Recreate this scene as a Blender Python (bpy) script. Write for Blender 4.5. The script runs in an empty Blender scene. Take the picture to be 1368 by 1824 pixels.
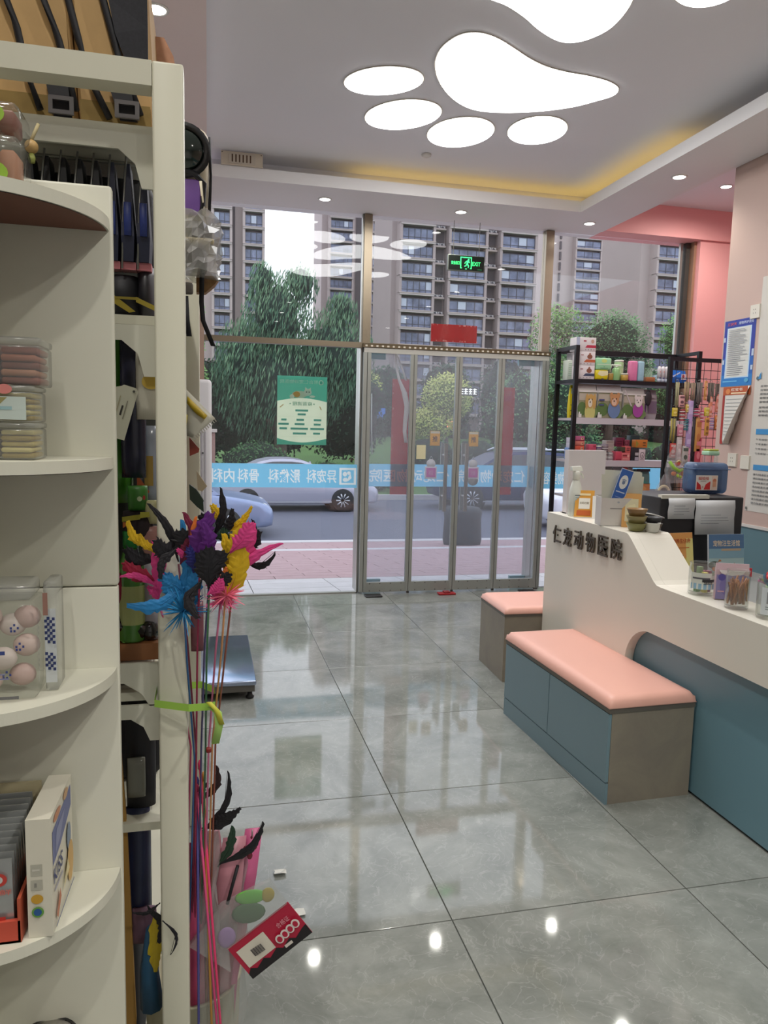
import bpy, math, random
from mathutils import Vector, Matrix
R_ = random.Random(7)
SC = bpy.context.scene
COL = SC.collection
PI = math.pi

# ---------------------------------------------------------------- camera
def make_camera():
    yaw, pitch, roll = 0.23382974, 0.11586885, 0.02429543
    f = Vector((math.sin(yaw)*math.cos(pitch), math.cos(yaw)*math.cos(pitch), -math.sin(pitch)))
    r = Vector((math.cos(yaw), -math.sin(yaw), 0)); u = r.cross(f)
    r2 = math.cos(roll)*r + math.sin(roll)*u; u2 = -math.sin(roll)*r + math.cos(roll)*u
    cam = bpy.data.cameras.new('camera'); cam.sensor_fit = 'VERTICAL'; cam.sensor_height = 36
    cam.lens = 1325.59/1824*36; cam.clip_start = 0.02; cam.clip_end = 800
    o = bpy.data.objects.new('camera', cam); COL.objects.link(o)
    m = Matrix((r2, u2, -f)).transposed().to_4x4(); m.translation = (0, 0, 1.5)
    o.matrix_world = m; SC.camera = o
make_camera()

# ---------------------------------------------------------------- sky, exposure
SC.view_settings.view_transform = 'Standard'; SC.view_settings.look = 'None'
SC.view_settings.exposure = 0.4; SC.view_settings.gamma = 1.0; SC.view_settings.use_curve_mapping = False
W = bpy.data.worlds.new('overcast_sky'); SC.world = W; W.use_nodes = True
bg = W.node_tree.nodes['Background']; bg.inputs[0].default_value = (0.88, 0.90, 1.0, 1); bg.inputs[1].default_value = 1.6
PAW_L = 8.0; SPOT_L = 14.0; COVE_L = 1.8
SPOT_W = 16.0

# ---------------------------------------------------------------- materials
def lin(h):
    h = h.lstrip('#'); v = [int(h[i:i+2], 16)/255 for i in (0, 2, 4)]
    return tuple(x/12.92 if x <= .04045 else ((x+.055)/1.055)**2.4 for x in v)
MATS = {}
def mat(h, rough=.5, metal=0, var=.06, scale=8, spec=.5, trans=0, emit=0, alpha=1, bump=0):
    """procedural principled material: a base colour with a fine noise in it"""
    key = (h, rough, metal, var, scale, spec, trans, emit, alpha, bump)
    if key in MATS: return MATS[key]
    m = bpy.data.materials.new('m_' + h); m.use_nodes = True; nt = m.node_tree; b = nt.nodes['Principled BSDF']
    c = lin(h)
    tc = nt.nodes.new('ShaderNodeTexCoord'); nz = nt.nodes.new('ShaderNodeTexNoise'); nz.inputs['Scale'].default_value = scale
    nz.inputs['Detail'].default_value = 3
    nt.links.new(tc.outputs['Object'], nz.inputs['Vector'])
    mx = nt.nodes.new('ShaderNodeMix'); mx.data_type = 'RGBA'
    mx.inputs[6].default_value = (*[x*(1-var) for x in c], 1); mx.inputs[7].default_value = (*[min(1, x*(1+var)) for x in c], 1)
    nt.links.new(nz.outputs['Fac'], mx.inputs[0]); nt.links.new(mx.outputs[2], b.inputs['Base Color'])
    b.inputs['Roughness'].default_value = rough; b.inputs['Metallic'].default_value = metal
    b.inputs['Specular IOR Level'].default_value = spec; b.inputs['Transmission Weight'].default_value = trans
    b.inputs['Alpha'].default_value = alpha
    if emit:
        nt.links.new(mx.outputs[2], b.inputs['Emission Color']); b.inputs['Emission Strength'].default_value = emit
    if bump:
        bp = nt.nodes.new('ShaderNodeBump'); bp.inputs['Strength'].default_value = bump; bp.inputs['Distance'].default_value = .01
        nt.links.new(nz.outputs['Fac'], bp.inputs['Height']); nt.links.new(bp.outputs[0], b.inputs['Normal'])
    MATS[key] = m; return m
def thin(m, k=.6):
    """paper or film: lets part of the daylight behind it through"""
    nt = m.node_tree
    if 'thin' in nt.nodes: return m
    b = nt.nodes['Principled BSDF']; o = next(n for n in nt.nodes if n.type == 'OUTPUT_MATERIAL')
    t = nt.nodes.new('ShaderNodeBsdfTranslucent'); t.name = 'thin'; x = nt.nodes.new('ShaderNodeMixShader'); x.inputs[0].default_value = k
    nt.links.new(b.inputs['Base Color'].links[0].from_socket, t.inputs[0]); nt.links.new(b.outputs[0], x.inputs[1]); nt.links.new(t.outputs[0], x.inputs[2]); nt.links.new(x.outputs[0], o.inputs[0]); return m
def lamp_mat(name, col, s):
    m = bpy.data.materials.new(name); m.use_nodes = True; nt = m.node_tree; nt.nodes.clear()
    e = nt.nodes.new('ShaderNodeEmission'); e.inputs[0].default_value = (*col, 1); e.inputs[1].default_value = s
    o = nt.nodes.new('ShaderNodeOutputMaterial'); nt.links.new(e.outputs[0], o.inputs[0]); return m
def glass_mat(name, tint=(1, 1, 1), haze=0.0, hazecol=(.8, .8, .85), ior=1.45, rough=0.0):
    """thin sheet: see-through, reflecting by Fresnel, optionally milky"""
    m = bpy.data.materials.new(name); m.use_nodes = True; nt = m.node_tree; nt.nodes.clear(); N = nt.nodes.new; L = nt.links.new
    t = N('ShaderNodeBsdfTransparent'); t.inputs[0].default_value = (*tint, 1)
    g = N('ShaderNodeBsdfGlossy'); g.inputs['Roughness'].default_value = rough
    d = N('ShaderNodeBsdfDiffuse'); d.inputs[0].default_value = (*hazecol, 1)
    nz = N('ShaderNodeTexNoise'); nz.inputs['Scale'].default_value = 2.0; nz.inputs['Detail'].default_value = 4
    tc = N('ShaderNodeTexCoord'); L(tc.outputs['Object'], nz.inputs['Vector'])
    mr = N('ShaderNodeMapRange'); mr.inputs[3].default_value = haze*.6; mr.inputs[4].default_value = haze*1.4; L(nz.outputs['Fac'], mr.inputs[0])
    h = N('ShaderNodeMixShader'); L(mr.outputs[0], h.inputs[0]); L(t.outputs[0], h.inputs[1]); L(d.outputs[0], h.inputs[2])
    ge = N('ShaderNodeNewGeometry'); dt = N('ShaderNodeVectorMath'); dt.operation = 'DOT_PRODUCT'
    L(ge.outputs['Normal'], dt.inputs[0]); L(ge.outputs['Incoming'], dt.inputs[1])
    def mth(op, a, b):
        k = N('ShaderNodeMath'); k.operation = op
        for i, q in enumerate((a, b)):
            if hasattr(q, 'is_linked'): L(q, k.inputs[i])
            elif q is not None: k.inputs[i].default_value = q
        return k.outputs[0]
    f0 = ((ior-1)/(ior+1))**2
    sch = mth('ADD', mth('MULTIPLY', mth('POWER', mth('SUBTRACT', 1.0, mth('ABSOLUTE', dt.outputs['Value'], None)), 5.0), 1-f0), f0)
    x = N('ShaderNodeMixShader'); L(sch, x.inputs[0]); L(h.outputs[0], x.inputs[1]); L(g.outputs[0], x.inputs[2])
    o = N('ShaderNodeOutputMaterial'); L(x.outputs[0], o.inputs[0]); return m
def tile_mat(name, c0, c1, rough, scale=2.2, vein=None):
    m = bpy.data.materials.new(name); m.use_nodes = True; nt = m.node_tree; b = nt.nodes['Principled BSDF']; N = nt.nodes.new; L = nt.links.new
    oi = N('ShaderNodeObjectInfo'); tc = N('ShaderNodeTexCoord')
    ad = N('ShaderNodeVectorMath'); ad.operation = 'MULTIPLY_ADD'
    cb = N('ShaderNodeCombineXYZ'); [L(oi.outputs['Random'], cb.inputs[i]) for i in range(3)]
    ad.inputs[1].default_value = (37, 53, 11); L(cb.outputs[0], ad.inputs[0]); L(tc.outputs['Object'], ad.inputs[2])
    n1 = N('ShaderNodeTexNoise'); n1.inputs['Scale'].default_value = scale; n1.inputs['Detail'].default_value = 9; n1.inputs['Roughness'].default_value = .68
    n1.inputs['Distortion'].default_value = .7; L(ad.outputs[0], n1.inputs['Vector'])
    r = N('ShaderNodeValToRGB'); r.color_ramp.elements[0].position = .33; r.color_ramp.elements[1].position = .68
    r.color_ramp.elements[0].color = (*lin(c0), 1); r.color_ramp.elements[1].color = (*lin(c1), 1); L(n1.outputs['Fac'], r.inputs[0])
    out = r.outputs[0]
    if vein:
        n2 = N('ShaderNodeTexNoise'); n2.inputs['Scale'].default_value = 9; n2.inputs['Detail'].default_value = 7; n2.inputs['Distortion'].default_value = 1.6
        L(ad.outputs[0], n2.inputs['Vector'])
        r2 = N('ShaderNodeValToRGB'); e = r2.color_ramp.elements; e[0].position = .485; e[0].color = (0, 0, 0, 1); e[1].position = .5; e[1].color = (.22, .22, .22, 1)
        e2 = e.new(.515); e2.color = (0, 0, 0, 1); L(n2.outputs['Fac'], r2.inputs[0])
        mx = N('ShaderNodeMix'); mx.data_type = 'RGBA'; L(r2.outputs[0], mx.inputs[0]); L(out, mx.inputs[6]); mx.inputs[7].default_value = (*lin(vein), 1); out = mx.outputs[2]
    L(out, b.inputs['Base Color']); b.inputs['Roughness'].default_value = rough
    return m

# ---------------------------------------------------------------- mesh builder
class M:
    def __init__(s): s.v = []; s.f = []; s.m = []; s.mats = []; s.sm = []
    def mi(s, m):
        if m not in s.mats: s.mats.append(m)
        return s.mats.index(m)
    def add(s, vs, fs, m, smooth=False):
        k = len(s.v); i = s.mi(m); s.v += [tuple(v) for v in vs]
        for f in fs: s.f.append([k+a for a in f]); s.m.append(i); s.sm.append(smooth)
        return s
    def box(s, x0, x1, y0, y1, z0, z1, m):
        vs = [(x, y, z) for z in (z0, z1) for y in (y0, y1) for x in (x0, x1)]
        return s.add(vs, [(0, 2, 3, 1), (4, 5, 7, 6), (0, 1, 5, 4), (2, 6, 7, 3), (0, 4, 6, 2), (1, 3, 7, 5)], m)
    def rbox(s, x0, x1, y0, y1, z0, z1, m, r=.01, n=3):
        """box with rounded vertical edges and softened top and bottom rims"""
        r = min(r, (x1-x0)/2.01, (y1-y0)/2.01, (z1-z0)/2.01)
        def ring(ins):
            o = []
            for cx, cy, a0 in ((x1-r, y1-r, 0), (x0+r, y1-r, 90), (x0+r, y0+r, 180), (x1-r, y0+r, 270)):
                for k in range(n+1):
                    a = math.radians(a0+90*k/n); o.append((cx+(r-ins)*math.cos(a), cy+(r-ins)*math.sin(a)))
            return o
        lv = [(z0+r*(1-math.cos(t)), r*(1-math.sin(t))) for t in [PI/2*k/n for k in range(n+1)]]
        lv += [(z1-a+z0, i) for a, i in reversed(lv)]
        rings = [[(x, y, z) for x, y in ring(min(i, r*.98))] for z, i in lv]
        return s.loft(rings, m, smooth=True)
    def loft(s, rings, m, caps=True, closed=True, smooth=False):
        n = len(rings[0]); vs = [v for r in rings for v in r]; fs = []
        for j in range(len(rings)-1):
            for i in range(n if closed else n-1):
                a = j*n+i; b = j*n+(i+1) % n; fs.append((a, b, b+n, a+n))
        if caps: fs.append(tuple(reversed(range(n)))); fs.append(tuple(range((len(rings)-1)*n, len(rings)*n)))
        return s.add(vs, fs, m, smooth)
    def prism(s, poly, axis, d0, d1, m):
        """polygon in the plane across the axis, extruded from d0 to d1"""
        f = {'x': lambda a, b, d: (d, a, b), 'y': lambda a, b, d: (a, d, b), 'z': lambda a, b, d: (a, b, d)}[axis]
        return s.loft([[f(a, b, d0) for a, b in poly], [f(a, b, d1) for a, b in poly]], m)
    def lathe(s, prof, m, c=(0, 0, 0), n=20, axis='z', smooth=True, caps=True):
        g = {'z': lambda r, a, h: (c[0]+r*math.cos(a), c[1]+r*math.sin(a), c[2]+h),
             'y': lambda r, a, h: (c[0]+r*math.cos(a), c[1]+h, c[2]+r*math.sin(a)),
             'x': lambda r, a, h: (c[0]+h, c[1]+r*math.cos(a), c[2]+r*math.sin(a))}[axis]
        return s.loft([[g(max(r, 1e-4), 2*PI*k/n, h) for k in range(n)] for r, h in prof], m, caps=caps, smooth=smooth)
    def tube(s, pts, r, m, n=8, closed=False):
        pts = [Vector(p) for p in pts]; rings = []
        rr = r if isinstance(r, (list, tuple)) else [r]*len(pts)
        for i, p in enumerate(pts):
            t = (pts[min(i+1, len(pts)-1)]-pts[max(i-1, 0)]).normalized()
            a = Vector((0, 0, 1)) if abs(t.z) < .95 else Vector((0, 1, 0))
            u = t.cross(a).normalized(); w = t.cross(u)
            rings.append([p+rr[i]*(math.cos(2*PI*k/n)*u+math.sin(2*PI*k/n)*w) for k in range(n)])
        return s.loft(rings, m, smooth=True)
    def ball(s, c, rx, ry, rz, m, n=14, k=9):
        rings = []
        for j in range(k+1):
            t = PI*j/k; q = max(math.sin(t), .003)
            rings.append([(c[0]+rx*q*math.cos(2*PI*i/n), c[1]+ry*q*math.sin(2*PI*i/n), c[2]-rz*math.cos(t)) for i in range(n)])
        return s.loft(rings, m, smooth=True)
    def quad(s, a, b, c, d, m): return s.add([a, b, c, d], [(0, 1, 2, 3)], m)
    def slab(s, grid, th, m, nrm, smooth=True):
        """sheet given as rows of points, thickened along nrm"""
        nv = Vector(nrm).normalized()*th; R, C = len(grid), len(grid[0])
        A = [tuple(p) for r in grid for p in r]; B = [tuple(Vector(p)+nv) for r in grid for p in r]; k = len(A); fs = []
        for j in range(R-1):
            for i in range(C-1):
                a = j*C+i; fs += [(a, a+1, a+C+1, a+C), (k+a, k+a+C, k+a+C+1, k+a+1)]
        for i in range(C-1): fs += [(i, k+i, k+i+1, i+1), ((R-1)*C+i, (R-1)*C+i+1, k+(R-1)*C+i+1, k+(R-1)*C+i)]
        for j in range(R-1): fs += [(j*C, (j+1)*C, k+(j+1)*C, k+j*C), (j*C+C-1, k+j*C+C-1, k+(j+1)*C+C-1, (j+1)*C+C-1)]
        return s.add(A+B, fs, m, smooth)
    def mesh(s, name):
        me = bpy.data.meshes.new(name); me.from_pydata(s.v, [], s.f); [me.materials.append(m) for m in s.mats]
        me.polygons.foreach_set('material_index', s.m); me.polygons.foreach_set('use_smooth', s.sm); me.update(); return me
def link(name, me, parent=None, loc=None, rz=0, kind=None):
    o = bpy.data.objects.new(name, me); COL.objects.link(o)
    if parent: o.parent = parent
    if loc: o.location = loc
    if rz: o.rotation_euler = (0, 0, rz)
    if kind: o['kind'] = kind
    return o
def ob(name, mb, parent=None, loc=None, rz=0, kind=None): return link(name, mb.mesh(name), parent, loc, rz, kind)
def tag(o, label, cat, group=None):
    o['label'] = label; o['category'] = cat
    if group: o['group'] = group
    return o
def thing(name, label, cat, loc=(0, 0, 0), rz=0, group=None):
    o = bpy.data.objects.new(name, None); o.empty_display_size = .05; COL.objects.link(o); o.location = loc; o.rotation_euler = (0, 0, rz)
    return tag(o, label, cat, group)
def struct(name, mb, parent=None): return ob(name, mb, parent, kind='structure')
def dup(root, loc, rz=None, label=None, group=None, rot=None):
    r = root.copy(); COL.objects.link(r); r.location = loc
    if rz is not None: r.rotation_euler = (0, 0, rz)
    if rot: r.rotation_euler = rot
    if label: r['label'] = label
    if group: r['group'] = group
    for ch in list(root.children):
        c = ch.copy(); COL.objects.link(c); c.parent = r
        for g in list(ch.children):
            d = g.copy(); COL.objects.link(d); d.parent = c
    return r

# ---- flat print: shapes laid on a surface patch (origin o, unit axes u and v), each a hair in front of the last
GLY = {}
def glyphs(txt, bold=0):
    if (txt, bold) not in GLY:
        c = bpy.data.curves.new('lettering', 'FONT'); c.body = txt; c.offset = bold; c.resolution_u = 2
        o = bpy.data.objects.new('lettering', c); me = o.to_mesh()
        vs = [(v.co.x, v.co.y) for v in me.vertices]; fs = [tuple(p.vertices) for p in me.polygons]
        o.to_mesh_clear(); bpy.data.objects.remove(o); bpy.data.curves.remove(c)
        x0 = min(v[0] for v in vs); x1 = max(v[0] for v in vs); y0 = min(v[1] for v in vs); y1 = max(v[1] for v in vs)
        GLY[(txt, bold)] = ([((x-x0)/(x1-x0), (y-y0)/(y1-y0)) for x, y in vs], fs, (x1-x0)/(y1-y0))
    return GLY[(txt, bold)]
def pr(name, parent, o, u, v, shapes, off=.0004, lay=.00025, rough=.5, mir=False, emit=0, mb=None, film=False):
    """shapes: ('r',x,y,w,h,col) ('e',cx,cy,rx,ry,col) ('p',[(x,y)..],col) ('t',text,x,y,w,h,col)"""
    o, u, v = Vector(o), Vector(u), Vector(v); n = u.cross(v).normalized(); b = mb or M()
    for k, s in enumerate(shapes):
        h = n*(off+lay*k); q = lambda x, y: o+u*x+v*y+h
        mt = thin(mat(s[-1], rough, var=.031)) if film else mat(s[-1], rough, var=.03, emit=emit)
        if s[0] == 'r':
            x, y, w, t = s[1:5]; b.add([q(x, y), q(x+w, y), q(x+w, y+t), q(x, y+t)], [(0, 1, 2, 3)], mt)
        elif s[0] == 'e':
            cx, cy, rx, ry = s[1:5]; b.add([q(cx+rx*math.cos(2*PI*i/18), cy+ry*math.sin(2*PI*i/18)) for i in range(18)], [tuple(range(18))], mt)
        elif s[0] == 'p': b.add([q(*p) for p in s[1]], [tuple(range(len(s[1])))], mt)
        elif s[0] == 't':
            vs, fs, _ = glyphs(s[1], .012); x, y, w, t = s[2:6]
            b.add([q(x+((1-a) if mir else a)*w, y+c*t) for a, c in vs], fs, mt)
    if mb is None: return ob(name, b, parent)
X_, Y_, Z_ = (1, 0, 0), (0, 1, 0), (0, 0, 1)
XN, YN = (-1, 0, 0), (0, -1, 0)
def lines(x, y, w, h, n, col, th=.35, seed=1):
    """rows of small print"""
    r = random.Random(seed); return [('r', x, y+h*(i+.3)/n, w*(.55+.45*r.random()), h/n*th, col) for i in range(n)]

# ================================================================ STRUCTURE
YW = 6.405
mWhite = mat('eceaea', .6, var=.02, scale=3); mCeil = mat('eeeef2', .7, var=.015, scale=2)
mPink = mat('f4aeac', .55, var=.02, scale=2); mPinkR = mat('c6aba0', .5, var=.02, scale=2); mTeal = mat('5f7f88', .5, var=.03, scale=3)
mTile = tile_mat('grey_marble_tile', '777b76', '9da09b', .05, 2.6, 'c6c8c4'); mJoint = mat('4d504c', .7)
# floor: one object per tile, real joints
fl = M(); fl.box(-2.6, 5.8, -3.2, YW+.06, -.06, -.004, mJoint); FLOOR = struct('floor', fl)
tm = M(); g = .0018; tx, ty = .8145, .8
tm.loft([[(-tx/2+g, -ty/2+g, -.004), (tx/2-g, -ty/2+g, -.004), (tx/2-g, ty/2-g, -.004), (-tx/2+g, ty/2-g, -.004)],
         [(-tx/2+g, -ty/2+g, -.0008), (tx/2-g, -ty/2+g, -.0008), (tx/2-g, ty/2-g, -.0008), (-tx/2+g, ty/2-g, -.0008)],
         [(-tx/2+g+.001, -ty/2+g+.001, 0), (tx/2-g-.001, -ty/2+g+.001, 0), (tx/2-g-.001, ty/2-g-.001, 0), (-tx/2+g+.001, ty/2-g-.001, 0)]], mTile)
tme = tm.mesh('floor_tile')
for i in range(-4, 6):
    for j in range(-4, 5):
        link('floor_tile', tme, FLOOR, (.724+tx*(i+.5), 2.008+ty*(j+.5), 0))
cutm = M()
for i in range(-4, 6):
    x0 = .724+tx*i; cutm = M(); cutm.box(x0+g, x0+tx-g, 6.008+g, YW+.03, -.004, 0, mTile); ob('floor_tile', cutm, FLOOR)
# ceiling
b = M(); b.box(-2.6, 3.17, -3.2, 6.02, 3.46, 3.52, mCeil); CEIL = struct('ceiling', b)
b = M(); b.box(3.40, 5.8, 3.5, YW+.2, 3.54, 3.6, mCeil); struct('ceiling_right', b)
# dropped soffits round the tray, lips standing on their edges
ZS = 3.27; XT, YT, XR = 2.975, 5.80, 3.452
b = M(); b.box(0.0005, XR-.0305, YT, 6.30, ZS, ZS+.03, mWhite); b.box(0, XT+.02, YT, YT+.02, ZS+.03, ZS+.085, mWhite); b.box(-.01, XR, 6.03, 6.05, ZS+.03, 3.52, mWhite); struct('ceiling_soffit_front', b)
b = M(); b.box(XT, XR-.0305, -3.2, YT-.0005, ZS, ZS+.03, mWhite); b.box(XT, XT+.02, -3.2, YT, ZS+.03, ZS+.085, mWhite); b.box(3.17, 3.19, -3.2, 6.03, ZS+.03, 3.52, mWhite); struct('ceiling_soffit_right', b)
mSoffL = mat('f4e2e0', .6, var=.02, scale=3)  # pinkish light off the pink walls is put into this soffit colour
b = M(); b.box(-2.6, 0, -3.2, 6.30, ZS, ZS+.05, mSoffL); b.box(-.02, 0, -3.2, YT, ZS+.05, 3.46, mWhite); struct('ceiling_soffit_left', b)
b = M(); b.box(XR-.03, XR, -3.2, 6.30, ZS, 3.54, mWhite); struct('trim_1', b)
# front wall: pink beam, pilaster, left return
b = M(); b.box(3.452, 5.8, 6.255, YW+.15, ZS+.002, 3.6, mPink); b.box(-2.6, 3.452, 6.3005, YW+.15, ZS+.004, 3.6, mWhite); struct('wall_front_beam', b)
b = M(); b.box(4.45, 5.8, 6.285, YW+.15, 0, ZS+.001, mPink); struct('wall_front_right', b)
b = M(); b.box(-2.6, -.0655, YW+.01, YW+.15, 0, ZS+.003, mat('d9bfae', .6)); struct('wall_front_left', b)
b = M(); b.box(-2.7, -2.6, -3.2, YW+.15, 0, 3.6, mWhite); struct('wall_left', b)
b = M(); b.box(-2.7, 5.9, -3.3, -3.2, 0, 3.6, mWhite); struct('wall_back', b)
b = M(); b.box(5.8, 5.9, -3.2, YW+.15, 0, 3.6, mPink); struct('wall_right_far', b)
# right wall with its grey dado
XWR = 3.458
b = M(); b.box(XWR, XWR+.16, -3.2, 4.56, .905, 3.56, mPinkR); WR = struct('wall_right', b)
b = M(); b.box(XWR, XWR+.16, -3.2, 4.56, 0, .895, mTeal); struct('wall_right_dado', b)
b = M(); b.box(XWR-.008, XWR+.16, -3.2, 4.565, .893, .912, mat('d8d2cc', .4)); struct('trim_2', b)
# lighting in the tray
mCove = lamp_mat('cove_led', (1.0, .66, .16), COVE_L)
b = M(); b.box(1.1, 3.05, 5.93, 5.955, ZS+.03, ZS+.045, mCove); b.box(3.06, 3.085, 4.55, 5.93, ZS+.03, ZS+.045, mCove)
tag(ob('cove_light_strip', b), 'warm yellow LED strip hidden in the ceiling tray corner', 'light')
mPaw = lamp_mat('paw_panel', (1.0, .99, .98), PAW_L); mPawRim = mat('b9b2a8', .5)
def smoothpoly(pts, n=4):
    out = []; k = len(pts)
    for i in range(k):
        p0, p1, p2, p3 = (Vector(pts[(i+d) % k]) for d in (-1, 0, 1, 2))
        for j in range(n):
            t = j/n; out.append(tuple(.5*((2*p1)+(-p0+p2)*t+(2*p0-5*p1+4*p2-p3)*t*t+(-p0+3*p1-3*p2+p3)*t**3)))
    return out
def light_panel(name, pts, label, group):
    c = Vector((sum(p[0] for p in pts)/len(pts), sum(p[1] for p in pts)/len(pts)))
    t = thing(name, label, 'ceiling light', (c.x, c.y, 3.46), 0, group)
    loc = [Vector(p)-c for p in pts]
    rim = [v+v.normalized()*.008 for v in loc]
    b = M(); b.loft([[(v.x, v.y, 0) for v in rim], [(v.x, v.y, -.006) for v in rim]], mPawRim); ob('rim', b, t)
    b = M(); b.loft([[(v.x, v.y, -.0065) for v in loc], [(v.x, v.y, -.009) for v in loc]], mPaw); ob('diffuser', b, t)
    return t
def ellipse(cx, cy, a, bb, ang): return [(cx+a*math.cos(t)*math.cos(ang)-bb*math.sin(t)*math.sin(ang), cy+a*math.cos(t)*math.sin(ang)+bb*math.sin(t)*math.cos(ang)) for t in [2*PI*k/40 for k in range(40)]]
GP = 'white glowing paw print panels in the ceiling'
PAD = [(1.215, 4.144), (1.19, 3.992), (1.206, 3.88), (1.251, 3.793), (1.328, 3.76), (1.426, 3.782), (1.547, 3.852), (1.68, 3.937), (1.803, 3.992), (1.931, 4.015), (2.071, 4.022), (2.209, 4.052), (2.301, 4.112), (2.319, 4.198), (2.257, 4.296), (2.167, 4.405), (2.029, 4.505), (1.875, 4.577), (1.705, 4.619), (1.569, 4.6), (1.426, 4.495), (1.299, 4.327)]
light_panel('paw_pad_light', smoothpoly(PAD), 'large glowing white paw pad panel inside its arc of four toe panels', GP)
for (e, lab) in (((.985, 4.405, .232, .166, math.radians(146.2)), 'glowing white oval toe panel farthest left on the ceiling'),
                 ((1.209, 4.827, .263, .2, math.radians(-53.1)), 'second glowing oval toe panel from the left, just below the leftmost one'),
                 ((1.65, 4.991, .261, .208, math.radians(99.4)), 'third glowing oval toe panel from the left, lowest and nearest the window'),
                 ((2.122, 4.812, .232, .189, math.radians(78.6)), 'glowing oval toe panel at the right end of the toe row')):
    light_panel('paw_toe_light', ellipse(*e), lab, GP)
PAD2 = [(1.281, 3.467), (1.367, 3.495), (1.481, 3.562), (1.593, 3.646), (1.715, 3.711), (1.795, 3.716), (1.862, 3.668), (1.913, 3.565), (1.919, 3.447), (1.891, 3.3), (1.80, 3.08), (1.68, 2.86), (1.5, 2.72), (1.3, 2.7), (1.12, 2.82), (1.0, 3.05), (1.02, 3.3), (1.14, 3.43)]
light_panel('paw_pad_light', smoothpoly(PAD2), 'glowing white paw pad panel cut off by the top of the picture', GP)
light_panel('paw_toe_light', ellipse(2.14, 3.08, .2, .16, 1.0), 'glowing oval toe panel barely in view at the top edge right', GP)
mSpot = lamp_mat('downlight_lens', (1.0, .97, .92), SPOT_L); mRing = mat('f0eeea', .3)
def downlight(x, y, z, label, grp='small round recessed downlights', watt=None):
    t = thing('downlight', label, 'ceiling light', (x, y, z), 0, grp)
    b = M(); b.lathe([(.055, 0), (.055, -.004), (.043, -.006), (.041, -.002)], mRing, n=24); ob('trim_ring', b, t)
    b = M(); b.lathe([(.0405, -.001), (.0405, -.0035)], mSpot, n=24); ob('lens', b, t)
    l = bpy.data.lights.new('bulb', 'SPOT'); l.energy = watt or SPOT_W; l.spot_size = math.radians(174 if z > 3.5 else 130); l.spot_blend = .8; l.shadow_soft_size = .04; l.color = (1.0, .97, .89)
    o = bpy.data.objects.new('bulb', l); COL.objects.link(o); o.parent = t; o.location = (0, 0, -.03)
for x, y, z, l in ((.91, 6.10, ZS, 'round downlight in the soffit above the left window'), (2.045, 6.10, ZS, 'round downlight in the soffit above the exit sign'),
                   (3.206, 6.083, ZS, 'round downlight at the corner of the soffit over the right window'), (3.205, 4.817, ZS, 'round downlight in the right soffit beside the ceiling tray'),
                   (4.199, 5.643, 3.54, 'round downlight in the raised ceiling before the pink beam'), (-.212, 3.604, ZS, 'round downlight in the left soffit above the backpacks')):
    downlight(x, y, z, l, watt=34 if z > 3.5 else None)
for k, nm in enumerate(('nearest the viewer', 'second from the viewer', 'third behind the viewer', 'fourth behind the viewer')):
    downlight(-.35, 1.9-1.2*k, ZS, 'round downlight in the left soffit above the rack aisle, '+nm, 'downlights around the viewer', 30)
    downlight(3.2, 3.3-1.3*k, ZS, 'round downlight in the right soffit over the low counter, '+nm, 'downlights around the viewer', 9)
    if k: downlight(1.3, 1.6-1.2*k, 3.46, 'round downlight in the ceiling above the aisle, '+nm, 'downlights around the viewer', 66)
# ================================================================ WINDOWS AND DOOR
mBronze = mat('978a76', .32, metal=.75, var=.05, scale=20); mSteel = mat('a9a8a2', .35, metal=.7, var=.05, scale=20); mDarkF = mat('54504c', .4, metal=.4)
GL = glass_mat('window_glass', (.93, .95, .95), .012); GLD = glass_mat('door_glass', (.93, .96, .96), .02)
PVC = glass_mat('curtain_film', (.91, .92, .95), .12, (.82, .85, .95), 1.42, .02)
GY = 6.44
win = M(); win.box(-.065, -.027, 6.40, 6.47, 0, ZS, mat('b49a8a', .4, metal=.3)); WIN1 = struct('window_1', win)
b = M(); b.box(-.027, 1.297, 6.40, 6.47, 2.159, 2.205, mBronze); ob('transom', b, WIN1)
b = M(); b.box(1.297, 1.365, 6.40, 6.48, 2.19, ZS, mBronze); b.box(1.283, 1.297, 6.42, 6.46, 2.205, ZS, mSteel); ob('frame_post', b, WIN1)
b = M(); b.box(-.027, 1.297, 6.42, 6.47, 0, .012, mSteel); b.box(1.288, 1.297, 6.42, 6.46, 0, 2.16, mSteel); ob('sill_rail', b, WIN1)
for nm, z0, z1 in (('upper_pane', 2.205, ZS), ('lower_pane', .012, 2.159)):
    b = M(); b.box(-.027, 1.285, GY, GY+.008, z0, z1, GL); ob(nm, b, WIN1)
win = M(); win.box(2.962, 3.038, 6.40, 6.48, 2.19, ZS, mBronze); WIN2 = struct('window_2', win)
b = M(); b.box(1.365, 2.962, GY, GY+.008, 2.2, ZS, GL); ob('pane', b, WIN2)
b = M(); b.box(1.365, 2.962, 6.42, 6.47, 2.15, 2.205, mBronze); ob('transom', b, WIN2)
win = M(); win.box(4.385, 4.425, 6.40, 6.47, 0, ZS, mDarkF); win.box(4.345, 4.37, 6.43, 6.46, 0, ZS, mSteel); win.box(4.425, 4.45, 6.34, 6.47, 0, ZS, mat('a07c64', .45, metal=.2)); WIN3 = struct('window_3', win)
b = M(); b.box(3.038, 4.385, GY, GY+.008, 0, ZS, GL); ob('pane', b, WIN3)
b = M(); b.box(2.99, 3.038, 6.40, 6.48, 0, 2.19, mSteel); ob('frame_post', b, WIN3)
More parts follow.
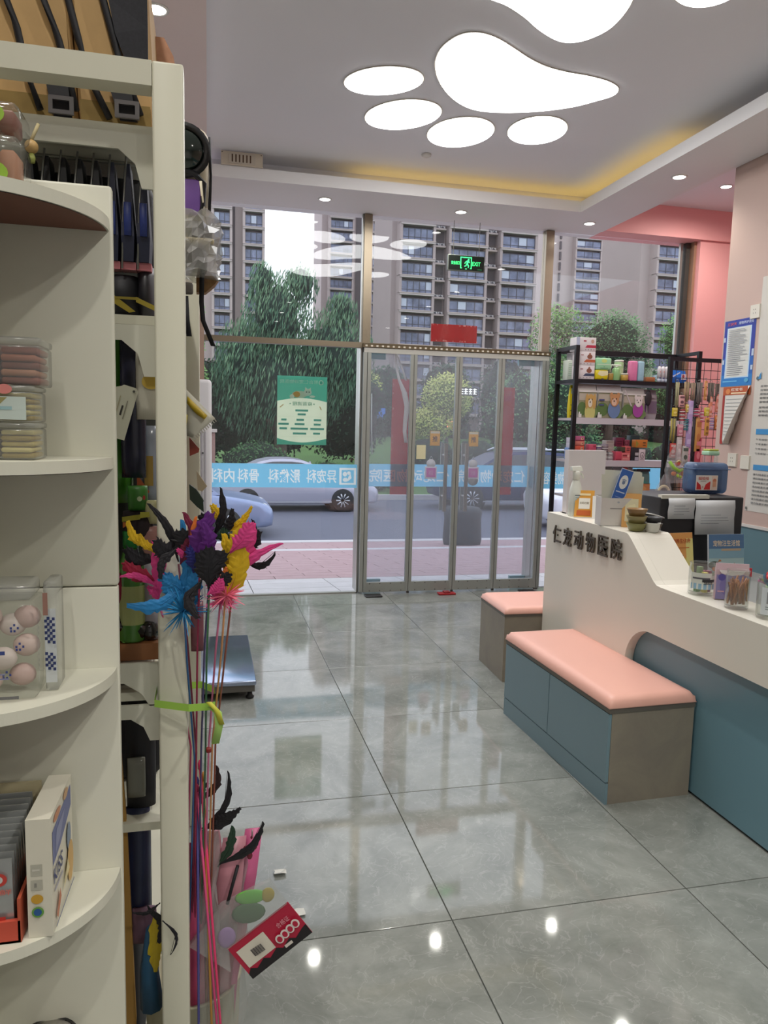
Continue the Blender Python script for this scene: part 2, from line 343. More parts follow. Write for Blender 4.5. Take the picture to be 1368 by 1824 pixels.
# frameless double glass door just behind the folding screen
DY = 6.60
def door(n, x0, x1, hx):
    d = M(); d.box(x0, x1, DY, DY+.01, .02, 2.15, GLD); D = struct('door_%d' % n, d)
    b = M(); b.box(hx-.016, hx+.016, DY-.06, DY-.045, .72, 1.35, mBronze); b.box(hx-.016, hx+.016, DY+.05, DY+.065, .72, 1.35, mSteel)
    for z in (.86, 1.24): b.tube([(hx, DY-.05, z), (hx, DY+.055, z)], .011, mSteel)
    ob('handle', b, D)
    for z0, z1 in ((2.085, 2.15), (.02, .085)):
        e = x0 if n == 1 else x1-.16; b = M(); b.box(e, e+.16, DY-.012, DY+.022, z0, z1, mat('3f7f86', .35, metal=.3)); ob('patch_fitting', b, D)
    return D
D1 = door(1, 1.39, 2.225, 2.132)
b = M(); b.tube([(1.425, 6.57, 1.78), (1.43, 6.57, 1.5), (1.44, 6.57, 1.24)], .006, mat('d8e4dc', .5)); ob('pale_strip', b, D1)  # thin pale strip down the left door leaf
D2 = door(2, 2.24, 2.99, 2.335)
b = M(); b.box(1.30, 1.355, 6.47, 6.66, 0, 2.19, mSteel); b.box(2.985, 3.03, 6.48, 6.66, 0, 2.19, mSteel); struct('trim_3', b)
# folding screen of clear film between aluminium stiles
scr = thing('folding_screen', 'clear plastic folding screen in grey metal stiles closing the shop doorway', 'folding door', (1.3, 6.40, 0))
mStile = mat('a2a49d', .42, metal=.35, var=.06, scale=14)
def sp(name, f): b = M(); f(b); o = ob(name, b, scr, (-1.3, -6.40, 0)); return o
sp('track', lambda b: (b.box(1.30, 3.035, 6.355, 6.405, 2.163, 2.192, mat('6d5c40', .5)), [b.box(1.315+k*.048, 1.333+k*.048, 6.350, 6.357, 2.168, 2.182, mat('d8d0c0', .5)) for k in range(36)], b.box(1.30, 3.035, 6.35, 6.41, 2.192, 2.199, mBronze)))
sp('top_rail', lambda b: b.box(1.31, 3.03, 6.365, 6.395, 2.118, 2.160, mat('c6c4ba', .45)))
ST = [1.305, 1.725, 2.142, 2.542, 2.965]
for k, x in enumerate(ST):
    w = .058 if 0 < k < 4 else .066
    sp('stile', lambda b: (b.box(x, x+w*.46, 6.362, 6.398, .02, 2.12, mStile), b.box(x+w*.54, x+w, 6.362, 6.398, .02, 2.12, mStile), b.box(x+w*.4, x+w*.6, 6.374, 6.392, .02, 2.12, mDarkF)))
for k in range(4):
    x0, x1 = ST[k]+.058, ST[k+1]
    def rail(b):
        b.box(x0, x1, 6.364, 6.396, .018, .105, mStile)
        for q in (.1, .36, .63, .9): b.lathe([(.005, 0), (.004, -.003)], mDarkF, (x0+(x1-x0)*q, 6.364, .095), 8, 'y'); b.lathe([(.005, 0), (.004, -.003)], mDarkF, (x0+(x1-x0)*q, 6.364, .03), 8, 'y')
    sp('bottom_rail', rail); sp('film_panel', lambda b: b.box(x0, x1, 6.379, 6.381, .105, 2.12, PVC))
    if k: sp('roller', lambda b: (b.box(ST[k]+.02, ST[k]+.04, 6.366, 6.394, 2.14, 2.17, mSteel), b.box(ST[k]+.018, ST[k]+.042, 6.372, 6.39, .0, .03, mDarkF)))
# plates on the floor in front of the screen
for x0, lab in ((1.34, 'black floor hinge plate at the left foot of the door screen'), (2.80, 'black floor hinge plate at the right foot of the door screen')):
    b = M(); b.rbox(-.075, .075, -.05, .05, 0, .014, mat('1c1b1d', .4), .006); tag(ob('floor_hinge', b, None, (x0+.075, 6.275, 0)), lab, 'hinge plate', 'floor hinge plates')
b = M(); b.rbox(-.08, .08, -.035, .035, 0, .018, mat('a31c22', .45), .006); b.rbox(-.03, .03, -.03, .03, .018, .03, mat('8c1a20', .45), .005)
tag(ob('door_stop', b, None, (2.09, 6.27, 0)), 'small red door stop on the floor under the middle stile', 'door stop')
# ---- things on the glass
mBand = thin(mat('84cdec', .5, var=.02), .7); mLet = thin(mat('eef4f2', .5, var=.02), .75)
def film(x0, x1, y, lab, texts, logo=None):
    """lettered strip: the letters are cut out of the blue film and filled with a paler one, row by row"""
    z0, z1, n = .945, 1.15, 54; rows = []; polys = []
    for t, x, w in texts:
        vs, fs, _ = glyphs(t, .012); V = [(x+(1-a)*w, .985+c*.12) for a, c in vs]; polys += [[V[i] for i in f] for f in fs]
    if logo:
        sq = lambda pts: polys.append([(logo+a, .97+c) for a, c in pts]); el = lambda cx, cy, rx, ry: [(cx+rx*math.cos(2*PI*k/14), cy+ry*math.sin(2*PI*k/14)) for k in range(14)]
        for q in (((0, 0), (.15, 0), (.15, .018), (0, .018)), ((0, .132), (.15, .132), (.15, .15), (0, .15)), ((0, .018), (.02, .018), (.02, .132), (0, .132)), ((.13, .018), (.15, .018), (.15, .132), (.13, .132))): sq(q)
        sq(el(.05, .095, .02, .02)); sq(el(.085, .105, .016, .016)); sq(el(.055, .045, .024, .018)); sq(((.075, .03), (.11, .06), (.1, .1), (.08, .07)))
    band, let = M(), M(); dz = (z1-z0)/n
    for k in range(n):
        a, c = z0+dz*k, z0+dz*(k+1); zc = (a+c)/2; iv = []
        for q in polys:
            xs = []
            for i in range(len(q)):
                (xa, za), (xb, zb) = q[i], q[(i+1) % len(q)]
                if (za <= zc) != (zb <= zc): xs.append(xa+(xb-xa)*(zc-za)/(zb-za))
            xs.sort(); iv += list(zip(xs[::2], xs[1::2]))
        iv.sort(); m = []
        for l, r in iv:
            if m and l <= m[-1][1]+.0005: m[-1][1] = max(m[-1][1], r)
            else: m.append([l, r])
        cur = x0
        for l, r in m+[[x1, x1]]:
            if l > cur: band.add([(cur, y, a), (l, y, a), (l, y, c), (cur, y, c)], [(0, 1, 2, 3)], mBand)
            if r > l: let.add([(l, y, a), (r, y, a), (r, y, c), (l, y, c)], [(0, 1, 2, 3)], mLet)
            cur = r
    o = tag(ob('window_film', band), lab, 'window sticker', 'pale blue lettered strips on the glass')
    ob('lettering', let, o)
film(-.02, 1.283, GY+.012, 'long pale blue strip with mirrored department names across the left window', [('内科', .02, .20), ('骨科', .245, .18), ('影像科', .505, .275), ('异宠科', .835, .265)], 1.125)
film(1.41, 2.215, DY+.012, 'pale blue strip with the mirrored clinic name on the left door leaf', [('仁宠动物医院', 1.43, .76)])
film(2.25, 2.975, DY+.012, 'pale blue strip with the mirrored clinic name on the right door leaf', [('仁宠动物医院', 2.27, .68)])
film(3.05, 4.3, GY+.012, 'pale blue strip on the right window behind the black shelving', [('宠物美容', 3.06, .3)])
ps = M(); ps.box(.577, 1.004, GY+.010, GY+.0112, 1.316, 1.90, thin(mat('f0f6e4', .52), .7)); PST = tag(ob('poster', ps), 'green vaccination schedule poster stuck on the left window above the blue strip', 'poster')
W0, H0 = .427, .584
arc = [(0, 0), (0, .06)]+[(W0*k/12, .055-.035*math.sin(PI*k/12)) for k in range(13)]+[(W0, 0)]
top = [(0, H0), (0, .37)]+[(W0*k/12, .37+.03*math.sin(PI*k/12)) for k in range(13)]+[(W0, H0)]
sh = [('p', list(reversed(top)), '58c0b0'), ('p', arc, '58b8a8'), ('t', '邢台仁宠动物医院', .02, .52, .33, .035, 'd5efe2'), ('e', .375, .535, .022, .022, 'd5efe2'), ('e', .375, .535, .012, .014, '58c0b0'),
      ('e', .19, .43, .065, .03, 'f1ead8'), ('e', .26, .45, .034, .03, 'f4f1e6'), ('p', [(.235, .465), (.24, .495), (.258, .475)], 'f4f1e6'), ('p', [(.268, .475), (.285, .492), (.288, .463)], 'f4f1e6'), ('e', .25, .452, .005, .006, '2b2b2b'), ('e', .272, .452, .005, .006, '2b2b2b'),
      ('e', .165, .43, .03, .025, 'e0b060'), ('e', .3, .415, .025, .01, 'f4f1e6'), ('e', .125, .41, .02, .02, 'f4f1e6'),
      ('t', '疫苗流程', .13, .335, .17, .034, '7fae9c'), ('e', .11, .35, .006, .006, '7fae9c'), ('e', .315, .35, .006, .006, '7fae9c')]
for x, y, w in ((.155, .285, .11), (.175, .252, .07), (.035, .205, .045), (.165, .205, .065), (.315, .205, .065), (.01, .168, .09), (.15, .168, .085), (.315, .168, .06), (.02, .13, .065), (.115, .13, .15), (.285, .13, .12), (.135, .088, .115), (.31, .09, .06)):
    sh.append(('r', x, y, w, .017, '5aa69c'))
sh += [('p', [(.02, .32), (.05, .345), (.055, .338), (.025, .313)], 'c9b48a'), ('p', [(.36, .33), (.375, .3), (.383, .304), (.368, .334)], 'c9b48a'), ('r', .01, .24, .4, .001, 'b9cdb6'), ('r', .01, .07, .4, .001, 'b9cdb6')]
pr('print', PST, (.577, GY+.010, 1.316), X_, Z_, sh, mir=True, film=True)
# red paper banners pasted outside the door
mRed = thin(mat('c8161e', .55, var=.12, scale=30), .6)
def banner(x0, x1, z0, z1, y, lab):
    b = M(); b.box(x0, x1, y, y+.001, z0, z1, mRed); o = tag(ob('red_banner', b), lab, 'banner', 'red new year paper banners')
    r = random.Random(int(x0*100)); n = int((2*(z1-z0)+2*(x1-x0))/.02); sh = []
    for k in range(n):
        if r.random() < .5: continue
        e = r.random()
        if (z1-z0) > (x1-x0): x, z = r.choice((.005, x1-x0-.012)), (z1-z0)*e
        else: x, z = (x1-x0)*e, r.choice((.006, z1-z0-.012))
        sh.append(('r', x, z, .005+.006*r.random(), .005+.008*r.random(), 'd98a86'))
    pr('fleck_edge', o, (x0, y, z0), X_, Z_, sh)
banner(1.924, 2.353, 2.25, 2.404, GY+.012, 'red horizontal banner on the glass above the door, under the exit sign')
banner(1.625, 1.795, .87, 1.92, DY+.016, 'tall red vertical banner on the left door leaf behind the white strap')
banner(2.655, 2.815, .87, 1.88, DY+.016, 'tall red vertical banner on the right door leaf')
# exit sign
t = thing('exit_sign', 'green and black running man exit sign hanging in the window over the door', 'sign', (2.02, 6.33, 2.845))
b = M(); b.rbox(0, .335, 0, .025, 0, .135, mat('6f756c', .35, metal=.4), .004); ob('housing', b, t)
b = M(); b.box(.006, .329, -.002, .0, .008, .13, mat('06100a', .3)); ob('panel', b, t)
GRN = '35f07a'
man = [('e', .186, .098, .008, .008, GRN), ('p', [(.165, .085), (.172, .092), (.192, .088), (.199, .072), (.193, .069), (.186, .078), (.182, .062), (.192, .048), (.188, .03), (.181, .03), (.183, .046), (.172, .055), (.163, .04), (.148, .038), (.148, .046), (.159, .048), (.168, .068), (.17, .08), (.16, .074), (.155, .062), (.149, .065), (.155, .078)], GRN)]
pr('lettering', t, (0, -.002, 0), X_, Z_, [('t', '安全出口', .03, .052, .075, .03, GRN), ('t', 'EXIT', .222, .05, .075, .034, GRN), ('r', .112, .03, .008, .09, GRN), ('r', .112, .112, .105, .009, GRN), ('r', .209, .03, .008, .09, GRN), ('r', .112, .022, .014, .008, GRN), ('r', .203, .022, .014, .008, GRN), ('e', .165, .02, .008, .004, GRN), ('r', .27, .018, .04, .004, '1c6a3a')]+man, emit=.9)
b = M(); b.tube([(.05, .012, .135), (.05, .012, .42)], .003, mSteel); b.tube([(.285, .012, .135), (.285, .012, .42)], .003, mSteel); ob('hanger', b, t)
# yellow push stickers
for x, lab in ((1.99, 'yellow push sticker on the left door leaf beside its handle'), (2.365, 'yellow push sticker on the right door leaf beside its handle')):
    b = M(); b.rbox(0, .094, 0, .002, 0, .135, thin(mat('efc020', .46), .5), .001); o = tag(ob('push_sticker', b, None, (x, DY-.006, 1.325)), lab, 'sticker', 'yellow door stickers')
    pr('lettering', o, (0, 0, 0), X_, Z_, [('r', .004, .112, .086, .02, 'e9e2b8'), ('t', '推', .022, .035, .05, .055, '3c3218')])
b = M(); b.box(0, .085, 0, .001, 0, .125, mat('d9d2ac', .6)); tag(ob('note', b, None, (1.80, 6.372, 1.21)), 'cream square note stuck on the screen left of the handles', 'note')
# pink hanging plaques on the door
for x, dz, lab, tail in ((1.945, 0, 'pink plaque with white border hanging on the left door leaf', 0), (2.355, 0, 'pink plaque with white border and a grey flap hanging on the right door leaf', 1)):
    t = thing('door_plaque', lab, 'plaque', (x, DY-.022, 1.02), 0, 'pink plaques on the doors')
    b = M(); b.rbox(0, .115, 0, .012, 0, .115, mat('f0e6e8', .5), .005); b.lathe([(.042, 0), (.042, .01)], mat('ece8e2', .5), (.0575, .001, .14), 16, 'y'); ob('board', b, t)
    if tail: b = M(); b.lathe([(.05, 0), (.05, .008)], mat('a9a49a', .5), (.062, .002, -.012), 16, 'y'); ob('flap', b, t)
    b = M(); b.box(.013, .102, -.003, 0, .016, .1, mat('dc6ab4', .5)); f = ob('pink_face', b, t)
    pr('lettering', t, (0, -.003, 0), X_, Z_, [('t', '欢迎' if not tail else '光临', .035, .035, .045, .045, 'e6a8cf')])
    b = M(); b.tube([(.03, .005, .16), (.0575, .005, .21), (.085, .005, .16)], .002, mWhite); ob('cord', b, t)
# white pull strap between screen and doors
t = thing('pull_strap', 'long white cloth strap hanging behind the left screen panel', 'strap', (1.62, 6.5, 1.35))
def ribbon(b, pts, w, m, ax=(1, 0, 0), th=.002):
    a = Vector(ax); b.slab([[Vector(p)-a*w[i]/2 if isinstance(w, list) else Vector(p)-a*w/2, Vector(p)+a*w[i]/2 if isinstance(w, list) else Vector(p)+a*w/2] for i, p in enumerate(pts)], th, m, (0, -1, 0))
mStrap = mat('dedbd2', .7)
b = M(); ribbon(b, [(0, 0, .79), (.01, 0, .66), (.035, .0, .56), (.09, 0, .44), (.115, 0, .32), (.105, 0, .2), (.1, 0, .1), (.115, 0, 0)], [.018, .02, .025, .05, .045, .04, .035, .03], mStrap); ob('long_tail', b, t)
b = M(); ribbon(b, [(0, .004, .79), (.03, .004, .73), (.07, .004, .64), (.1, .004, .55)], .018, mStrap); ob('short_tail', b, t)

# ================================================================ OUTSIDE
SL = math.atan(.1)
mPaveBase = mat('8d8b90', .8); mPale = tile_mat('pale_paving', 'b5b2b4', 'c6c3c6', .5); mBrick = tile_mat('red_paving', '987c80', 'ab9094', .75, 6); mKerb = mat('b9b7ba', .8, var=.1)
gz = lambda y: -.03-.1*(y-6.6)
b = M(); b.loft([[(-14, 6.5, -.06), (30, 6.5, -.06), (30, 6.5, -1.6), (-14, 6.5, -1.6)], [(-14, 14.4, gz(14.4)-.012), (30, 14.4, gz(14.4)-.012), (30, 14.4, -1.6), (-14, 14.4, -1.6)]], mPaveBase); WALK = struct('sidewalk', b)
def paver(name, m, x0, x1, y0, y1, gap=.008):
    b = M(); w, d = (x1-x0)/2-gap/2, (y1-y0)/2/math.cos(SL)-gap/2; b.loft([[(-w, -d, -.012), (w, -d, -.012), (w, d, -.012), (-w, d, -.012)], [(-w, -d, 0), (w, -d, 0), (w, d, 0), (-w, d, 0)]], m)
    me = b.mesh(name); return me, d
def lay(name, m, y0, y1, px, py, xa, xb, stag=0):
    me, _ = paver(name, m, 0, px, 0, py); j = 0; y = y0
    while y+py <= y1+.01:
        x = xa-(px*stag if j % 2 else 0)
        while x < xb: o = link(name, me, WALK, (x+px/2, y+py/2, gz(y+py/2))); o.rotation_euler = (-SL, 0, 0); x += px
        y += py; j += 1
lay('paving_slab', mPale, 6.62, 7.83, .8, .4, -1.2, 5.2)
lay('red_paver', mBrick, 7.83, 12.03, .7, .3, -.7, 7.0, .5)
lay('kerb_strip', mKerb, 12.03, 12.45, 2.0, .42, -2, 9)
lay('red_paver', mBrick, 12.45, 14.25, .9, .3, -1.4, 9.4, .5)
b = M(); b.box(-14, 30, 14.25, 14.5, -1.2, gz(14.3)+.01, mKerb); struct('kerb', b)
b = M(); b.box(-60, 140, 14.5, 24, -1.3, -.95, mat('5b5e6e', .8, var=.1, scale=3)); struct('road', b)
b = M(); b.loft([[(-60, 24, -.8), (140, 24, -.8), (140, 24, -3), (-60, 24, -3)], [(-60, 34, -.35), (140, 34, -.35), (140, 34, -3), (-60, 34, -3)], [(-60, 46, .9), (140, 46, .9), (140, 46, -3), (-60, 46, -3)], [(-60, 240, 1.0), (170, 240, 1.0), (170, 240, -3), (-60, 240, -3)]], mat('45692f', .9, var=.3, scale=1.5)); struct('lawn', b)
b = M(); b.box(-60, 140, 23.8, 24.0, -.95, -.78, mKerb); struct('far_kerb', b)
# ---- trees
def leafcloud(b, blobs, n, size, cols, rr, droop=0):
    tot = sum(q[3]*q[4]*q[5] for q in blobs)**.0 or 1; vol = [(q[3]*q[4]*q[5])**.66 for q in blobs]; s = sum(vol)
    ms = [mat(c, .7, var=.2, spec=.2) for c in cols]
    for q, w in zip(blobs, vol):
        cx, cy, cz, ax, ay, az = q
        for k in range(int(n*w/s)):
            while True:
                d = Vector((rr.uniform(-1, 1), rr.uniform(-1, 1), rr.uniform(-1, 1)))
                if .25 < d.length < 1: break
            d *= (rr.random()**.35)/max(d.length, .001)
            p = Vector((cx+d.x*ax, cy+d.y*ay, cz+d.z*az))
            if droop: u = Vector((rr.uniform(-.5, .1), rr.uniform(-.3, .3), -1)).normalized()*size*rr.uniform(.8, 1.8); v = Vector((rr.uniform(-1, 1), rr.uniform(-1, 1), 0)).normalized()*size*.22
            else:
                u = Vector((rr.uniform(-1, 1), rr.uniform(-1, 1), rr.uniform(-1, 1))).normalized()*size*rr.uniform(.6, 1.2); v = u.orthogonal().normalized()*size*.55
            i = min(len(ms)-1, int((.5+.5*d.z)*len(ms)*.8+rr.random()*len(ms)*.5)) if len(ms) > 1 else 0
            b.add([p-v*.2, p+u*.5-v*.5, p+u, p+u*.5+v*.5], [(0, 1, 2, 3)], ms[i])
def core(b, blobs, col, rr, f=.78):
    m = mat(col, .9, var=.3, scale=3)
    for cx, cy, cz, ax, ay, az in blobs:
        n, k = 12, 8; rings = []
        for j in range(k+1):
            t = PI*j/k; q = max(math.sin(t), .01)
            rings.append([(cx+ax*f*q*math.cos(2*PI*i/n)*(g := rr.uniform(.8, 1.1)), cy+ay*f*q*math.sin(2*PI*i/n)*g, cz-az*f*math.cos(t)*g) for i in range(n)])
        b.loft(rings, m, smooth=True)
def tree(name, label, cat, blobs, n, size, cols, corecol, trunk=None, droop=0, seed=1, group=None, f=.78):
    rr = random.Random(seed); c = blobs[0]; t = thing(name, label, cat, (c[0], c[1], trunk[2] if trunk else c[2]-c[5]), 0, group)
    L = t.location; sh = [(q[0]-L.x, q[1]-L.y, q[2]-L.z, q[3], q[4], q[5]) for q in blobs]
    b = M(); leafcloud(b, sh, n, size, cols, rr, droop); ob('foliage', b, t, kind='stuff')
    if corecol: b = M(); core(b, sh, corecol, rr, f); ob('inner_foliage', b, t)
    if trunk:
        b = M(); r, h = trunk[0], trunk[1]; mB = mat('4a4038', .9, var=.3, scale=12)
        b.tube([(0, 0, 0), (.05*h/3, 0, h*.4), (-.02*h, 0, h*.75), (.03*h, 0, h)], [r, r*.8, r*.6, r*.3], mB)
        for q in sh[:5]: b.tube([(0, 0, h*.5), (q[0]*.4, q[1]*.4, h*.62+q[2]*.1), (q[0]*.85, q[1]*.85, q[2])], [r*.45, r*.3, r*.12], mB, 6)
        ob('trunk', b, t)
    return t
GD = ['2a4634', '3a5c42', '4f7450', '6c9064']; GM = ['2f5a34', '3f7040', '578a4c', '7aa862']; GY_ = ['5f8038', '86a048', 'aebd62', 'c9cc7c']
WIL = ['26402f', '385844', '4d7058', '6c8c6c']
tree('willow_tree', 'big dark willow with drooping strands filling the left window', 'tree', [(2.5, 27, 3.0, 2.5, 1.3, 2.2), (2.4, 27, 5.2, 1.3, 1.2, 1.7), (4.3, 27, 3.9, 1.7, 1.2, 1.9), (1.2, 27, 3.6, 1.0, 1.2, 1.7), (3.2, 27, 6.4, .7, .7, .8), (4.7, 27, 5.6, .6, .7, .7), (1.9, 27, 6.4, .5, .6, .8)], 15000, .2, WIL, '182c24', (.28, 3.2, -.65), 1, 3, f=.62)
tree('locust_tree', 'light green feathery tree at the left edge of the window', 'tree', [(-1.1, 27, 4.4, 1.0, 1.0, 1.3), (-.9, 27, 2.8, .95, 1.0, 1.1), (-.75, 27, 5.3, .6, .7, .6)], 5000, .15, GM+['8fbc74'], '2f502c', (.12, 3, -.65), 0, 5, f=.62)
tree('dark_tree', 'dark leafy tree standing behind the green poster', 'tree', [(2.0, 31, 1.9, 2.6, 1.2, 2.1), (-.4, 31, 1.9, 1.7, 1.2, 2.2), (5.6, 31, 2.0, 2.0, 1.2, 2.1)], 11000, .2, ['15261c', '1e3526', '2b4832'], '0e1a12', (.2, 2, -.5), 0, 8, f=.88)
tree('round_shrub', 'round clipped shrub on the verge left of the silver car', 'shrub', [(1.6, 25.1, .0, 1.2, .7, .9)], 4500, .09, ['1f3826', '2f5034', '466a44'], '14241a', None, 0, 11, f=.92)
tree('hedge', 'low dark hedge along the verge behind the silver car roof', 'hedge', [(3.95, 25.1, -.3, 1.1, .5, .55), (5.6, 25.1, -.3, .8, .5, .5)], 5000, .09, ['1c3222', '2c4a2e', '476b3c'], '121f16', None, 0, 12, f=.92)
tree('hedge', 'low dark hedge across the road behind the door screen', 'hedge', [(9.5+2.0*k, 31.5, .2, 1.3, .6, .8) for k in range(8)], 9000, .12, ['22392a', '34523a', '486848'], '16261c', None, 0, 13, f=.92)
tree('golden_tree', 'yellow green tree glowing beside the left door jamb', 'tree', [(6.9, 34.5, 3.2, 1.1, .9, 1.0), (6.5, 34.5, 1.9, 1.0, .9, .9)], 5000, .15, GY_, '5c7030', (.12, 2.6, -.3), 0, 14, f=.66)
tree('golden_tree', 'yellow green tree seen through the second screen panel', 'tree', [(11.2, 34.5, 2.9, 1.3, 1.0, 1.2), (10.4, 34.5, 1.6, 1.2, 1, .9)], 6000, .15, GY_, '5c7030', (.12, 2.6, -.3), 0, 15, f=.66)
tree('bushy_tree', 'bluish green tree seen through the right screen panels', 'tree', [(15.2, 34.5, 1.9, 2.2, 1.3, 2.5), (17.6, 34.5, 2.4, 1.7, 1.3, 2.2), (17.4, 34.5, .6, 2.2, 1.2, 1.6)], 11000, .18, GD, '1c3226', (.2, 3, -.4), 0, 17, f=.84)
tree('poplar_tree', 'slender tree with sky showing through beside the bronze window post', 'tree', [(18.1, 38, 6.2, 1.3, 1.0, 2.2), (19.0, 38, 7.2, 1.0, .9, 1.0), (18.6, 38, 4.0, 1.6, 1.0, 1.6)], 4500, .19, GD+['7aa05c'], None, (.15, 5, -.1), 0, 19)
tree('spreading_tree', 'wide dark green tree over the top of the black shelving', 'tree', [(23.6, 41, 6.8, 2.3, 1.5, 1.9), (21.6, 41, 5.6, 1.7, 1.4, 1.6), (24.9, 41, 5.2, 1.4, 1.4, 1.7), (21.0, 41, 4.0, 1.3, 1.2, 1.4)], 14000, .19, GD, '213a28', (.25, 5, .3), 0, 21, f=.74)
tree('pale_tree', 'lighter green tree at the right end of the right window', 'tree', [(28.4, 41, 7.0, 1.7, 1.4, 1.9), (29.0, 41, 5.0, 1.7, 1.4, 1.8), (27.6, 41, 3.9, 1.0, 1, 1.5)], 9000, .18, GM, '2c4c2c', (.2, 4, .3), 0, 23, f=.74)
for k, (x, w, h, lab) in enumerate(((2.2, 2.6, 5.0, 'dark tree row behind the willow at the left'), (6.9, 1.9, 5.4, 'dark background tree behind the left golden tree'), (10.9, 1.9, 4.6, 'dark background tree behind the second golden tree'), (14.9, 1.9, 5.0, 'dark background tree behind the shop sign lights'), (18.9, 1.9, 5.4, 'dark background tree left of the spreading tree'), (22.9, 1.9, 4.8, 'dark background tree under the spreading tree'), (26.9, 1.9, 5.2, 'dark background tree between the two right trees'), (30.9, 1.9, 5.0, 'dark background tree behind the pale tree'), (34.9, 1.9, 5.6, 'dark background tree farthest to the right'))):
    tree('background_tree', lab, 'tree', [(x, 46, h*.5+.6, w*1.02, 1.6, h*.52), (x-w*.4, 46, .8, w*.6, 1.5, 1.2), (x+w*.4, 46, .8, w*.6, 1.5, 1.2)], 4500, .24, ['1a2f22', '27432f', '375840'], '121f17', None, 0, 31+k, 'background trees across the road', f=.9)
# ---- apartment towers
def wglass(name, c0, c1):
    m = tile_mat(name, c0, c1, .25, .3); return m
mFac = mat('9a8c8c', .85, var=.05, scale=.3); mFacL = mat('aa9c9a', .85, var=.05, scale=.3); mFacD = mat('5d5558', .9, var=.08, scale=.3); mSlab = mat('a79c9c', .8, var=.04, scale=.5)
mWG = wglass('tower_glass', '363c54', '7c84a0'); mMull = mat('3c3c46', .5); mCurt = mat('aab0c0', .6)
def winmesh(w, h, n, lo):
    b = M(); b.box(-w/2, w/2, 0, .1, 0, h, mWG)
    for k in range(n+1): x = -w/2+w*k/n; b.box(x-.05, x+.05, -.08, .06, 0, h, mMull)
    for z in (0, lo, h-.1): b.box(-w/2, w/2, -.08, .06, z, z+.09, mMull)
    return b.mesh('window')
def slabmesh(w, d): b = M(); b.box(-w/2, w/2, -d, .3, -.42, .0, mSlab); b.box(-w/2-.1, w/2+.1, -d-.08, .3, -.1, .03, mFacL); return b.mesh('balcony_slab')
def tower(label, y, xa, xb, z1, bays, pitch, zoff, fl0, fl1, gaps=(), m=mFac):
    t = thing('apartment_tower', label, 'building', ((xa+xb)/2, y, 0)); X0 = (xa+xb)/2
    b = M(); b.box(xa-X0, xb-X0, 1.2, 16, 0, z1, m)
    for g0, g1 in gaps: b.box(g0-X0, g1-X0, 1.1, 1.3, 0, z1, mFacD)
    ob('wall', b, t)
    for bi, (x0, x1, proud, n) in enumerate(bays):
        w = x1-x0; b = M(); xc = (x0+x1)/2-X0
        b.box(x0-X0-.45, x0-X0, -proud, 1.25, 0, z1, m); b.box(x1-X0, x1-X0+.45, -proud, 1.25, 0, z1, m); ob('bay_pier', b, t)
        wm = winmesh(w, pitch-.85, n, .55); sm = slabmesh(w+.7, proud+.2)
        for k in range(fl0, fl1):
            z = zoff+pitch*k
            link('window', wm, t, (xc, -proud+.35, z+.42)); link('balcony_slab', sm, t, (xc, 0, z+.42))
            if R_.random() < .45:
                bb = M(); i = R_.randrange(n); bb.box(-w/2+w*i/n+.06, -w/2+w*(i+1)/n-.06, .03, .08, .6, pitch-1.0, mCurt); o = ob('curtain', bb, t, (xc, -proud+.27, z+.42))
    return t
PT = 2.95
t = tower('large apartment tower in the middle behind the exit sign', 130, 31.5, 58.6, 48, [(32.8, 38.3, 1.4, 5), (41.6, 48.0, 1.4, 4), (51.2, 57.4, 1.4, 4)], PT, .55, 1, 15, [(38.9, 41.0), (48.6, 50.7)])
bac = M(); bac.box(-.42, .42, -.3, .3, 0, .62, mat('b5b0b2', .6)); bac.lathe([(.25, 0), (.24, -.02)], mMull, (-.08, -.3, .31), 14, 'y'); acm = bac.mesh('condenser_box')
rail = M(); rail.box(-1.05, 1.05, -.7, .5, -.1, .02, mFacL); rail.box(-1.05, 1.05, -.7, -.66, .02, .2, mFacL); rm = rail.mesh('recess_ledge')
for gx in (39.95, 49.65):
    for k in range(1, 15):
        z = .55+PT*k; link('recess_ledge', rm, t, (gx-45.05, 0.6, z)); link('condenser_box', acm, t, (gx-45.05-.45, .5, z+.02)); link('condenser_box', acm, t, (gx-45.05+.5, .5, z+.02))
tower('apartment tower farther back left of the large one', 195, 28.6, 48.6, 70, [(30.6, 36.2, 1.2, 5), (41.6, 46.2, 1.2, 3)], PT, .3, 3, 23, [(37.5, 40.8)])
tower('apartment tower at the far left with sky to its right', 140, -3.5, 9.9, 52, [(1.2, 3.9, 1.0, 3), (6.6, 9.6, .8, 3)], PT, .2, 3, 17, [(4.4, 4.9)], mFacL)
t2 = tower('pale apartment tower behind the right window', 205, 97.2, 130, 76, [(104.2, 111.8, .8, 3), (116.0, 122.3, 1.2, 3)], PT, .4, 4, 25, [(112.6, 114.4), (125.8, 126.2)], mFacL)
bb = M(); bb.box(-.25, .25, -.3, .3, 0, 2.2, mFacD); sm_ = bb.mesh('condenser_box')
for k in range(6, 25): link('condenser_box', sm_, t2, (99.8-113.6, 1.0, .4+PT*k))
tower('apartment tower with wide windows at the far right', 130, 80.2, 93, 48, [(82.6, 89.6, 1.2, 4)], PT, 1.2, 3, 15, (), mFacL)
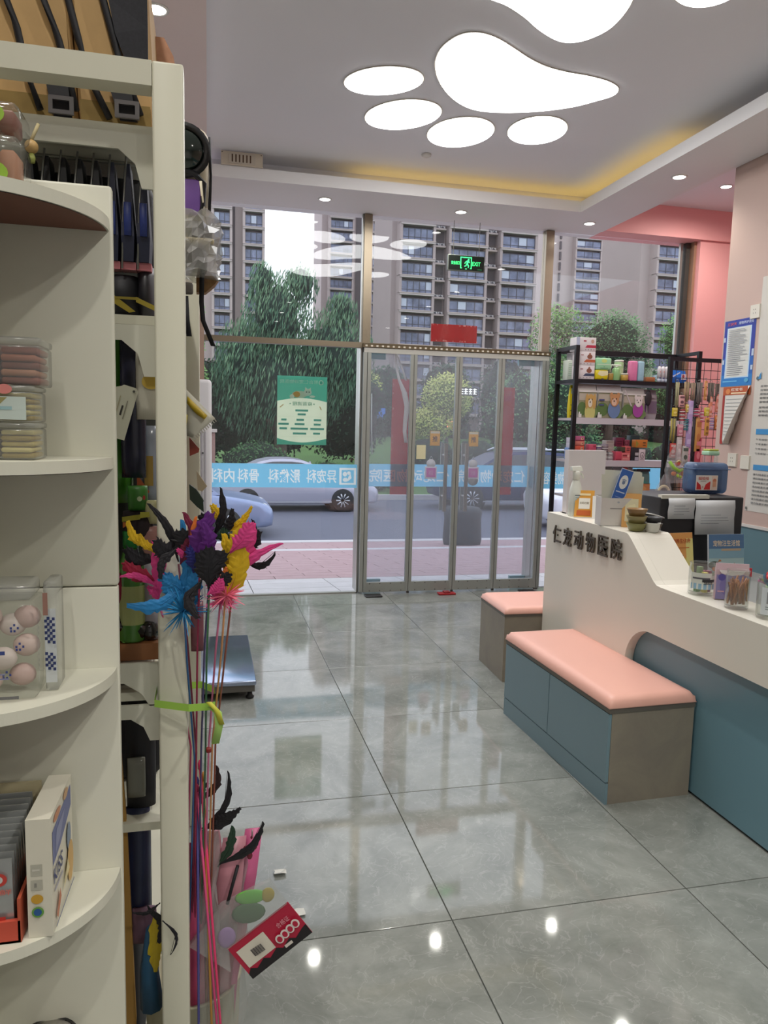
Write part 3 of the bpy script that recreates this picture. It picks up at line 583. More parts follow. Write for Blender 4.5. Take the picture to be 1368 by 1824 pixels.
# ---- lit signs across the road
mLit = lamp_mat('lit_sign_white', (1, 1, 1), 1.6)
t = thing('shop_sign', 'white lit shop sign among the trees behind the door screen', 'sign', (11.29, 33, 2.989)); t.scale = (.3, .3, .3)
b = M(); b.box(-.1, 3.0, 0, .2, -.1, 1.15, mat('1d2420', .6)); ob('sign_board', b, t)
for x in (.1, 2.7): b = M(); b.box(x, x+.1, .04, .16, -11, -.1, mDarkF); ob('post', b, t)
b = M(); r = random.Random(4)
for k in range(4):
    x = .1+.72*k
    for j in range(3): b.box(x, x+.55, -.04, 0, .1+.34*j, .22+.34*j, mLit)
    b.box(x+.1+.2*r.random(), x+.3, -.04, 0, .1, 1.0, mLit)
ob('lit_character', b, t)
for x, z, w, h, col, em, lab in ((8.7, 1.9, 1.0, .55, '3b68b0', .4, 'small blue sign across the road behind the second screen panel'), (12.9, 1.4, .8, .45, 'f0906a', 1.2, 'small orange lit sign across the road right of the middle stile')):
    b = M(); b.box(0, w, 0, .1, 0, h, mat(col, .5, emit=em)); b.box(w*.4, w*.5, .02, .08, -1.6, 0, mDarkF); tag(ob('road_sign', b, None, (x, 41, z)), lab, 'sign')
# ---- dark post on the pavement in front of the doors
b = M(); b.lathe([(.34, 0), (.36, .1), (.34, .5), (.36, .62), (.3, .7), (0.01, .72)], mat('202129', .7, var=.2, scale=6), n=20)
tag(ob('litter_bin', b, None, (4.6, 13.0, gz(13.0))), 'dark round bin on the pavement behind the second screen panel', 'bin')
# ---- brick gate post far left, with a coping
b = M(); b.box(-.28, .28, -.28, .28, 0, 1.9, mat('8a6a62', .8, var=.15, scale=10)); b.box(-.34, .34, -.34, .34, 1.9, 2.0, mat('b0a49c', .8)); tag(ob('brick_pier', b, None, (-.05, 24.75, -.75)), 'reddish brick pier on the verge at the left window edge', 'pier')
# ---- cars
mTyre = mat('1b1b1e', .8); mRim = mat('b8bcc4', .3, metal=.6); mCarGlass = mat('20262f', .08, spec=.8)
def wheel(par, x, y, r, face=-1):
    b = M(); b.lathe([(r*.62, -.1), (r*.92, -.1), (r, -.06), (r, .06), (r*.92, .1), (r*.62, .1)], mTyre, (0, 0, 0), 24, 'y'); w = ob('wheel', b, par, (x, y, r))
    b = M(); b.lathe([(r*.63, -.02), (r*.63, -.09), (r*.57, -.1), (r*.55, -.03)], mRim, n=24, axis='y', caps=False); b.lathe([(r*.6, -.03), (r*.6, -.02)], mat('3a3b40', .5), n=20, axis='y'); b.lathe([(r*.13, -.1), (r*.12, -.02)], mRim, n=12, axis='y')
    for k in range(10):
        a = 2*PI*k/10; b.tube([(r*.1*math.cos(a), -.075, r*.1*math.sin(a)), (r*.6*math.cos(a), -.085, r*.6*math.sin(a))], .028, mRim, 5)
    o = ob('rim', b, w)
    if face > 0: o.rotation_euler = (0, 0, PI)
def car(name, label, loc, rz, body, low, high, L, wheels, r, wdt=.88, suv=False):
    """low: side outline of the lower body; high: side outline of the glasshouse (x forward, z up)"""
    t = thing(name, label, 'car', loc, rz)
    mB = mat(body, .28, metal=.35, var=.02, scale=2, spec=.6)
    def shrink(o, k): cx = sum(p[0] for p in o)/len(o); cz = sum(p[1] for p in o)/len(o); return [(cx+(x-cx)*k, cz+(z-cz)*(1-(1-k)*1.2)) for x, z in o]
    lo = smoothpoly(low, 2); b = M()
    b.loft([[(x, y, z) for x, z in shrink(lo, k)] for y, k in ((-wdt, .90), (-wdt*.97, .97), (-wdt*.86, 1), (wdt*.86, 1), (wdt*.97, .97), (wdt, .90))], mB, smooth=True); ob('body', b, t)
    hi = smoothpoly(high, 2)
    b = M(); b.loft([[(x, y*(1-.22*max(0, (z-high[0][1]))/(.62)), z) for x, z in hi] for y in (-wdt*.93, -wdt*.90, wdt*.90, wdt*.93)], mB); ob('cabin', b, t)
    cx = sum(p[0] for p in hi)/len(hi); cz = sum(p[1] for p in hi)/len(hi)
    gl = [(cx+(x-cx)*.90, cz+.01+(z-cz)*.74) for x, z in hi]
    for s in (-1, 1):
        b = M(); b.loft([[(x, s*(wdt*.93+e)*(1-.22*max(0, (z-high[0][1]))/(.62)), z) for x, z in gl] for e in (-.01, .008)], mCarGlass); ob('side_window', b, t)
        b = M()
        for px in (cx-.05, cx+.75): b.box(px, px+.05, s*wdt*.86-.05, s*wdt*.86+.06, high[0][1]+.02, cz+.18, mB)
        ob('window_pillar', b, t)
        b = M(); b.rbox(cx+1.0 if not suv else cx+.95, cx+1.15, min(s*wdt*.95, s*wdt*1.13), max(s*wdt*.95, s*wdt*1.13), high[0][1]+.0, high[0][1]+.14, mB, .03); ob('wing_mirror', b, t)
        b = M(); b.box(-L*.36, L*.33, s*wdt-.012 if s > 0 else s*wdt-.004, s*wdt+.004 if s > 0 else s*wdt+.012, .26, .30, mRim); ob('sill_trim', b, t)
        b = M(); b.ball((L*.455, s*wdt*.72, .66), .12, .18, .085, mat('d8dde2', .12, spec=.8)); ob('headlight', b, t)
        b = M(); b.ball((-L*.47, s*wdt*.74, .80), .07, .17, .11, mat('b3202a', .2)); ob('tail_lamp', b, t)
    for x in wheels:
        for s in (-1, 1):
            wheel(t, x, s*(wdt-.06), r, s)
            b = M(); b.lathe([(r*1.2, 0), (r*1.2, .03)], mat('17181b', .8), (x, -s*0, r), 24, 'y'); o = ob('wheel_arch', b, t, (0, s*(wdt-.02)-.015, 0))
    return t

sedan_low = [(-2.3, .35), (-2.36, .62), (-2.3, .92), (-1.7, 1.0), (-.6, .98), (.7, .97), (1.5, .88), (2.1, .76), (2.33, .62), (2.34, .36), (2.2, .24), (1.2, .22), (-1.2, .22), (-2.15, .24)]
sedan_hi = [(-1.75, .95), (-1.0, 1.38), (-.4, 1.46), (.2, 1.42), (.75, 1.2), (1.25, .93), (.3, .92), (-.9, .92)]
car('silver_car', 'silver saloon parked across the road behind the blue window strip', (2.38, 21.4, -.95), 0, 'b3b4c4', sedan_low, sedan_hi, 4.7, (-1.33, 1.31), .325)
car('blue_car', 'grey blue car nose driving in at the left edge of the window', (-1.0, 16.6, -.95), 0, '8896b8', sedan_low, sedan_hi, 4.7, (-1.33, 1.36), .325)
suv_low = [(-2.3, .5), (-2.34, .8), (-2.25, 1.1), (-1.4, 1.14), (.8, 1.12), (1.7, 1.04), (2.22, .9), (2.34, .7), (2.3, .46), (2.1, .32), (1.0, .3), (-1.0, .3), (-2.1, .32)]
suv_hi = [(-2.15, 1.1), (-1.95, 1.62), (-1.2, 1.76), (.1, 1.74), (.7, 1.55), (1.35, 1.1), (.2, 1.08), (-1.0, 1.08)]
SV = car('dark_suv', 'dark blue off-roader parked across the road behind the right red banner', (9.0, 21.6, -.95), PI, '323c5c', suv_low, suv_hi, 4.7, (-1.4, 1.42), .37, .92, True)
b = M()
for s in (-1, 1): b.tube([(-1.7, s*.62, 1.77), (-1.6, s*.62, 1.83), (.2, s*.62, 1.82), (.4, s*.62, 1.74)], .03, mRim)
ob('roof_rail', b, SV)
WC = car('white_car', 'white saloon seen from behind, half hidden by the right door jamb', (10.3, 17.05, -.95), 0, 'd9dce6', sedan_low, sedan_hi, 4.7, (-1.33, 1.31), .325)
# ================================================================ RECEPTION COUNTER
mCtr = mat('e6e2d6', .35, var=.015, scale=3); mCtrTeal = mat('7097a6', .42, var=.03, scale=4); mBrown = mat('4d4335', .4)
ct = thing('reception_counter', 'white reception counter with stepped top, teal recessed base and brown lettering', 'counter', (1.91, 3.94, 0))
def cp(name, f): b = M(); f(b); return ob(name, b, ct, (-1.91, -3.94, 0))
YE = .25
arcp = [(3.052-.19+.19*math.cos(a), .613-.19+.19*math.sin(a)) for a in [PI/2*k/10 for k in range(11)]]       # rounded corner of the cut-out
front = [(3.94, 0), (3.94, 1.027), (3.10, 1.027), (3.085, 1.022), (3.06, 1.005), (2.865, .848), (2.84, .833), (2.81, .83), (YE, .83), (YE, .613)]+list(reversed(arcp))+[(3.052, 0)]
cp('front_panel', lambda b: b.prism(front, 'x', 1.91, 1.955, mCtr))
topl = [(3.94, .995), (3.94, 1.027), (3.10, 1.027), (3.085, 1.022), (3.06, 1.005), (2.865, .848), (2.84, .833), (2.81, .83), (YE, .83), (YE, .798), (2.83, .798), (3.08, .995)]
cp('top', lambda b: b.prism(topl, 'x', 1.9555, 2.13, mCtr))
cp('end_panel', lambda b: b.box(1.9555, 2.13, 3.91, 3.94, 0, .995, mCtr))
cp('base_panel', lambda b: b.box(1.958, 1.975, YE, 3.90, .012, .79, mCtrTeal))
cp('plinth', lambda b: b.box(1.966, 1.98, YE, 3.90, 0, .012, mat('1d2226', .6)))
cp('back_panel', lambda b: b.box(2.112, 2.13, YE, 3.905, 0, .79, mCtr))
for k, ch in enumerate('仁宠动物医院'):
    vs, fs, ar = glyphs(ch, .008); y0 = 3.835-.1245*k; w = .092; b = M(); n = len(vs)
    z0 = .868+.004*k
    A = [(1.905, y0-a*w, z0+c*.1) for a, c in vs]; B = [(1.897, y0-a*w, z0+c*.1) for a, c in vs]
    from collections import Counter
    ed = Counter(); dirn = {}
    for f in fs:
        for i in range(len(f)): p, q = f[i], f[(i+1) % len(f)]; ed[tuple(sorted((p, q)))] += 1; dirn[tuple(sorted((p, q)))] = (p, q)
    side = [(dirn[e][0], dirn[e][1], dirn[e][1]+n, dirn[e][0]+n) for e, c in ed.items() if c == 1]
    b.add(A+B, [tuple(i+n for i in f) for f in fs]+[tuple(reversed(f)) for f in fs]+side, mBrown)
    b.box(1.903, 1.911, y0-.5*w, y0-.45*w, z0+.04, z0+.05, mBrown)
    ob('letter', b, ct, (-1.91, -3.94, 0))
mDesk = mat('8c8f8e', .5)
b = M(); b.box(2.135, 2.95, .4, 3.9, .71, .74, mDesk)
for x, y in ((2.2, .5), (2.9, .5), (2.2, 3.8), (2.9, 3.8)): b.box(x-.025, x+.025, y-.025, y+.025, 0, .71, mDesk)
tag(ob('staff_desk', b), 'grey work desk hidden behind the white reception counter', 'desk')
# ================================================================ BENCHES
mWood = tile_mat('grey_wood', '8a8176', '99907f', .5, 1.2); mWood.node_tree.nodes['Noise Texture'].inputs['Scale'].default_value = 5
mDraw = mat('7b95a0', .38, var=.03, scale=5); mCush = mat('efb6a6', .38, var=.02, scale=4, spec=.5); mLid = mat('68625a', .5)
def cushion(x0, x1, y0, y1, z0, z1, m):
    b = M(); nx, ny = 14, 22; r = .035; grid = []
    def prof(t, L): e = min(t, 1-t)*L; return 1 if e > r else math.sqrt(max(0, 1-((r-e)/r)**2))
    for j in range(ny+1):
        row = []
        for i in range(nx+1):
            sx, sy = .5-.5*math.cos(PI*i/nx), .5-.5*math.cos(PI*j/ny)
            h = min(prof(sx, x1-x0), prof(sy, y1-y0)); h = h*(1+.12*math.sin(PI*sx)*math.sin(PI*sy))
            row.append((x0+(x1-x0)*sx, y0+(y1-y0)*sy, z0+.004+(z1-z0-.004)*h))
        grid.append(row)
    bot = [[(p[0], p[1], z0) for p in r_] for r_ in grid]
    R, C = len(grid), len(grid[0]); vs = [p for r_ in grid for p in r_]+[p for r_ in bot for p in r_]; k = R*C; fs = []
    for j in range(R-1):
        for i in range(C-1): a = j*C+i; fs += [(a, a+1, a+C+1, a+C), (k+a, k+a+C, k+a+C+1, k+a+1)]
    for i in range(C-1): fs += [(i, k+i, k+i+1, i+1), ((R-1)*C+i, (R-1)*C+i+1, k+(R-1)*C+i+1, k+(R-1)*C+i)]
    for j in range(R-1): fs += [(j*C, (j+1)*C, k+(j+1)*C, k+j*C), (j*C+C-1, k+j*C+C-1, k+(j+1)*C+C-1, (j+1)*C+C-1)]
    b.add(vs, fs, m, True); return b
bn = thing('storage_bench', 'long bench with pink padded seat and two slate blue drawers before the counter', 'bench', (1.551, 2.56, 0), math.radians(1.8))
LB = .985; WB = .395
b = M(); b.box(.014, WB, 0, LB, 0, .382, mWood); ob('carcass', b, bn)
b = M(); b.box(0, WB+.002, -.003, LB, .382, .402, mLid); ob('lid', b, bn)
for y0, y1 in ((.002, .497), (.502, LB-.003)): b = M(); b.box(0, .0135, y0, y1, .093, .378, mDraw); ob('drawer_front', b, bn)
b = M(); b.box(.001, .0135, 0, LB-.002, 0, .088, mDraw); ob('plinth_board', b, bn)
ob('seat_cushion', cushion(-.004, WB+.004, -.006, LB+.004, .4025, .448, mCush), bn)
bn2 = thing('storage_bench', 'short pink topped bench of grey wood at the far end of the counter', 'bench', (1.70, 4.0, 0), math.radians(-2))
b = M(); b.box(0, .62, 0, .43, 0, .395, mWood); ob('carcass', b, bn2)
b = M(); b.box(-.002, .62, -.003, .43, .395, .412, mLid); ob('lid', b, bn2)
b = M(); b.rbox(.12, .17, -.014, -.0005, .285, .305, mat('d9d4c4', .5), .004); b.tube([(.125, -.008, .29), (.11, -.02, .275)], .004, mat('d9d4c4', .5)); ob('latch', b, bn2)
ob('seat_cushion', cushion(-.004, .62, -.006, .434, .4125, .452, mCush), bn2)

# ================================================================ THINGS ON THE HIGH TOP
ZH = 1.0275
mClear = glass_mat('clear_plastic', (.93, .94, .93), .06, (.9, .9, .88), 1.4, .06)
mBagClear = glass_mat('clear_bag', (.9, .91, .9), .14, (.85, .85, .85), 1.45, .12)
b = M(); b.box(0, .23, 0, .05, 0, .36, mat('ddd6d6', .5)); b.box(.0, .23, -.02, .07, 0, .006, mat('c8c2c0', .5)); tag(ob('display_board', b, None, (1.975, 3.84, ZH)), 'blank white upright display panel standing behind the spray bottle', 'display panel')
t = thing('spray_bottle', 'tall white spray bottle at the far end of the counter', 'bottle', (1.975, 3.74, ZH))
b = M(); b.lathe([(.034, 0), (.037, .006), (.036, .13), (.028, .17), (.02, .195), (.02, .2)], mat('e4e6dc', .35)); ob('body', b, t)
b = M(); b.lathe([(.021, .2), (.021, .245), (.018, .25)], mat('eef0e6', .3)); b.loft([[(-.032, -.016, .25), (.03, -.016, .25), (.03, .016, .25), (-.032, .016, .25)], [(-.034, -.013, .272), (.022, -.013, .276), (.022, .013, .276), (-.034, .013, .272)]], mat('eef0e6', .3)); ob('head', b, t)
b = M(); b.tube([(.022, 0, .24), (.036, 0, .225), (.042, 0, .21)], .005, mat('eef0e6', .3)); ob('trigger', b, t)
pr('print', t, (-.024, -.0375, .02), X_, Z_, [('r', 0, 0, .048, .1, 'd3dedc'), ('r', .002, .096, .044, .004, '3a4654')]+lines(.004, .006, .04, .085, 7, '8fa0a6'))
t = thing('price_stand', 'orange and white slanted code stand beside the spray bottle', 'stand', (1.985, 3.66, ZH), math.radians(-18))
b = M(); b.loft([[(-.05, 0, 0), (.05, 0, 0), (.05, .004, 0), (-.05, .004, 0)], [(-.035, .05, .145), (.065, .05, .145), (.065, .054, .145), (-.035, .054, .145)]], mat('e0a03a', .4)); b.box(-.05, .06, -.01, .06, -.0, .004, mat('d8d2c6', .4)); ob('board', b, t)
n_ = Vector((.015, .05, .145)).normalized()
pr('print', t, (-.05, -.0006, .0), X_, n_, [('r', .012, .012, .076, .03, 'c8622a'), ('r', .02, .05, .06, .06, 'eeeadf'), ('t', '扫码付款', .025, .075, .05, .014, '7a6a4a'), ('r', .02, .125, .06, .012, 'f3dfae')])
t = thing('white_card', 'white printed card leaning next to the orange stand', 'card', (2.055, 3.60, ZH), math.radians(-15))
b = M(); b.loft([[(-.045, 0, 0), (.045, 0, 0), (.045, .003, 0), (-.045, .003, 0)], [(-.035, .045, .12), (.055, .045, .12), (.055, .048, .12), (-.035, .048, .12)]], mat('e4e2de', .5)); ob('sheet', b, t)
pr('print', t, (-.045, -.0006, 0), X_, Vector((.01, .045, .12)).normalized(), [('r', .03, .03, .04, .07, 'c4c6cc')]+lines(.032, .032, .03, .066, 6, '6a6c78'))
t = thing('leaflet_box', 'white leaflet box on the counter holding cream envelopes and a blue card', 'box', (1.99, 3.32, ZH), math.radians(-12))
b = M()
b.box(-.085, .085, 0, .003, 0, .14, mat('dcd8d4', .5)); b.box(-.085, .085, .09, .093, 0, .15, mat('dcd8d4', .5)); b.box(-.085, -.082, .003, .09, 0, .145, mat('d2cecb', .5)); b.box(.082, .085, .003, .09, 0, .145, mat('d2cecb', .5)); b.box(-.085, .085, 0, .093, 0, .003, mat('d2cecb', .5))
ob('tray', b, t); pr('print', t, (-.085, 0, 0), X_, Z_, [('r', .045, .085, .08, .006, 'a6a2a2'), ('e', .085, .12, .006, .005, 'b4b8c0')])
for k, (dx, dz, rt) in enumerate(((.04, .15, -.05), (.06, .165, .04), (.085, .155, -.02), (.1, .14, .06))):
    b = M(); b.box(-.09, .09, 0, .0025, -.125, .09, mat('dcdccb', .6)); o = ob('envelope', b, None, (1.99+dx-.02, 3.345+.016*k+.005, ZH+.13+dz-.14+.03)); o.rotation_euler = (-.05, rt, -.2)
    tag(o, ['cream envelope frontmost behind the blue card', 'second cream envelope behind the blue card', 'third cream envelope behind the blue card', 'rearmost cream envelope leaning right in the leaflet box'][k], 'envelope', 'cream envelopes in the leaflet box')
b = M(); b.box(-.033, .033, 0, .002, 0, .175, mat('3c6cc0', .4)); o = tag(ob('blue_card', b, None, (1.985, 3.335, ZH+.115)), 'blue card with a white oval emblem standing in the leaflet box', 'card'); o.rotation_euler = (0, .3, -.2)
pr('print', o, (-.033, 0, 0), X_, Z_, [('r', 0, 0, .003, .175, 'dfe6ee'), ('r', .063, 0, .003, .175, 'dfe6ee'), ('r', 0, .172, .066, .003, 'dfe6ee'), ('e', .033, .11, .021, .036, 'eef0ee'), ('e', .033, .108, .008, .01, '7d8fae'), ('e', .026, .12, .003, .004, '7d8fae'), ('e', .033, .123, .003, .004, '7d8fae'), ('e', .04, .12, .003, .004, '7d8fae'), ('r', .01, .055, .046, .006, 'c9d6ee'), ('r', .014, .03, .03, .003, '8fb0e4')])
t = thing('calendar_stand', 'small orange wooden desk easel with a pale sheet, right of the leaflet box', 'stand', (2.035, 3.27, ZH), math.radians(-30))
b = M()
for s in (0, 1): b.loft([[(-.045, .1*s, 0), (.045, .1*s, 0), (.045, .1*s+.006, 0), (-.045, .1*s+.006, 0)], [(-.045, .05, .165), (.045, .05, .165), (.045, .056, .165), (-.045, .056, .165)]], mat('d8a25c', .5))
ob('easel', b, t); pr('print', t, (-.045, -.0006, 0), X_, Vector((0, .05, .165)).normalized(), [('r', .014, .03, .062, .115, 'd8cfa8'), ('p', [(.02, .07), (.03, .11), (.06, .12), (.07, .08), (.05, .05)], 'e2d9ae')])
mBowl = mat('8d8a52', .3, var=.25, scale=18)
for k in range(3):
    b = M(); b.lathe([(.02, 0), (.034, .004), (.047, .035), (.049, .04), (.045, .04), (.032, .01), (.0, .008)], mat(('85834d', '94885a', '8f6f45')[k], .3, var=.2, scale=18), n=24); o = ob('pet_bowl', b, None, (1.99, 3.15, ZH+.034*k))
    tag(o, ('olive pet bowl at the bottom of the stack on the counter corner', 'olive pet bowl in the middle of the stack on the counter corner', 'brown rimmed pet bowl on top of the stack at the counter corner')[k], 'bowl', 'pet bowls stacked on the counter')
for k, (c, lab) in enumerate((('5d5343', 'brown bowl at the bottom of the stack behind the white cup'), ('2b2a2e', 'black bowl with food sachets on the bowl behind the white cup'))):
    b = M(); b.lathe([(.025, 0), (.036, .004), (.048, .032), (.05, .036), (.046, .036), (.034, .01), (.0, .008)], mat(c, .35), n=24); tag(ob('pet_bowl', b, None, (2.083, 3.165, ZH+.03*k)), lab, 'bowl', 'bowls behind the white cup')
b = M(); b.lathe([(.026, 0), (.03, .002), (.036, .04), (.038, .045), (.035, .045), (.027, .008), (0, .006)], mat('dcdcd4', .4), n=24); tag(ob('paper_cup', b, None, (2.055, 3.118, ZH)), 'small white cup at the corner of the high counter top', 'cup')
# printer with papers behind the ledge
t = thing('printer', 'grey printer with a curling stack of paper behind the counter ledge', 'printer', (2.25, 3.62, .74))
b = M(); b.rbox(-.10, .088, -.16, .16, 0, .27, mat('8d8c8c', .5), .012); b.box(-.101, .089, -.162, -.158, .17, .178, mat('3a3a3c', .5)); b.box(-.101, .089, -.162, -.158, .09, .098, mat('3a3a3c', .5)); ob('case', b, t)
b = M(); b.slab([[(-.09+.21*i/8, -.13, .298+.03*math.sin(PI*(.2+.75*i/8))), (-.09+.21*i/8, .13, .285+.035*math.sin(PI*(.15+.62*i/8)))] for i in range(9)], .006, mat('e3e3e0', .6), Z_); ob('paper_sheet', b, t)
b = M(); b.box(-.09, .085, -.13, .14, .271, .295, mat('c6c4c0', .6)); ob('paper_stack', b, t)
# black cabinet, papers, jug, dispenser
t = thing('black_cabinet', 'black boxy cabinet behind the low counter with two taped papers', 'cabinet', (2.60, 3.5, .74))
b = M(); b.rbox(-.255, .262, 0, .42, 0, .415, mat('26262a', .45, var=.12), .008); ob('case', b, t)
mPap = mat('d6d8da', .6)
for nm, pts, w in (('paper', [(.0, -.012, .412), (.0, -.02, .38), (.0, -.012, .34), (.0, -.016, .30)], .16), ('paper', [(.0, -.01, .40), (.0, -.016, .36), (.0, -.012, .3), (.0, -.02, .215)], .245)):
    x = -.135 if w < .2 else .075
    b = M(); ribbon(b, [(x, p[1], p[2]) for p in pts], w, mPap, th=.001); o = ob('taped_paper', b, t)
    pr('print', o, (x-w/2+.02, -.0225, .32 if w < .2 else .27), X_, Z_, lines(.01, 0, w-.06, .06, 4, '8d9298', .18))
b = M(); b.box(-.25, .04, -.004, .03, .408, .428, mat('d6d4c6', .5)); ob('roller_tape', b, t)
mJug = glass_mat('jug_blue', (.30, .42, .62), .35, (.22, .33, .52), 1.45, .1)
t = thing('water_jug', 'blue water jug with a red and white label on the black cabinet', 'jug', (2.795, 3.76, 1.1555), math.radians(-4))
b = M(); b.rbox(-.105, .115, -.07, .07, 0, .178, mJug, .03, 4); b.rbox(-.108, .118, -.073, .073, .138, .144, mJug, .003); ob('body', b, t)
b = M(); b.rbox(-.08, .09, -.05, .05, .005, .14, mat('6d86ae', .4), .02, 3); ob('water', b, t)
pr('label', t, (-.098, -.0745, .022), X_, Z_, [('r', 0, 0, .135, .085, 'e6e0d8'), ('r', .098, .003, .034, .079, 'ecd2c0'), ('p', [(.006, .004), (.036, .004), (.03, .03), (.006, .05)], 'cc2a2c'), ('p', [(.05, .004), (.09, .004), (.09, .052), (.062, .034)], 'cc2a2c'), ('e', .043, .03, .007, .014, 'e6e0d8'), ('t', '娃哈哈', .015, .058, .065, .02, 'c85a50'), ('r', .028, .05, .035, .003, '9a8a86'), ('e', .115, .055, .011, .012, 'd08060'), ('r', .105, .02, .02, .03, 'dca080'), ('t', '水', .038, .012, .01, .014, 'c84a44')])
t = thing('food_dispenser', 'clear food canister with a green lid behind the blue jug', 'canister', (2.90, 3.86, 1.1555))
b = M(); b.rbox(-.033, .033, -.033, .033, 0, .215, mClear, .01); b.box(.0, .006, -.035, -.033, .05, .2, mat('e8e0d4', .4)); ob('body', b, t)
b = M(); b.rbox(-.036, .036, -.036, .036, .215, .24, mat('a9cfae', .4), .006); b.rbox(-.032, .032, -.032, .032, .241, .252, mat('b8b64a', .4), .004); ob('lid', b, t)
# books in front of the cabinet
for loc, rz, tilt, w, h, d, c, lab, nm, sh in (
  ((2.36, 3.30, .741), .12, -.16, .175, .25, .03, 'd9d2c4', 'orange and yellow picture brochure leaning at the left of the black cabinet', 'brochure',
   [('r', 0, 0, .175, .25, 'e0a05a'), ('r', 0, 0, .175, .12, 'd9c95e'), ('p', [(0, .12), (0, .17), (.07, .12)], 'd88a48'), ('r', .13, .02, .045, .2, 'e6dc8c'), ('e', .03, .04, .03, .03, 'b08a2a'), ('e', .075, .13, .02, .03, 'e8d87a'), ('p', [(.1, .05), (.13, .05), (.115, .1)], '6a8a3a'), ('t', '宠物养生健康', .02, .195, .14, .025, 'b8502a'), ('r', .03, .17, .12, .004, 'c87a3a'), ('r', .105, .085, .004, .05, '4a5a2a')]),
  ((2.655, 3.33, .741), .02, -.12, .215, .235, .012, 'c8ccd0', 'blue cartoon brochure leaning before the right half of the black cabinet', 'brochure',
   [('r', 0, 0, .215, .235, 'a9c4c6'), ('r', 0, .14, .215, .095, '55779e'), ('r', 0, .11, .215, .05, '86aabb'), ('t', '宠物汪生活馆', .025, .172, .165, .032, 'e6d3b4'), ('r', .075, .148, .12, .012, 'b9a58a'), ('p', [(.13, .04), (.155, .085), (.185, .04)], 'a8703c'), ('e', .03, .075, .035, .02, '3c4a3a'), ('e', .035, .055, .018, .012, 'e07a2a'), ('e', .075, .05, .022, .014, 'dcd02c'), ('p', [(.05, .09), (.065, .105), (.075, .095)], 'c07a50'), ('r', 0, 0, .215, .035, '90a878')])):
    b = M(); b.box(-w/2, w/2, 0, d, 0, h, mat(c, .5)); o = tag(ob('brochure', b, None, loc), lab, 'brochure'); o.rotation_euler = (tilt, 0, rz); pr('cover', o, (-w/2, 0, 0), X_, Z_, sh)

# ================================================================ THINGS ON THE LOW TOP
ZL = .8305
def jar(name, lab, loc, r, h, wall, rim=True): 
    t = thing(name, lab, 'jar', loc)
    b = M(); b.lathe([(r*.9, 0), (r, .006), (r, h*.86), (r*.93, h*.9), (r*.93, h*.97), (r*.97, h*.975), (r*.97, h), (r*.88, h), (r*.88, h*.9), (r*.94, h*.84), (r*.94, .012), (.001, .008)], wall, n=28, caps=False); ob('wall', b, t); return t
def wrap(t, r, z0, z1, a0, a1, col, name='label', parts=(), n=16):
    b = M(); b.loft([[(r*math.cos(a0+(a1-a0)*k/n), r*math.sin(a0+(a1-a0)*k/n), z) for k in range(n+1)] for z in (z0, z1)], mat(col, .4), caps=False, closed=False, smooth=True)
    for (f0, f1, g0, g1, c) in parts:
        b.loft([[((r+.0006)*math.cos(a0+(a1-a0)*(f0+(f1-f0)*k/8)), (r+.0006)*math.sin(a0+(a1-a0)*(f0+(f1-f0)*k/8)), z0+(z1-z0)*g) for k in range(9)] for g in (g0, g1)], mat(c, .4), caps=False, closed=False)
    return ob(name, b, t)
r_ = random.Random(5)
t = jar('treat_jar', 'clear jar with a printed white and blue label at the counter step', (2.005, 2.665, ZL), .052, .135, mClear)
wrap(t, .0525, .03, .098, PI*1.02, PI*1.98, 'd6dad2', parts=((0, 1, 0, .35, '8fb4cc'), (.05, .5, .62, .72, '5a5a60'), (.3, .8, .45, .62, '3a3a3c'), (.55, .8, .85, 1, 'b6c8b4')))
b = M(); [b.box(x, x+.018, y, y+.02, .012+.001, .03+.09*r_.random(), mat(c, .4)) for x, y, c in ((-.03, -.01, '6a9a58'), (-.01, -.03, 'd8c860'), (.012, -.02, '9a4a66'), (-.01, .005, '8aa078'), (.012, .01, 'a8586e'))]; ob('sachet', b, t, kind='stuff')
pr('lettering', t, (-.03, -.0533, .052), X_, Z_, [('t', 'Sauce', .0, .0, .04, .016, '2c2c2e')])
t = thing('snack_pouch', 'pink and violet snack pouch with a cartoon bear cub standing behind the stick jar', 'pouch', (2.06, 2.555, ZL), math.radians(-24))
b = M(); W_, H_ = .125, .15
b.loft([[(-W_/2, -.012, .002), (W_/2, -.012, .002), (W_/2, .012, .002), (-W_/2, .012, .002)], [(-W_/2, -.014, .05), (W_/2, -.014, .05), (W_/2, .014, .05), (-W_/2, .014, .05)], [(-W_/2, -.008, .125), (W_/2, -.008, .125), (W_/2, .01, .125), (-W_/2, .01, .125)], [(-W_/2, -.002, H_), (W_/2, -.002, H_), (W_/2, .002, H_), (-W_/2, .002, H_)]], mat('d3b6c0', .3)); ob('bag', b, t)
pr('print', t, (-W_/2, -.0145, .004), X_, (0, .0, 1), [('r', .002, 0, .12, .1, '8d84b4'), ('e', .06, .055, .045, .045, '7d72ac'), ('e', .022, .09, .014, .014, '5c54a0'), ('e', .1, .09, .014, .014, '5c54a0'), ('e', .06, .042, .018, .014, 'b9b2d2'), ('e', .058, .062, .008, .01, '2a2840'), ('e', .056, .065, .002, .003, 'f0f0f4'), ('e', .085, .03, .016, .02, '9c6a58'), ('r', .008, .03, .025, .005, 'd8a8b4'), ('p', [(.01, .12), (.11, .12), (.1, .105), (.06, .098), (.02, .105)], 'e9e2e6')])
b = M(); b.box(W_/2+.0005, W_/2+.011, -.004, .004, .1, .135, mat('b8243a', .4)); ob('red_tab', b, t)
t = jar('treat_jar', 'clear jar filled with brown chew sticks', (1.985, 2.425, ZL), .043, .15, mClear)
b = M(); mSt = [mat(c, .5, var=.15, scale=25) for c in ('a8683a', '8d5228', 'b87a48')]
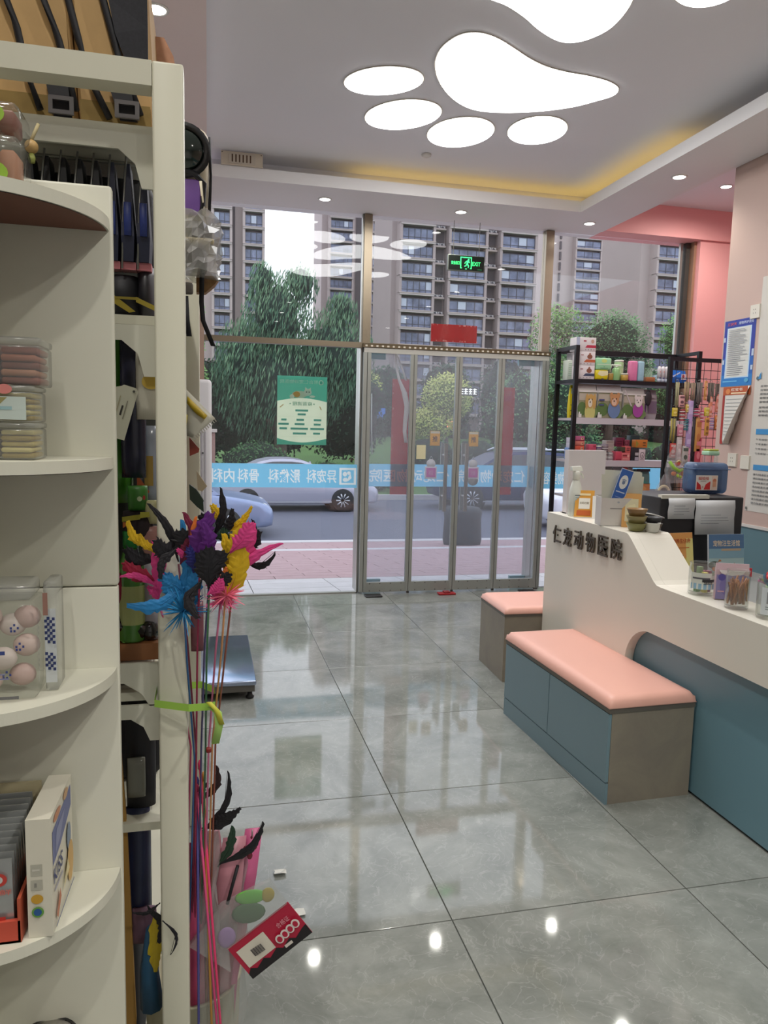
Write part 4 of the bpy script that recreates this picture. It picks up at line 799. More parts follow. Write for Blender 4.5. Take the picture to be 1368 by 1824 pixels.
for k in range(46):
    a, q = r_.random()*2*PI, .036*math.sqrt(r_.random()); a2, q2 = a+r_.uniform(-1.2, 1.2), .036*math.sqrt(r_.random()); z = .012+.03*r_.random()
    b.tube([(q*math.cos(a), q*math.sin(a), z), ((q*math.cos(a)+q2*math.cos(a2))/2, (q*math.sin(a)+q2*math.sin(a2))/2, z+.05), (q2*math.cos(a2), q2*math.sin(a2), z+.07+.015*r_.random())], .0036, mSt[k % 3], 5)
ob('chew_stick', b, t, kind='stuff')
t = jar('treat_jar', 'clear jar with a red lid and a grey cat label at the right picture edge', (2.02, 2.27, ZL), .06, .15, mClear)
wrap(t, .0606, .02, .12, PI*1.02, PI*1.98, 'd5dde2', parts=((.45, .7, .3, 1, '58a8c0'), (.12, .42, .42, .85, '8d9094'), (.2, .36, .55, .78, '5d6066'), (.1, .4, .28, .31, '7d868c'), (.1, .36, .2, .23, '7d868c'), (.74, .95, 0, .12, 'c86a58'), (.76, .95, .2, .9, 'c9c2c0')))
b = M(); b.ball((.012, 0, .158), .045, .045, .022, mat('c8201c', .35)); b.ball((-.02, -.015, .155), .03, .03, .015, mat('d03a2c', .35)); ob('red_lid', b, t)
b = M(); b.rbox(-.012, .03, -.01, .02, .13, .149, mat('5aa0c8', .5), .004); ob('blue_tag', b, t)
def plume(b, base, tip, w, m, curl=.0, nrm=(0, -1, 0), n=18):
    """one feather: a tapered, gently curled vane with frayed edges and a quill"""
    p, q = Vector(base), Vector(tip); d = q-p; L = d.length; s = d.cross(Vector(nrm)).normalized(); nv = Vector(nrm).normalized(); rows = []
    rr = random.Random(int(abs(p.x*7919+q.z*104729)*1000)); sk = d.normalized()*w*.5
    for k in range(n+1):
        t = k/n; c = p+d*t+s*curl*math.sin(PI*t)*L+nv*.04*L*math.sin(PI*t*.9)
        ww = w*min(1, 3.2*t+.12)*(1-max(0, t-.55)**1.4*2.6); ww = max(ww, .0012); e = nv*ww*.12
        l, r = rr.uniform(.66, 1.1), rr.uniform(.66, 1.1); f = 0 if k in (0, n) else 1
        rows.append([c-s*ww*l-e+sk*f*l, c-s*ww*.4+sk*f*.3+nv*.0004*(k % 2), c, c+s*ww*.4+sk*f*.3+nv*.0004*(k % 2), c+s*ww*r-e+sk*f*r])
    b.slab(rows, .0006, m, nrm, False)
    b.tube([p, p+d*.45+s*curl*math.sin(PI*.45)*L+nv*(.04*L*.95+.001), q], [.0009, .0007, .0003], m, 5)
t = thing('feather_toy', 'fluffy rainbow feather toy in a green cup beside the red lidded jar', 'cat toy', (2.12, 2.36, ZL))
b = M(); b.lathe([(.04, 0), (.05, .1), (.046, .1), (.036, .004)], mat('9cc48c', .4), n=18); b.lathe([(.05, .1), (.052, .11), (.01, .112)], mat('c4d060', .5), n=18); ob('cup', b, t)
for k in range(22):
    a = PI*k/21+.05; c = ('28a0c0', '2a64a8', 'd884c8', 'e070b8', 'b8c848', '7ac090')[(k*5) % 6]; b = M(); plume(b, (.02*math.cos(a), 0, .1), (.085*math.cos(a), r_.uniform(-.03, .02), .12+.07*math.sin(a)*r_.uniform(.6, 1.1)), .013, mat(c, .7), r_.uniform(-.2, .2)); ob('feather', b, t)

# ================================================================ RIGHT WALL
def wallsheet(name, lab, cat, y0, y1, z0, z1, col, shapes):
    b = M(); b.box(0, .0015, 0, y0-y1, 0, z1-z0, mat(col, .5)); o = tag(ob(name, b, None, (XWR-.002, y1, z0)), lab, cat)
    pr('print', o, (0, y0-y1, 0), (0, -1, 0), Z_, shapes); return o
w, h = .3, .44
sh = [('r', 0, .0, w, h, '2a3a9a'), ('r', 0, 0, w, .19, '2a62b4'), ('r', 0, 0, w, .075, '2a7cc4'), ('r', .03, .055, .235, .335, 'bcd8ee'), ('r', .04, .062, .215, .325, 'd8d8d2'), ('r', 0, .30, .02, .03, 'b8c8dc'), ('r', .28, .19, .02, .045, 'b8c8dc'), ('r', 0, .15, .02, .03, 'b8c8dc'), ('r', .28, .1, .02, .03, 'b8c8dc'),
      ('t', '三伏天', .03, .405, .09, .02, 'd8605c'), ('t', '宠物养护须知', .14, .405, .14, .02, 'c8d4f0'), ('r', .02, .03, .14, .006, '78c8f0'), ('e', .25, .035, .02, .014, '58a8d0')]+lines(.055, .07, .19, .31, 24, '8d8f96', .3, 3)
wallsheet('notice_poster', 'blue bordered notice poster with rows of small print on the pink wall', 'poster', 4.546, 4.246, 1.82, 2.26, 'd0d4da', sh)
# orange poster with its lower corner curled off the wall
t = thing('notice_poster', 'orange red notice poster curling off the wall under the blue one', 'poster', (XWR-.003, 4.51, 1.43))
b = M(); grid = []
for j in range(13):
    row = []
    for i in range(9):
        u_, v_ = i/8, j/12; fold = max(0, u_-(.35+.62*v_)); y = -.27*u_; z = .385*v_; x = -.001
        if fold > 0: y += .27*fold*.75; x -= .13*fold*(1.6-fold); z += .02*fold
        row.append((x, y, z))
    grid.append(row)
b.slab(grid, .001, mat('dcd8d0', .5), (-1, 0, 0)); ob('sheet', b, t)
sh = [('r', 0, .33, .265, .055, 'b8562a'), ('r', 0, .0, .022, .33, '9c2820'), ('p', [(0, 0), (.03, .0), (.022, .03), (.022, .2), (0, .2)], 'a83028'), ('t', '红宝书', .08, .355, .11, .022, 'f0e2d0'), ('r', .08, .338, .16, .009, 'f0d8b0'), ('e', .05, .355, .022, .018, 'd8864a')]+[('r', .035, .3-.024*k, .06+.14*(1-k/11)*(.8+.2*((k*7) % 3)/2), .003, '8d8f90') for k in range(11)]
pr('print', t, (-.0025, 0, 0), (0, -1, 0), Z_, sh)
sh = []
for k, z in enumerate((1.80, 1.775, 1.75, 1.725, 1.70, 1.665, 1.64, 1.615)): sh.append(('t', '宠物疫苗接种时间说明', .055, z-1.0, .3, .014, '5c5c5c'))
for z0 in (1.5, 1.27): sh.append(('r', .05, z0-1.0, .3, .035, '3f8cc4'))
for z in (1.46, 1.43, 1.40, 1.37): sh.append(('t', '每年体检一次早发现早治疗', .055, z-1.0, .3, .014, '5c5c5c'))
for k in range(8): sh.append(('t', '请勿随意抚摸陌生宠物安全', .055, .235-.0265*k, .3, .014, '5c5c5c'))
sh += [('e', .018, .018, .008, .01, '6a6a66'), ('e', .03, .86, .012, .012, '58707c'), ('p', [(.035, .855), (.06, .855), (.06, .9), (.045, .88)], '3f8cc4')]
o = wallsheet('notice_board', 'large white notice board with blue headings at the right picture edge', 'notice board', 4.215, 3.0, 1.0, 2.5, 'd2cdc4', [s if s[0] != 't' else s for s in sh])
for y, z, lab, hol in ((4.256, 2.245, 'white socket plate high on the pink wall above the blue poster', 1), (4.365, 1.28, 'left white socket plate low on the pink wall beside the jug', 1), (4.24, 1.27, 'right white blank plate low on the pink wall beside the board', 0)):
    t = thing('wall_socket', lab, 'socket', (XWR, y, z), 0, 'white wall plates')
    b = M(); b.loft([[(-.0, -.043, 0), (-.0, .043, 0), (-.0, .043, .09), (-.0, -.043, .09)], [(-.012, -.041, .002), (-.012, .041, .002), (-.012, .041, .088), (-.012, -.041, .088)]], mat('dcd6c8', .35)); ob('plate', b, t)
    if hol: pr('slots', t, (-.012, .043, 0), (0, -1, 0), Z_, [('r', .03, .055, .006, .006, '3a3632'), ('r', .046, .055, .006, .006, '3a3632'), ('r', .03, .03, .003, .01, '3a3632'), ('r', .05, .03, .003, .01, '3a3632')])
# ================================================================ LEFT: RACK AND CORNER SHELF
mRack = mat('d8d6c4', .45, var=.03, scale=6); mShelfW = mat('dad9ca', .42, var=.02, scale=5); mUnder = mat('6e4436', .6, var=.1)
rk = thing('display_rack', 'cream metal shop rack with square posts, white brackets and boards at the left', 'rack', (-.055, 1.2, 0))
def rp(name, f): b = M(); f(b); return ob(name, b, rk, (.055, -1.2, 0))
for x0, x1, y0, y1, h in ((-.078, -.033, 1.2, 1.245, 2.02), (-.60, -.555, 1.2, 1.245, 2.02), (-.072, -.0265, 2.70, 2.745, 2.055), (-.60, -.555, 2.70, 2.745, 2.055)):
    rp('post', lambda b: b.rbox(x0, x1, y0, y1, 0, h, mRack, .004, 2))
rp('cross_beam', lambda b: b.box(-.555, -.078, 1.2, 1.24, 1.984, 2.019, mRack)); rp('cross_beam', lambda b: b.box(-.555, -.072, 2.70, 2.74, 2.02, 2.055, mRack))
for z in (1.945, 1.662, 1.122, 1.050, .82, .12):
    t_ = .024
    if z == 1.122: rp('wooden_shelf', lambda b: b.box(-.55, -.08, 1.252, 2.69, 1.105, 1.133, mat('8d5b34', .5, var=.15, scale=14)))
    else: rp('shelf_board', lambda b: b.box(-.55, -.08 if z > .2 else -.135, 1.252, 2.69, z-t_*.6, z, mRack))
    if z not in (.82, .12):
        h = .075
        pts = [(-.08, z-.016), (-.29, z-.016), (-.285, z-.04), (-.13, z-.04), (-.106, z-.06), (-.097, z-h-.02), (-.08, z-h-.02)]
        if z < 1.2: pts = [(-.08, z-.018), (-.29, z-.018), (-.285, z-.052), (-.135, z-.052), (-.108, z-.07), (-.095, z-.092), (-.08, z-.092)] if z > 1.06 else [(-.08, z-.018), (-.29, z-.018), (-.285, z-.042), (-.125, z-.042), (-.105, z-.056), (-.095, z-.08), (-.08, z-.08)]
        o = rp('bracket', lambda b: b.prism(pts, 'y', 1.2405, 1.246, mShelfW))
        b = M(); b.lathe([(.0035, 0), (.0035, -.001)], mat('2c2a26', .6), (-.09+.055, .0405, z-h), 10, 'y'); ob('screw_hole', b, o)
rp('back_panel', lambda b: b.box(-.562, -.552, 1.25, 2.69, .1, 2.0, mat('b9b6a8', .6)))
# ---- quarter round corner shelf
cs = thing('corner_shelf', 'white corner shelf unit with quarter round shelves at the left edge', 'shelf', (-.303, 1.12, 0))
CX, CY, CR = -.303, 1.12, .172
def cspart(name, f): b = M(); f(b); return ob(name, b, cs, (-CX, -CY, 0))
cspart('back_panel', lambda b: b.rbox(CX-.012, -.128, CY, CY+.017, 0, 1.258, mShelfW, .002, 2)); cspart('back_panel', lambda b: b.rbox(CX-.012, -.127, CY, CY+.017, 1.2595, 1.816, mShelfW, .004, 2))
cspart('side_panel', lambda b: b.box(CX-.029, CX-.012, .93, CY+.017, 0, 1.816, mShelfW))
def quarter(z, th, b, m, mu):
    pts = [(CX-.01, CY-.0005)]+[(CX+CR*math.cos(a), CY-.0005-CR*math.sin(a)) for a in [PI/2*k/18 for k in range(19)]]+[(CX-.01, CY-CR)]
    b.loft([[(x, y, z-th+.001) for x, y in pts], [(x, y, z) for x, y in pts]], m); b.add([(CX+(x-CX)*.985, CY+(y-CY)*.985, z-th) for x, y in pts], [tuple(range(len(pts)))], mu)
for z in (1.772, 1.446, 1.138, .825, .50): cspart('shelf', lambda b: quarter(z, .017, b, mShelfW, mUnder))
b = M(); b.lathe([(.004, 0), (.004, -.0015)], mat('b9b6a6', .4), (-.162-CX, CY-1.008-.0 - CY-.0, 1.43), 10, 'y')
# ---- goods on the corner shelf
mStick = [mat(c, .6, var=.15, scale=40) for c in ('a8654a', '8f4f3c', 'b07a5c', '7c4434')]; mStickY = [mat(c, .6, var=.12, scale=40) for c in ('b8a860', 'a08c44', 'cbbf80')]
def treatbox(z, x1, y0, w, d, h, mm, lab, grp, prints=()):
    t = thing('treat_box', lab, 'box', (x1-w, y0, z), 0, grp)
    b = M(); b.rbox(0, w, 0, d, 0, h*.84, mBagClear, .003, 2); ob('tub', b, t)
    b = M(); b.rbox(-.001, w+.001, -.001, d+.001, h*.84+.0002, h, mBagClear, .003, 2); ob('lid', b, t)
    b = M(); n = 5
    for k in range(n):
        for c in range(2):
            zz = .002+h*.78*k/n; b.rbox(.003+c*(w/2-.001), .002+c*(w/2-.001)+w/2-.006+.002*((k*3+c) % 2), .004+.002*((k+c) % 2), d-.006, zz, zz+h*.78/n-.0012, mm[(k+c) % len(mm)], .002, 1)
    ob('treat_stick', b, t, kind='stuff')
    if prints: pr('sticker', t, (0, 0, 0), X_, Z_, prints, off=.0015)
    return t
treatbox(1.4465, -.208, 1.0, .085, .07, .046, mStickY, 'lowest tub of yellow treat sticks in the stack of three', 'treat tubs stacked on the corner shelf')
treatbox(1.4930, -.208, 1.0, .085, .07, .045, mStickY, 'middle treat tub with a pale label and a pink dot', 'treat tubs stacked on the corner shelf', [('r', .004, .003, .072, .028, 'c9d6d0'), ('p', [(.03, .03), (.055, .03), (.043, .018)], '9c9460'), ('r', .0, .015, .06, .004, '9cc0c4'), ('e', .052, .04, .009, .006, 'e08a84')])
treatbox(1.5384, -.200, 1.0, .095, .075, .058, mStick, 'topmost tub of red brown treat sticks', 'treat tubs stacked on the corner shelf')
t = thing('treat_jar', 'tall clear jar of wrapped pink bites beside the checked strip', 'jar', (-.30, 1.0, 1.1385))
b = M(); b.rbox(0, .086, 0, .07, 0, .128, mClear, .008, 3); ob('wall', b, t)
b = M(); b.rbox(.004, .08, .004, .066, .1285, .15, mBagClear, .006, 3); ob('lid', b, t)
b = M(); rr = random.Random(3); mBite = [mat('dcc3bb', .5), mat('d2b4ae', .5), mat('e0d2cc', .5)]
for k, (x, z) in enumerate(((.022, .02), (.06, .022), (.04, .048), (.066, .062), (.018, .07), (.05, .09), (.024, .105), (.068, .1))): b.ball((x, .028+.012*(k % 2), z), .017, .014, .015, mBite[k % 3], 12, 8)
ob('wrapped_bite', b, t, kind='stuff')
sh = []
for (cx, cz) in ((.06, .09), (.066, .066), (.05, .03)):
    for k in range(5): sh.append(('r', cx+.004*(k % 3)-.004, cz+.004*(k//2), .0025, .003, '3c4a8a'))
sh += [('r', .03, .074, .004, .016, 'c89a3a'), ('r', .02, .062, .03, .005, '3e4c8c'), ('e', .018, .062, .012, .006, '4a5a98'), ('r', .018, .067, .012, .006, 'd0a040'), ('r', .02, .03, .034, .002, '8a8cae'), ('r', .02, .036, .03, .002, '8a8cae'), ('r', .005, .004, .06, .004, '6a6a6c')]
pr('print', t, (0, 0, 0), X_, Z_, sh, off=.0006)
t = thing('treat_packet', 'slim clear packet with blue and white checks standing beside the treat jar', 'packet', (-.2105, 1.03, 1.1385))
b = M(); b.rbox(0, .016, 0, .05, 0, .148, mBagClear, .003, 2); ob('sleeve', b, t)
sh = []
for i in range(4):
    for k in range(9):
        if (i+k) % 2: sh.append(('r', .001+.0035*i, .066+.004*k, .0035, .004, '2e3a6c'))
        if (i+k) % 2 and k < 6: sh.append(('r', .001+.0035*i, .03+.004*k, .0035, .004, '2e3a6c'))
sh += [('r', .001, .105, .006, .03, '9c7468')]
pr('print', t, (0, 0, 0), X_, Z_, [('r', .001, .012, .014, .1, 'cdd2d4')]+sh, off=.0006)
t = thing('treat_jar', 'clear jar with lime green labels on the top shelf at the picture edge', 'jar', (-.30, 1.01, 1.7725))
b = M(); b.rbox(0, .082, 0, .07, 0, .062, mClear, .01, 3); b.rbox(.0, .082, 0, .07, .066, .10, mClear, .01, 3); ob('wall', b, t)
b = M(); [b.rbox(.006+.024*i, .026+.024*i, .02, .06, .004+.066*j, .05+.066*j-.02*j, mStick[(i+j) % 4], .004, 1) for i in range(3) for j in range(2)]; ob('treat_stick', b, t, kind='stuff')
pr('label', t, (0, 0, 0), X_, Z_, [('e', .045, .016, .024, .015, '8fb43a'), ('e', .045, .083, .022, .014, '9cc244'), ('r', .0, .004, .05, .012, '7a9c34'), ('r', .05, .072, .008, .008, 'ccd2c4')], off=.0008)
t = thing('kiss_box', 'white box printed KISS with a blue picture standing on the lower shelf', 'box', (-.229, .977, .8255), math.radians(-2))
b = M(); b.box(0, .03, 0, .125, 0, .162, mat('dcd8c8', .45)); ob('carton', b, t)
pr('print', t, (0, 0, 0), X_, Z_, [('r', .005, .085, .014, .016, 'b4b2a4'), ('r', .007, .092, .009, .003, 'c8c6ba'), ('r', .005, .066, .014, .014, 'b4b2a4'), ('r', .009, .07, .003, .006, '8d8c84'), ('e', .012, .054, .0075, .0065, 'c89a34'), ('e', .0125, .036, .0075, .0075, '6aa04a'), ('e', .0125, .036, .005, .005, '2a5a98')])
pr('side_print', t, (.03, 0, 0), Y_, Z_, [('p', [(.008, .092), (.05, .098), (.095, .112), (.118, .12), (.118, .15), (.008, .138)], '6a72a0'), ('p', [(.02, .1), (.05, .11), (.08, .135), (.03, .13)], '8a90b4'), ('e', .035, .15, .02, .006, 'c88a68'), ('e', .085, .153, .014, .007, 'c8a078'), ('t', 'KISS', .008, .066, .05, .022, '2c3a78'), ('r', .01, .055, .045, .004, 'a8a4b8'), ('e', .095, .085, .012, .02, '8090a8'), ('e', .1, .045, .018, .03, 'd0a868'), ('p', [(.012, .02), (.035, .045), (.04, .03), (.02, .012)], 'c07050'), ('r', .008, .006, .11, .0025, '5a68a0'), ('p', [(.05, .03), (.08, .06), (.09, .04)], 'ded0a0')])
t = thing('pouch_carton', 'red edged carton of silver pouches with red print at the left picture edge', 'carton', (-.325, .965, .8255))
b = M(); b.box(0, .088, .006, .012, 0, .03, mat('c8503c', .5)); b.box(.085, .089, .006, .15, 0, .06, mat('b8563c', .5)); b.box(0, .088, .146, .15, 0, .15, mat('cabf9c', .5)); b.box(0, .088, .006, .15, 0, .003, mat('b8563c', .5)); ob('tray', b, t)
mSil = mat('b9bcbc', .25, metal=.55, var=.15, scale=30)
for k in range(11):
    z = .003; y = .016+.011*k; b = M()
    b.loft([[(.008, y, z), (.079, y, z), (.079, y+.007, z), (.008, y+.007, z)], [(.008, y-.004+.001*k, .07), (.079, y-.004+.001*k, .07), (.079, y+.005+.001*k, .07), (.008, y+.005+.001*k, .07)], [(.009, y+.001*k, .11+.003*k), (.078, y+.001*k, .11+.003*k), (.078, y+.002+.001*k, .11+.003*k), (.009, y+.002+.001*k, .11+.003*k)]], mSil)
    o = tag(ob('silver_pouch', b, None, tuple(t.location)), 'silver foil pouch with red print, frontmost in the red carton' if k == 0 else '%s silver foil pouch from the front in the red carton' % ('second', 'third', 'fourth', 'fifth', 'sixth', 'seventh', 'eighth', 'ninth', 'tenth', 'rearmost')[k-1], 'pouch', 'silver pouches in the red carton')
    if k < 3: pr('print', o, (.008, y-.0045, .0), X_, Z_, [('e', .055, .085, .01, .009, 'c04038'), ('e', .055, .085, .005, .005, 'c8c8c6'), ('t', '妙鲜', .04, .064, .03, .008, 'c86a60'), ('r', .035, .042, .018, .006, 'b83830'), ('r', .04, .03, .022, .005, 'b83830'), ('r', .03, .018, .02, .005, 'c86a60')])
t = thing('pet_plate', 'white plate with a black rim on the lowest shelf at the bottom left', 'plate', (-.235, 1.08, .575))
b = M(); b.lathe([(.03, -.002), (.036, .0), (.045, .01), (.045, .014), (.041, .014)], mat('1d1c1e', .35), n=32, caps=False); ob('rim', b, t)
b = M(); b.lathe([(.041, .013), (.03, .004), (.0, .004)], mat('d9d4cc', .35), n=32); b.lathe([(.03, -.003), (.0, -.003)], mat('d9d4cc', .35), n=32); ob('dish', b, t)
b = M(); b.lathe([(.036, -.0745), (.04, -.0735), (.04, -.006), (.03, -.003), (0, -.003)], mat('c9c4bb', .4), n=24); ob('stand', b, t)
# ---- carrier backpacks on top of the rack
mTan = mat('c09c68', .75, var=.1, scale=30); mTanD = mat('8d7440', .8, var=.12, scale=30); mBlk = mat('1c1c22', .65, var=.2, scale=40); mBuck = mat('6d6a6c', .35, var=.02)
def carrier(x0, lab, lines_, straps, mesh=None):
    t = thing('carrier_backpack', lab, 'backpack', (x0, 1.30, 1.9455), 0, 'tan carrier backpacks on the rack top'); w, h = .115, .33; L = t.location.copy()
    b = M(); b.loft([[(-.05*z+w*.5+q*.5*c, y, z) for c, y in ((-1, .012), (-.9, 0), (.9, 0), (1, .012), (1, .24), (-1, .24))] for z, q in ((0, w*.96), (.02, w), (h*.8, w), (h, w*.86))], mTan); ob('body', b, t)
    b = M(); b.loft([[(-.05*z+.004, -.004, z), (-.05*z+w*.94, -.004, z), (-.05*z+w*.94, -.0005, z), (-.05*z+.004, -.0005, z)] for z in (.002, .045)], mTanD); ob('pocket', b, t)
    for pts in lines_:
        P_ = [Vector(p)-L for p in pts]; d = P_[0]-P_[1]; b = M(); b.tube([P_[0]+d*1.6]+P_, .0055, mBlk, 6); ob('piping', b, t)
    for top, bot in straps:
        top, bot = Vector(top)-L, Vector(bot)-L; b = M(); b.loft([[(p.x-ww, p.y, p.z), (p.x+ww, p.y, p.z), (p.x+ww, p.y+.004, p.z), (p.x-ww, p.y+.004, p.z)] for p, ww in ((bot, .013), (bot.lerp(top, .5), .015), (top, .017))], mBlk); s = ob('strap', b, t)
        b = M(); k = bot.lerp(top, .12)
        for x0_, x1_, z0_, z1_ in ((-.018, .018, -.006, .0), (-.018, .018, .014, .02), (-.018, -.012, .0, .014), (.012, .018, .0, .014)): b.box(k.x+x0_, k.x+x1_, k.y-.006, k.y-.001, k.z+z0_, k.z+z1_, mBuck)
        ob('buckle', b, s)
    if mesh: b = M(); b.loft([[Vector(p)-L for p in row] for row in mesh], mat('23232a', .8, var=.5, scale=220), caps=True); ob('mesh_strap', b, t)
YB = 1.285
carrier(-.31, 'left tan carrier backpack with thin black piping on top of the rack', [((-0.29, 1.288, 2.118), (-0.276, 1.288, 2.077), (-0.264, 1.288, 2.016), (-0.247, 1.29, 1.966)), ((-0.239, 1.288, 2.126), (-0.218, 1.288, 2.068), (-0.205, 1.288, 2.015), (-0.196, 1.29, 1.97))], [((-0.225, 1.284, 2.027), (-0.214, 1.282, 1.956))])
carrier(-.193, 'right tan carrier backpack with a wide black mesh strap on top of the rack', [((-0.204, 1.288, 2.131), (-0.19, 1.288, 2.073), (-0.173, 1.288, 2.015), (-0.147, 1.29, 1.964)), ((-0.154, 1.288, 2.138), (-0.137, 1.288, 2.072), (-0.132, 1.288, 2.057), (-0.101, 1.29, 1.974))], [((-0.135, 1.284, 2.026), (-0.118, 1.282, 1.961))],
        [[(-0.147, 1.286, 2.166), (-0.089, 1.29, 2.177), (-0.089, 1.296, 2.18), (-0.149, 1.296, 2.171)], [(-0.146, 1.284, 2.137), (-0.089, 1.29, 2.149), (-0.09, 1.296, 2.152), (-0.147, 1.296, 2.143)], [(-0.136, 1.282, 2.086), (-0.089, 1.29, 2.104), (-0.089, 1.296, 2.107), (-0.138, 1.296, 2.092)], [(-0.123, 1.284, 2.052), (-0.089, 1.29, 2.055), (-0.089, 1.296, 2.057), (-0.124, 1.296, 2.057)]])
t = thing('straw_bag', 'pinkish straw coloured bag peeking out behind the right backpack', 'bag', (-.09, 1.56, 2.03))
b = M(); b.loft([[(-.05+q, -.06, z), (.045+q, -.06, z), (.045+q, .06, z), (-.05+q, .06, z)] for z, q in ((0, .0), (.06, .0), (.13, -.014), (.16, -.03))], mat('c49478', .8, var=.25, scale=60)); ob('body', b, t)
# ---- packs hanging on hooks below
for k in range(8):
    x = -.262+.0235*k; big = k >= 5; z1 = 1.905; z0 = 1.735 if big else 1.765
    t = thing('harness_pack', ['black harness pack hanging farthest left under the backpacks', 'second black hanging pack from the left under the bracket', 'third black hanging pack from the left under the bracket', 'fourth black hanging pack from the left under the bracket', 'fifth black hanging pack from the left, next to the navy ones', 'first navy hanging pack with a pink foot beside the shelf panel', 'middle navy hanging pack with a pink foot beside the shelf panel', 'navy hanging pack with a pink foot nearest the cream post'][k], 'pet harness', (x, 1.275, z0), 0, 'dark harness packs hanging in the rack')
    b = M(); b.loft([[(-.008, -.004, .012), (.008, -.004, .012), (.008, .05, .012), (-.008, .05, .012)], [(-.01, -.008, .05), (.01, -.008, .05), (.01, .055, .05), (-.01, .055, .05)], [(-.004, .0, z1-z0-.01), (.004, .0, z1-z0-.01), (.004, .04, z1-z0-.01), (-.004, .04, z1-z0-.01)]], mat('20243c' if big else '17171b', .5, var=.2)); ob('pack', b, t)
    b = M(); b.tube([(-.009, -.006, .0), (-.007, -.005, .08), (-.001, -.002, z1-z0)], .0016, mat('8d8d8a', .3, metal=.6), 6); ob('edge_wire', b, t)
    b = M()
    if big: b.box(-.011, .011, .0, .03, 0, .0115, mat('c87880', .5)); bl = M(); bl.rbox(-.005, .006, -.0105, -.009, .05, .1, mat('28387c', .4), .0005, 1); ob('blue_label', bl, t)
    else: b.lathe([(.002, 0), (.0045, .004), (.0035, .03), (.0015, .045)], mat('d8d8d4', .15, metal=.5), (-.002, -.011, .012), 10)
    ob('tip', b, t)
b = M(); b.tube([(-.27, 1.33, 1.912), (-.085, 1.33, 1.912)], .003, mat('7c7c74', .35, metal=.6)); b.tube([(-.27, 1.33, 1.912), (-.27, 1.33, 1.93)], .003, mat('7c7c74', .35, metal=.6)); tag(ob('hook_rail', b), 'thin steel rail the dark packs hang from under the white bracket', 'rail')
t = thing('wooden_ball_toy', 'round wooden ball toy hanging left of the black packs', 'toy', (-.245, 1.21, 1.885))
b = M(); b.ball((0, 0, 0), .0095, .0095, .0095, mat('c8a46a', .5)); ob('ball', b, t); b = M(); b.tube([(0, 0, .009), (.008, .01, .035)], .0025, mat('c2b48a', .7)); ob('cord', b, t); b = M(); b.lathe([(.004, -.022), (.005, -.015), (.003, -.009)], mat('a8b060', .5)); ob('bead', b, t)
b = M(); b.rbox(-.33, -.088, 1.36, 1.60, 1.75, 1.905, mBlk, .03, 3); tag(ob('dark_filler', b), 'added black block darkening the space behind the hanging packs', 'dark filler')  # made-up dark backing, hides the pale back panel behind the packs
b = M(); b.rbox(-.33, -.085, 1.40, 1.75, .8205, 1.02, mat('141318', .7, var=.3), .03, 3); tag(ob('dark_filler', b), 'added black block darkening the depth of the lower rack shelf', 'dark filler')  # added block, only there to make the lower shelf dark inside
b = M(); b.rbox(-.33, -.14, 1.46, 1.85, .1205, .78, mat('17151b', .7, var=.3), .03, 3); tag(ob('dark_filler', b), 'large added black block darkening the bottom of the rack behind the bin', 'dark filler')  # added block that keeps the bottom bay dark
b = M(); b.rbox(-.33, -.085, 1.36, 1.75, 1.1335, 1.60, mat('1c211a', .7, var=.4, scale=6), .04, 3); tag(ob('dark_filler', b), 'added dark green block darkening the space behind the bottle and green bag', 'dark filler')  # added dark mass behind the goods of the middle bay
# ---- folded bags on the upper shelf
def pillow(name, lab, cat, x0, x1, y0, y1, z0, z1, m, parts=(), rot=0, grp=None):
    """soft pack, fuller in the middle; parts: (shape list) printed on the front"""
    t = thing(name, lab, cat, (x0, y0, z0), 0, grp); w, d, h = x1-x0, y1-y0, z1-z0; n = 8; gr = []
    rings = []
    for j in range(7):
        v = j/6; f = .35+.65*math.sin(PI*(.06+.88*v))**.6
        rings.append([(w*.5+w*.5*math.cos(a)*(.9+.1*f), d*.5+d*.5*math.sin(a)*f, h*v) for a in [2*PI*k/16 for k in range(16)]])
    b = M(); b.loft(rings, m, smooth=True); ob('pack', b, t)
    if parts: pr('print', t, (0, -.001, 0), X_, Z_, parts, off=.001)
    return t
pillow('pet_bed', 'folded black pet bag with a yellow trim on the upper rack shelf, left', 'bag', -.16, -.105, 1.262, 1.36, 1.6625, 1.728, mBlk, [('p', [(.01, .022), (.018, .03), (.05, .006), (.04, .004)], '9c8a28'), ('r', .02, .024, .035, .004, '8a7a24')])
pillow('pet_bed', 'folded black pet bag with yellow trim beside the post on the upper rack shelf', 'bag', -.112, -.081, 1.27, 1.38, 1.6625, 1.745, mat('2c2a30', .5, var=.3), [('p', [(.002, .022), (.002, .03), (.03, .018), (.03, .01)], '9c8a28')])
# ---- middle bay
pillow('treat_bag', 'glossy green bag hanging under the white bracket in the rack', 'bag', -.20, -.122, 1.30, 1.34, 1.36, 1.634, mat('3f7a24', .25, var=.3, scale=14))
pillow('wrapped_leash', 'dark navy leash in plastic wrap with a white tag in the rack', 'leash', -.138, -.098, 1.268, 1.295, 1.405, 1.625, mat('23243a', .25, var=.5, scale=30))
t = thing('price_tag', 'white cardboard tag tied to the navy leash in the rack', 'tag', (-.132, 1.254, 1.552)); t.rotation_euler = (0, .28, 0)
b = M(); b.prism([(0, 0), (.003, .003), (.022, .003), (.026, -.002), (.026, -.082), (-.008, -.082), (-.008, -.004)], 'y', 0, .0015, mat('c9c8b4', .6)); ob('card', b, t)
pr('print', t, (0, 0, 0), X_, Z_, [('r', .008, -.045, .003, .016, '3c3a34'), ('r', .014, -.05, .0016, .03, '8d8a78'), ('r', .002, -.07, .0012, .055, 'a8a080'), ('e', .02, -.003, .002, .002, '4a4a44')])
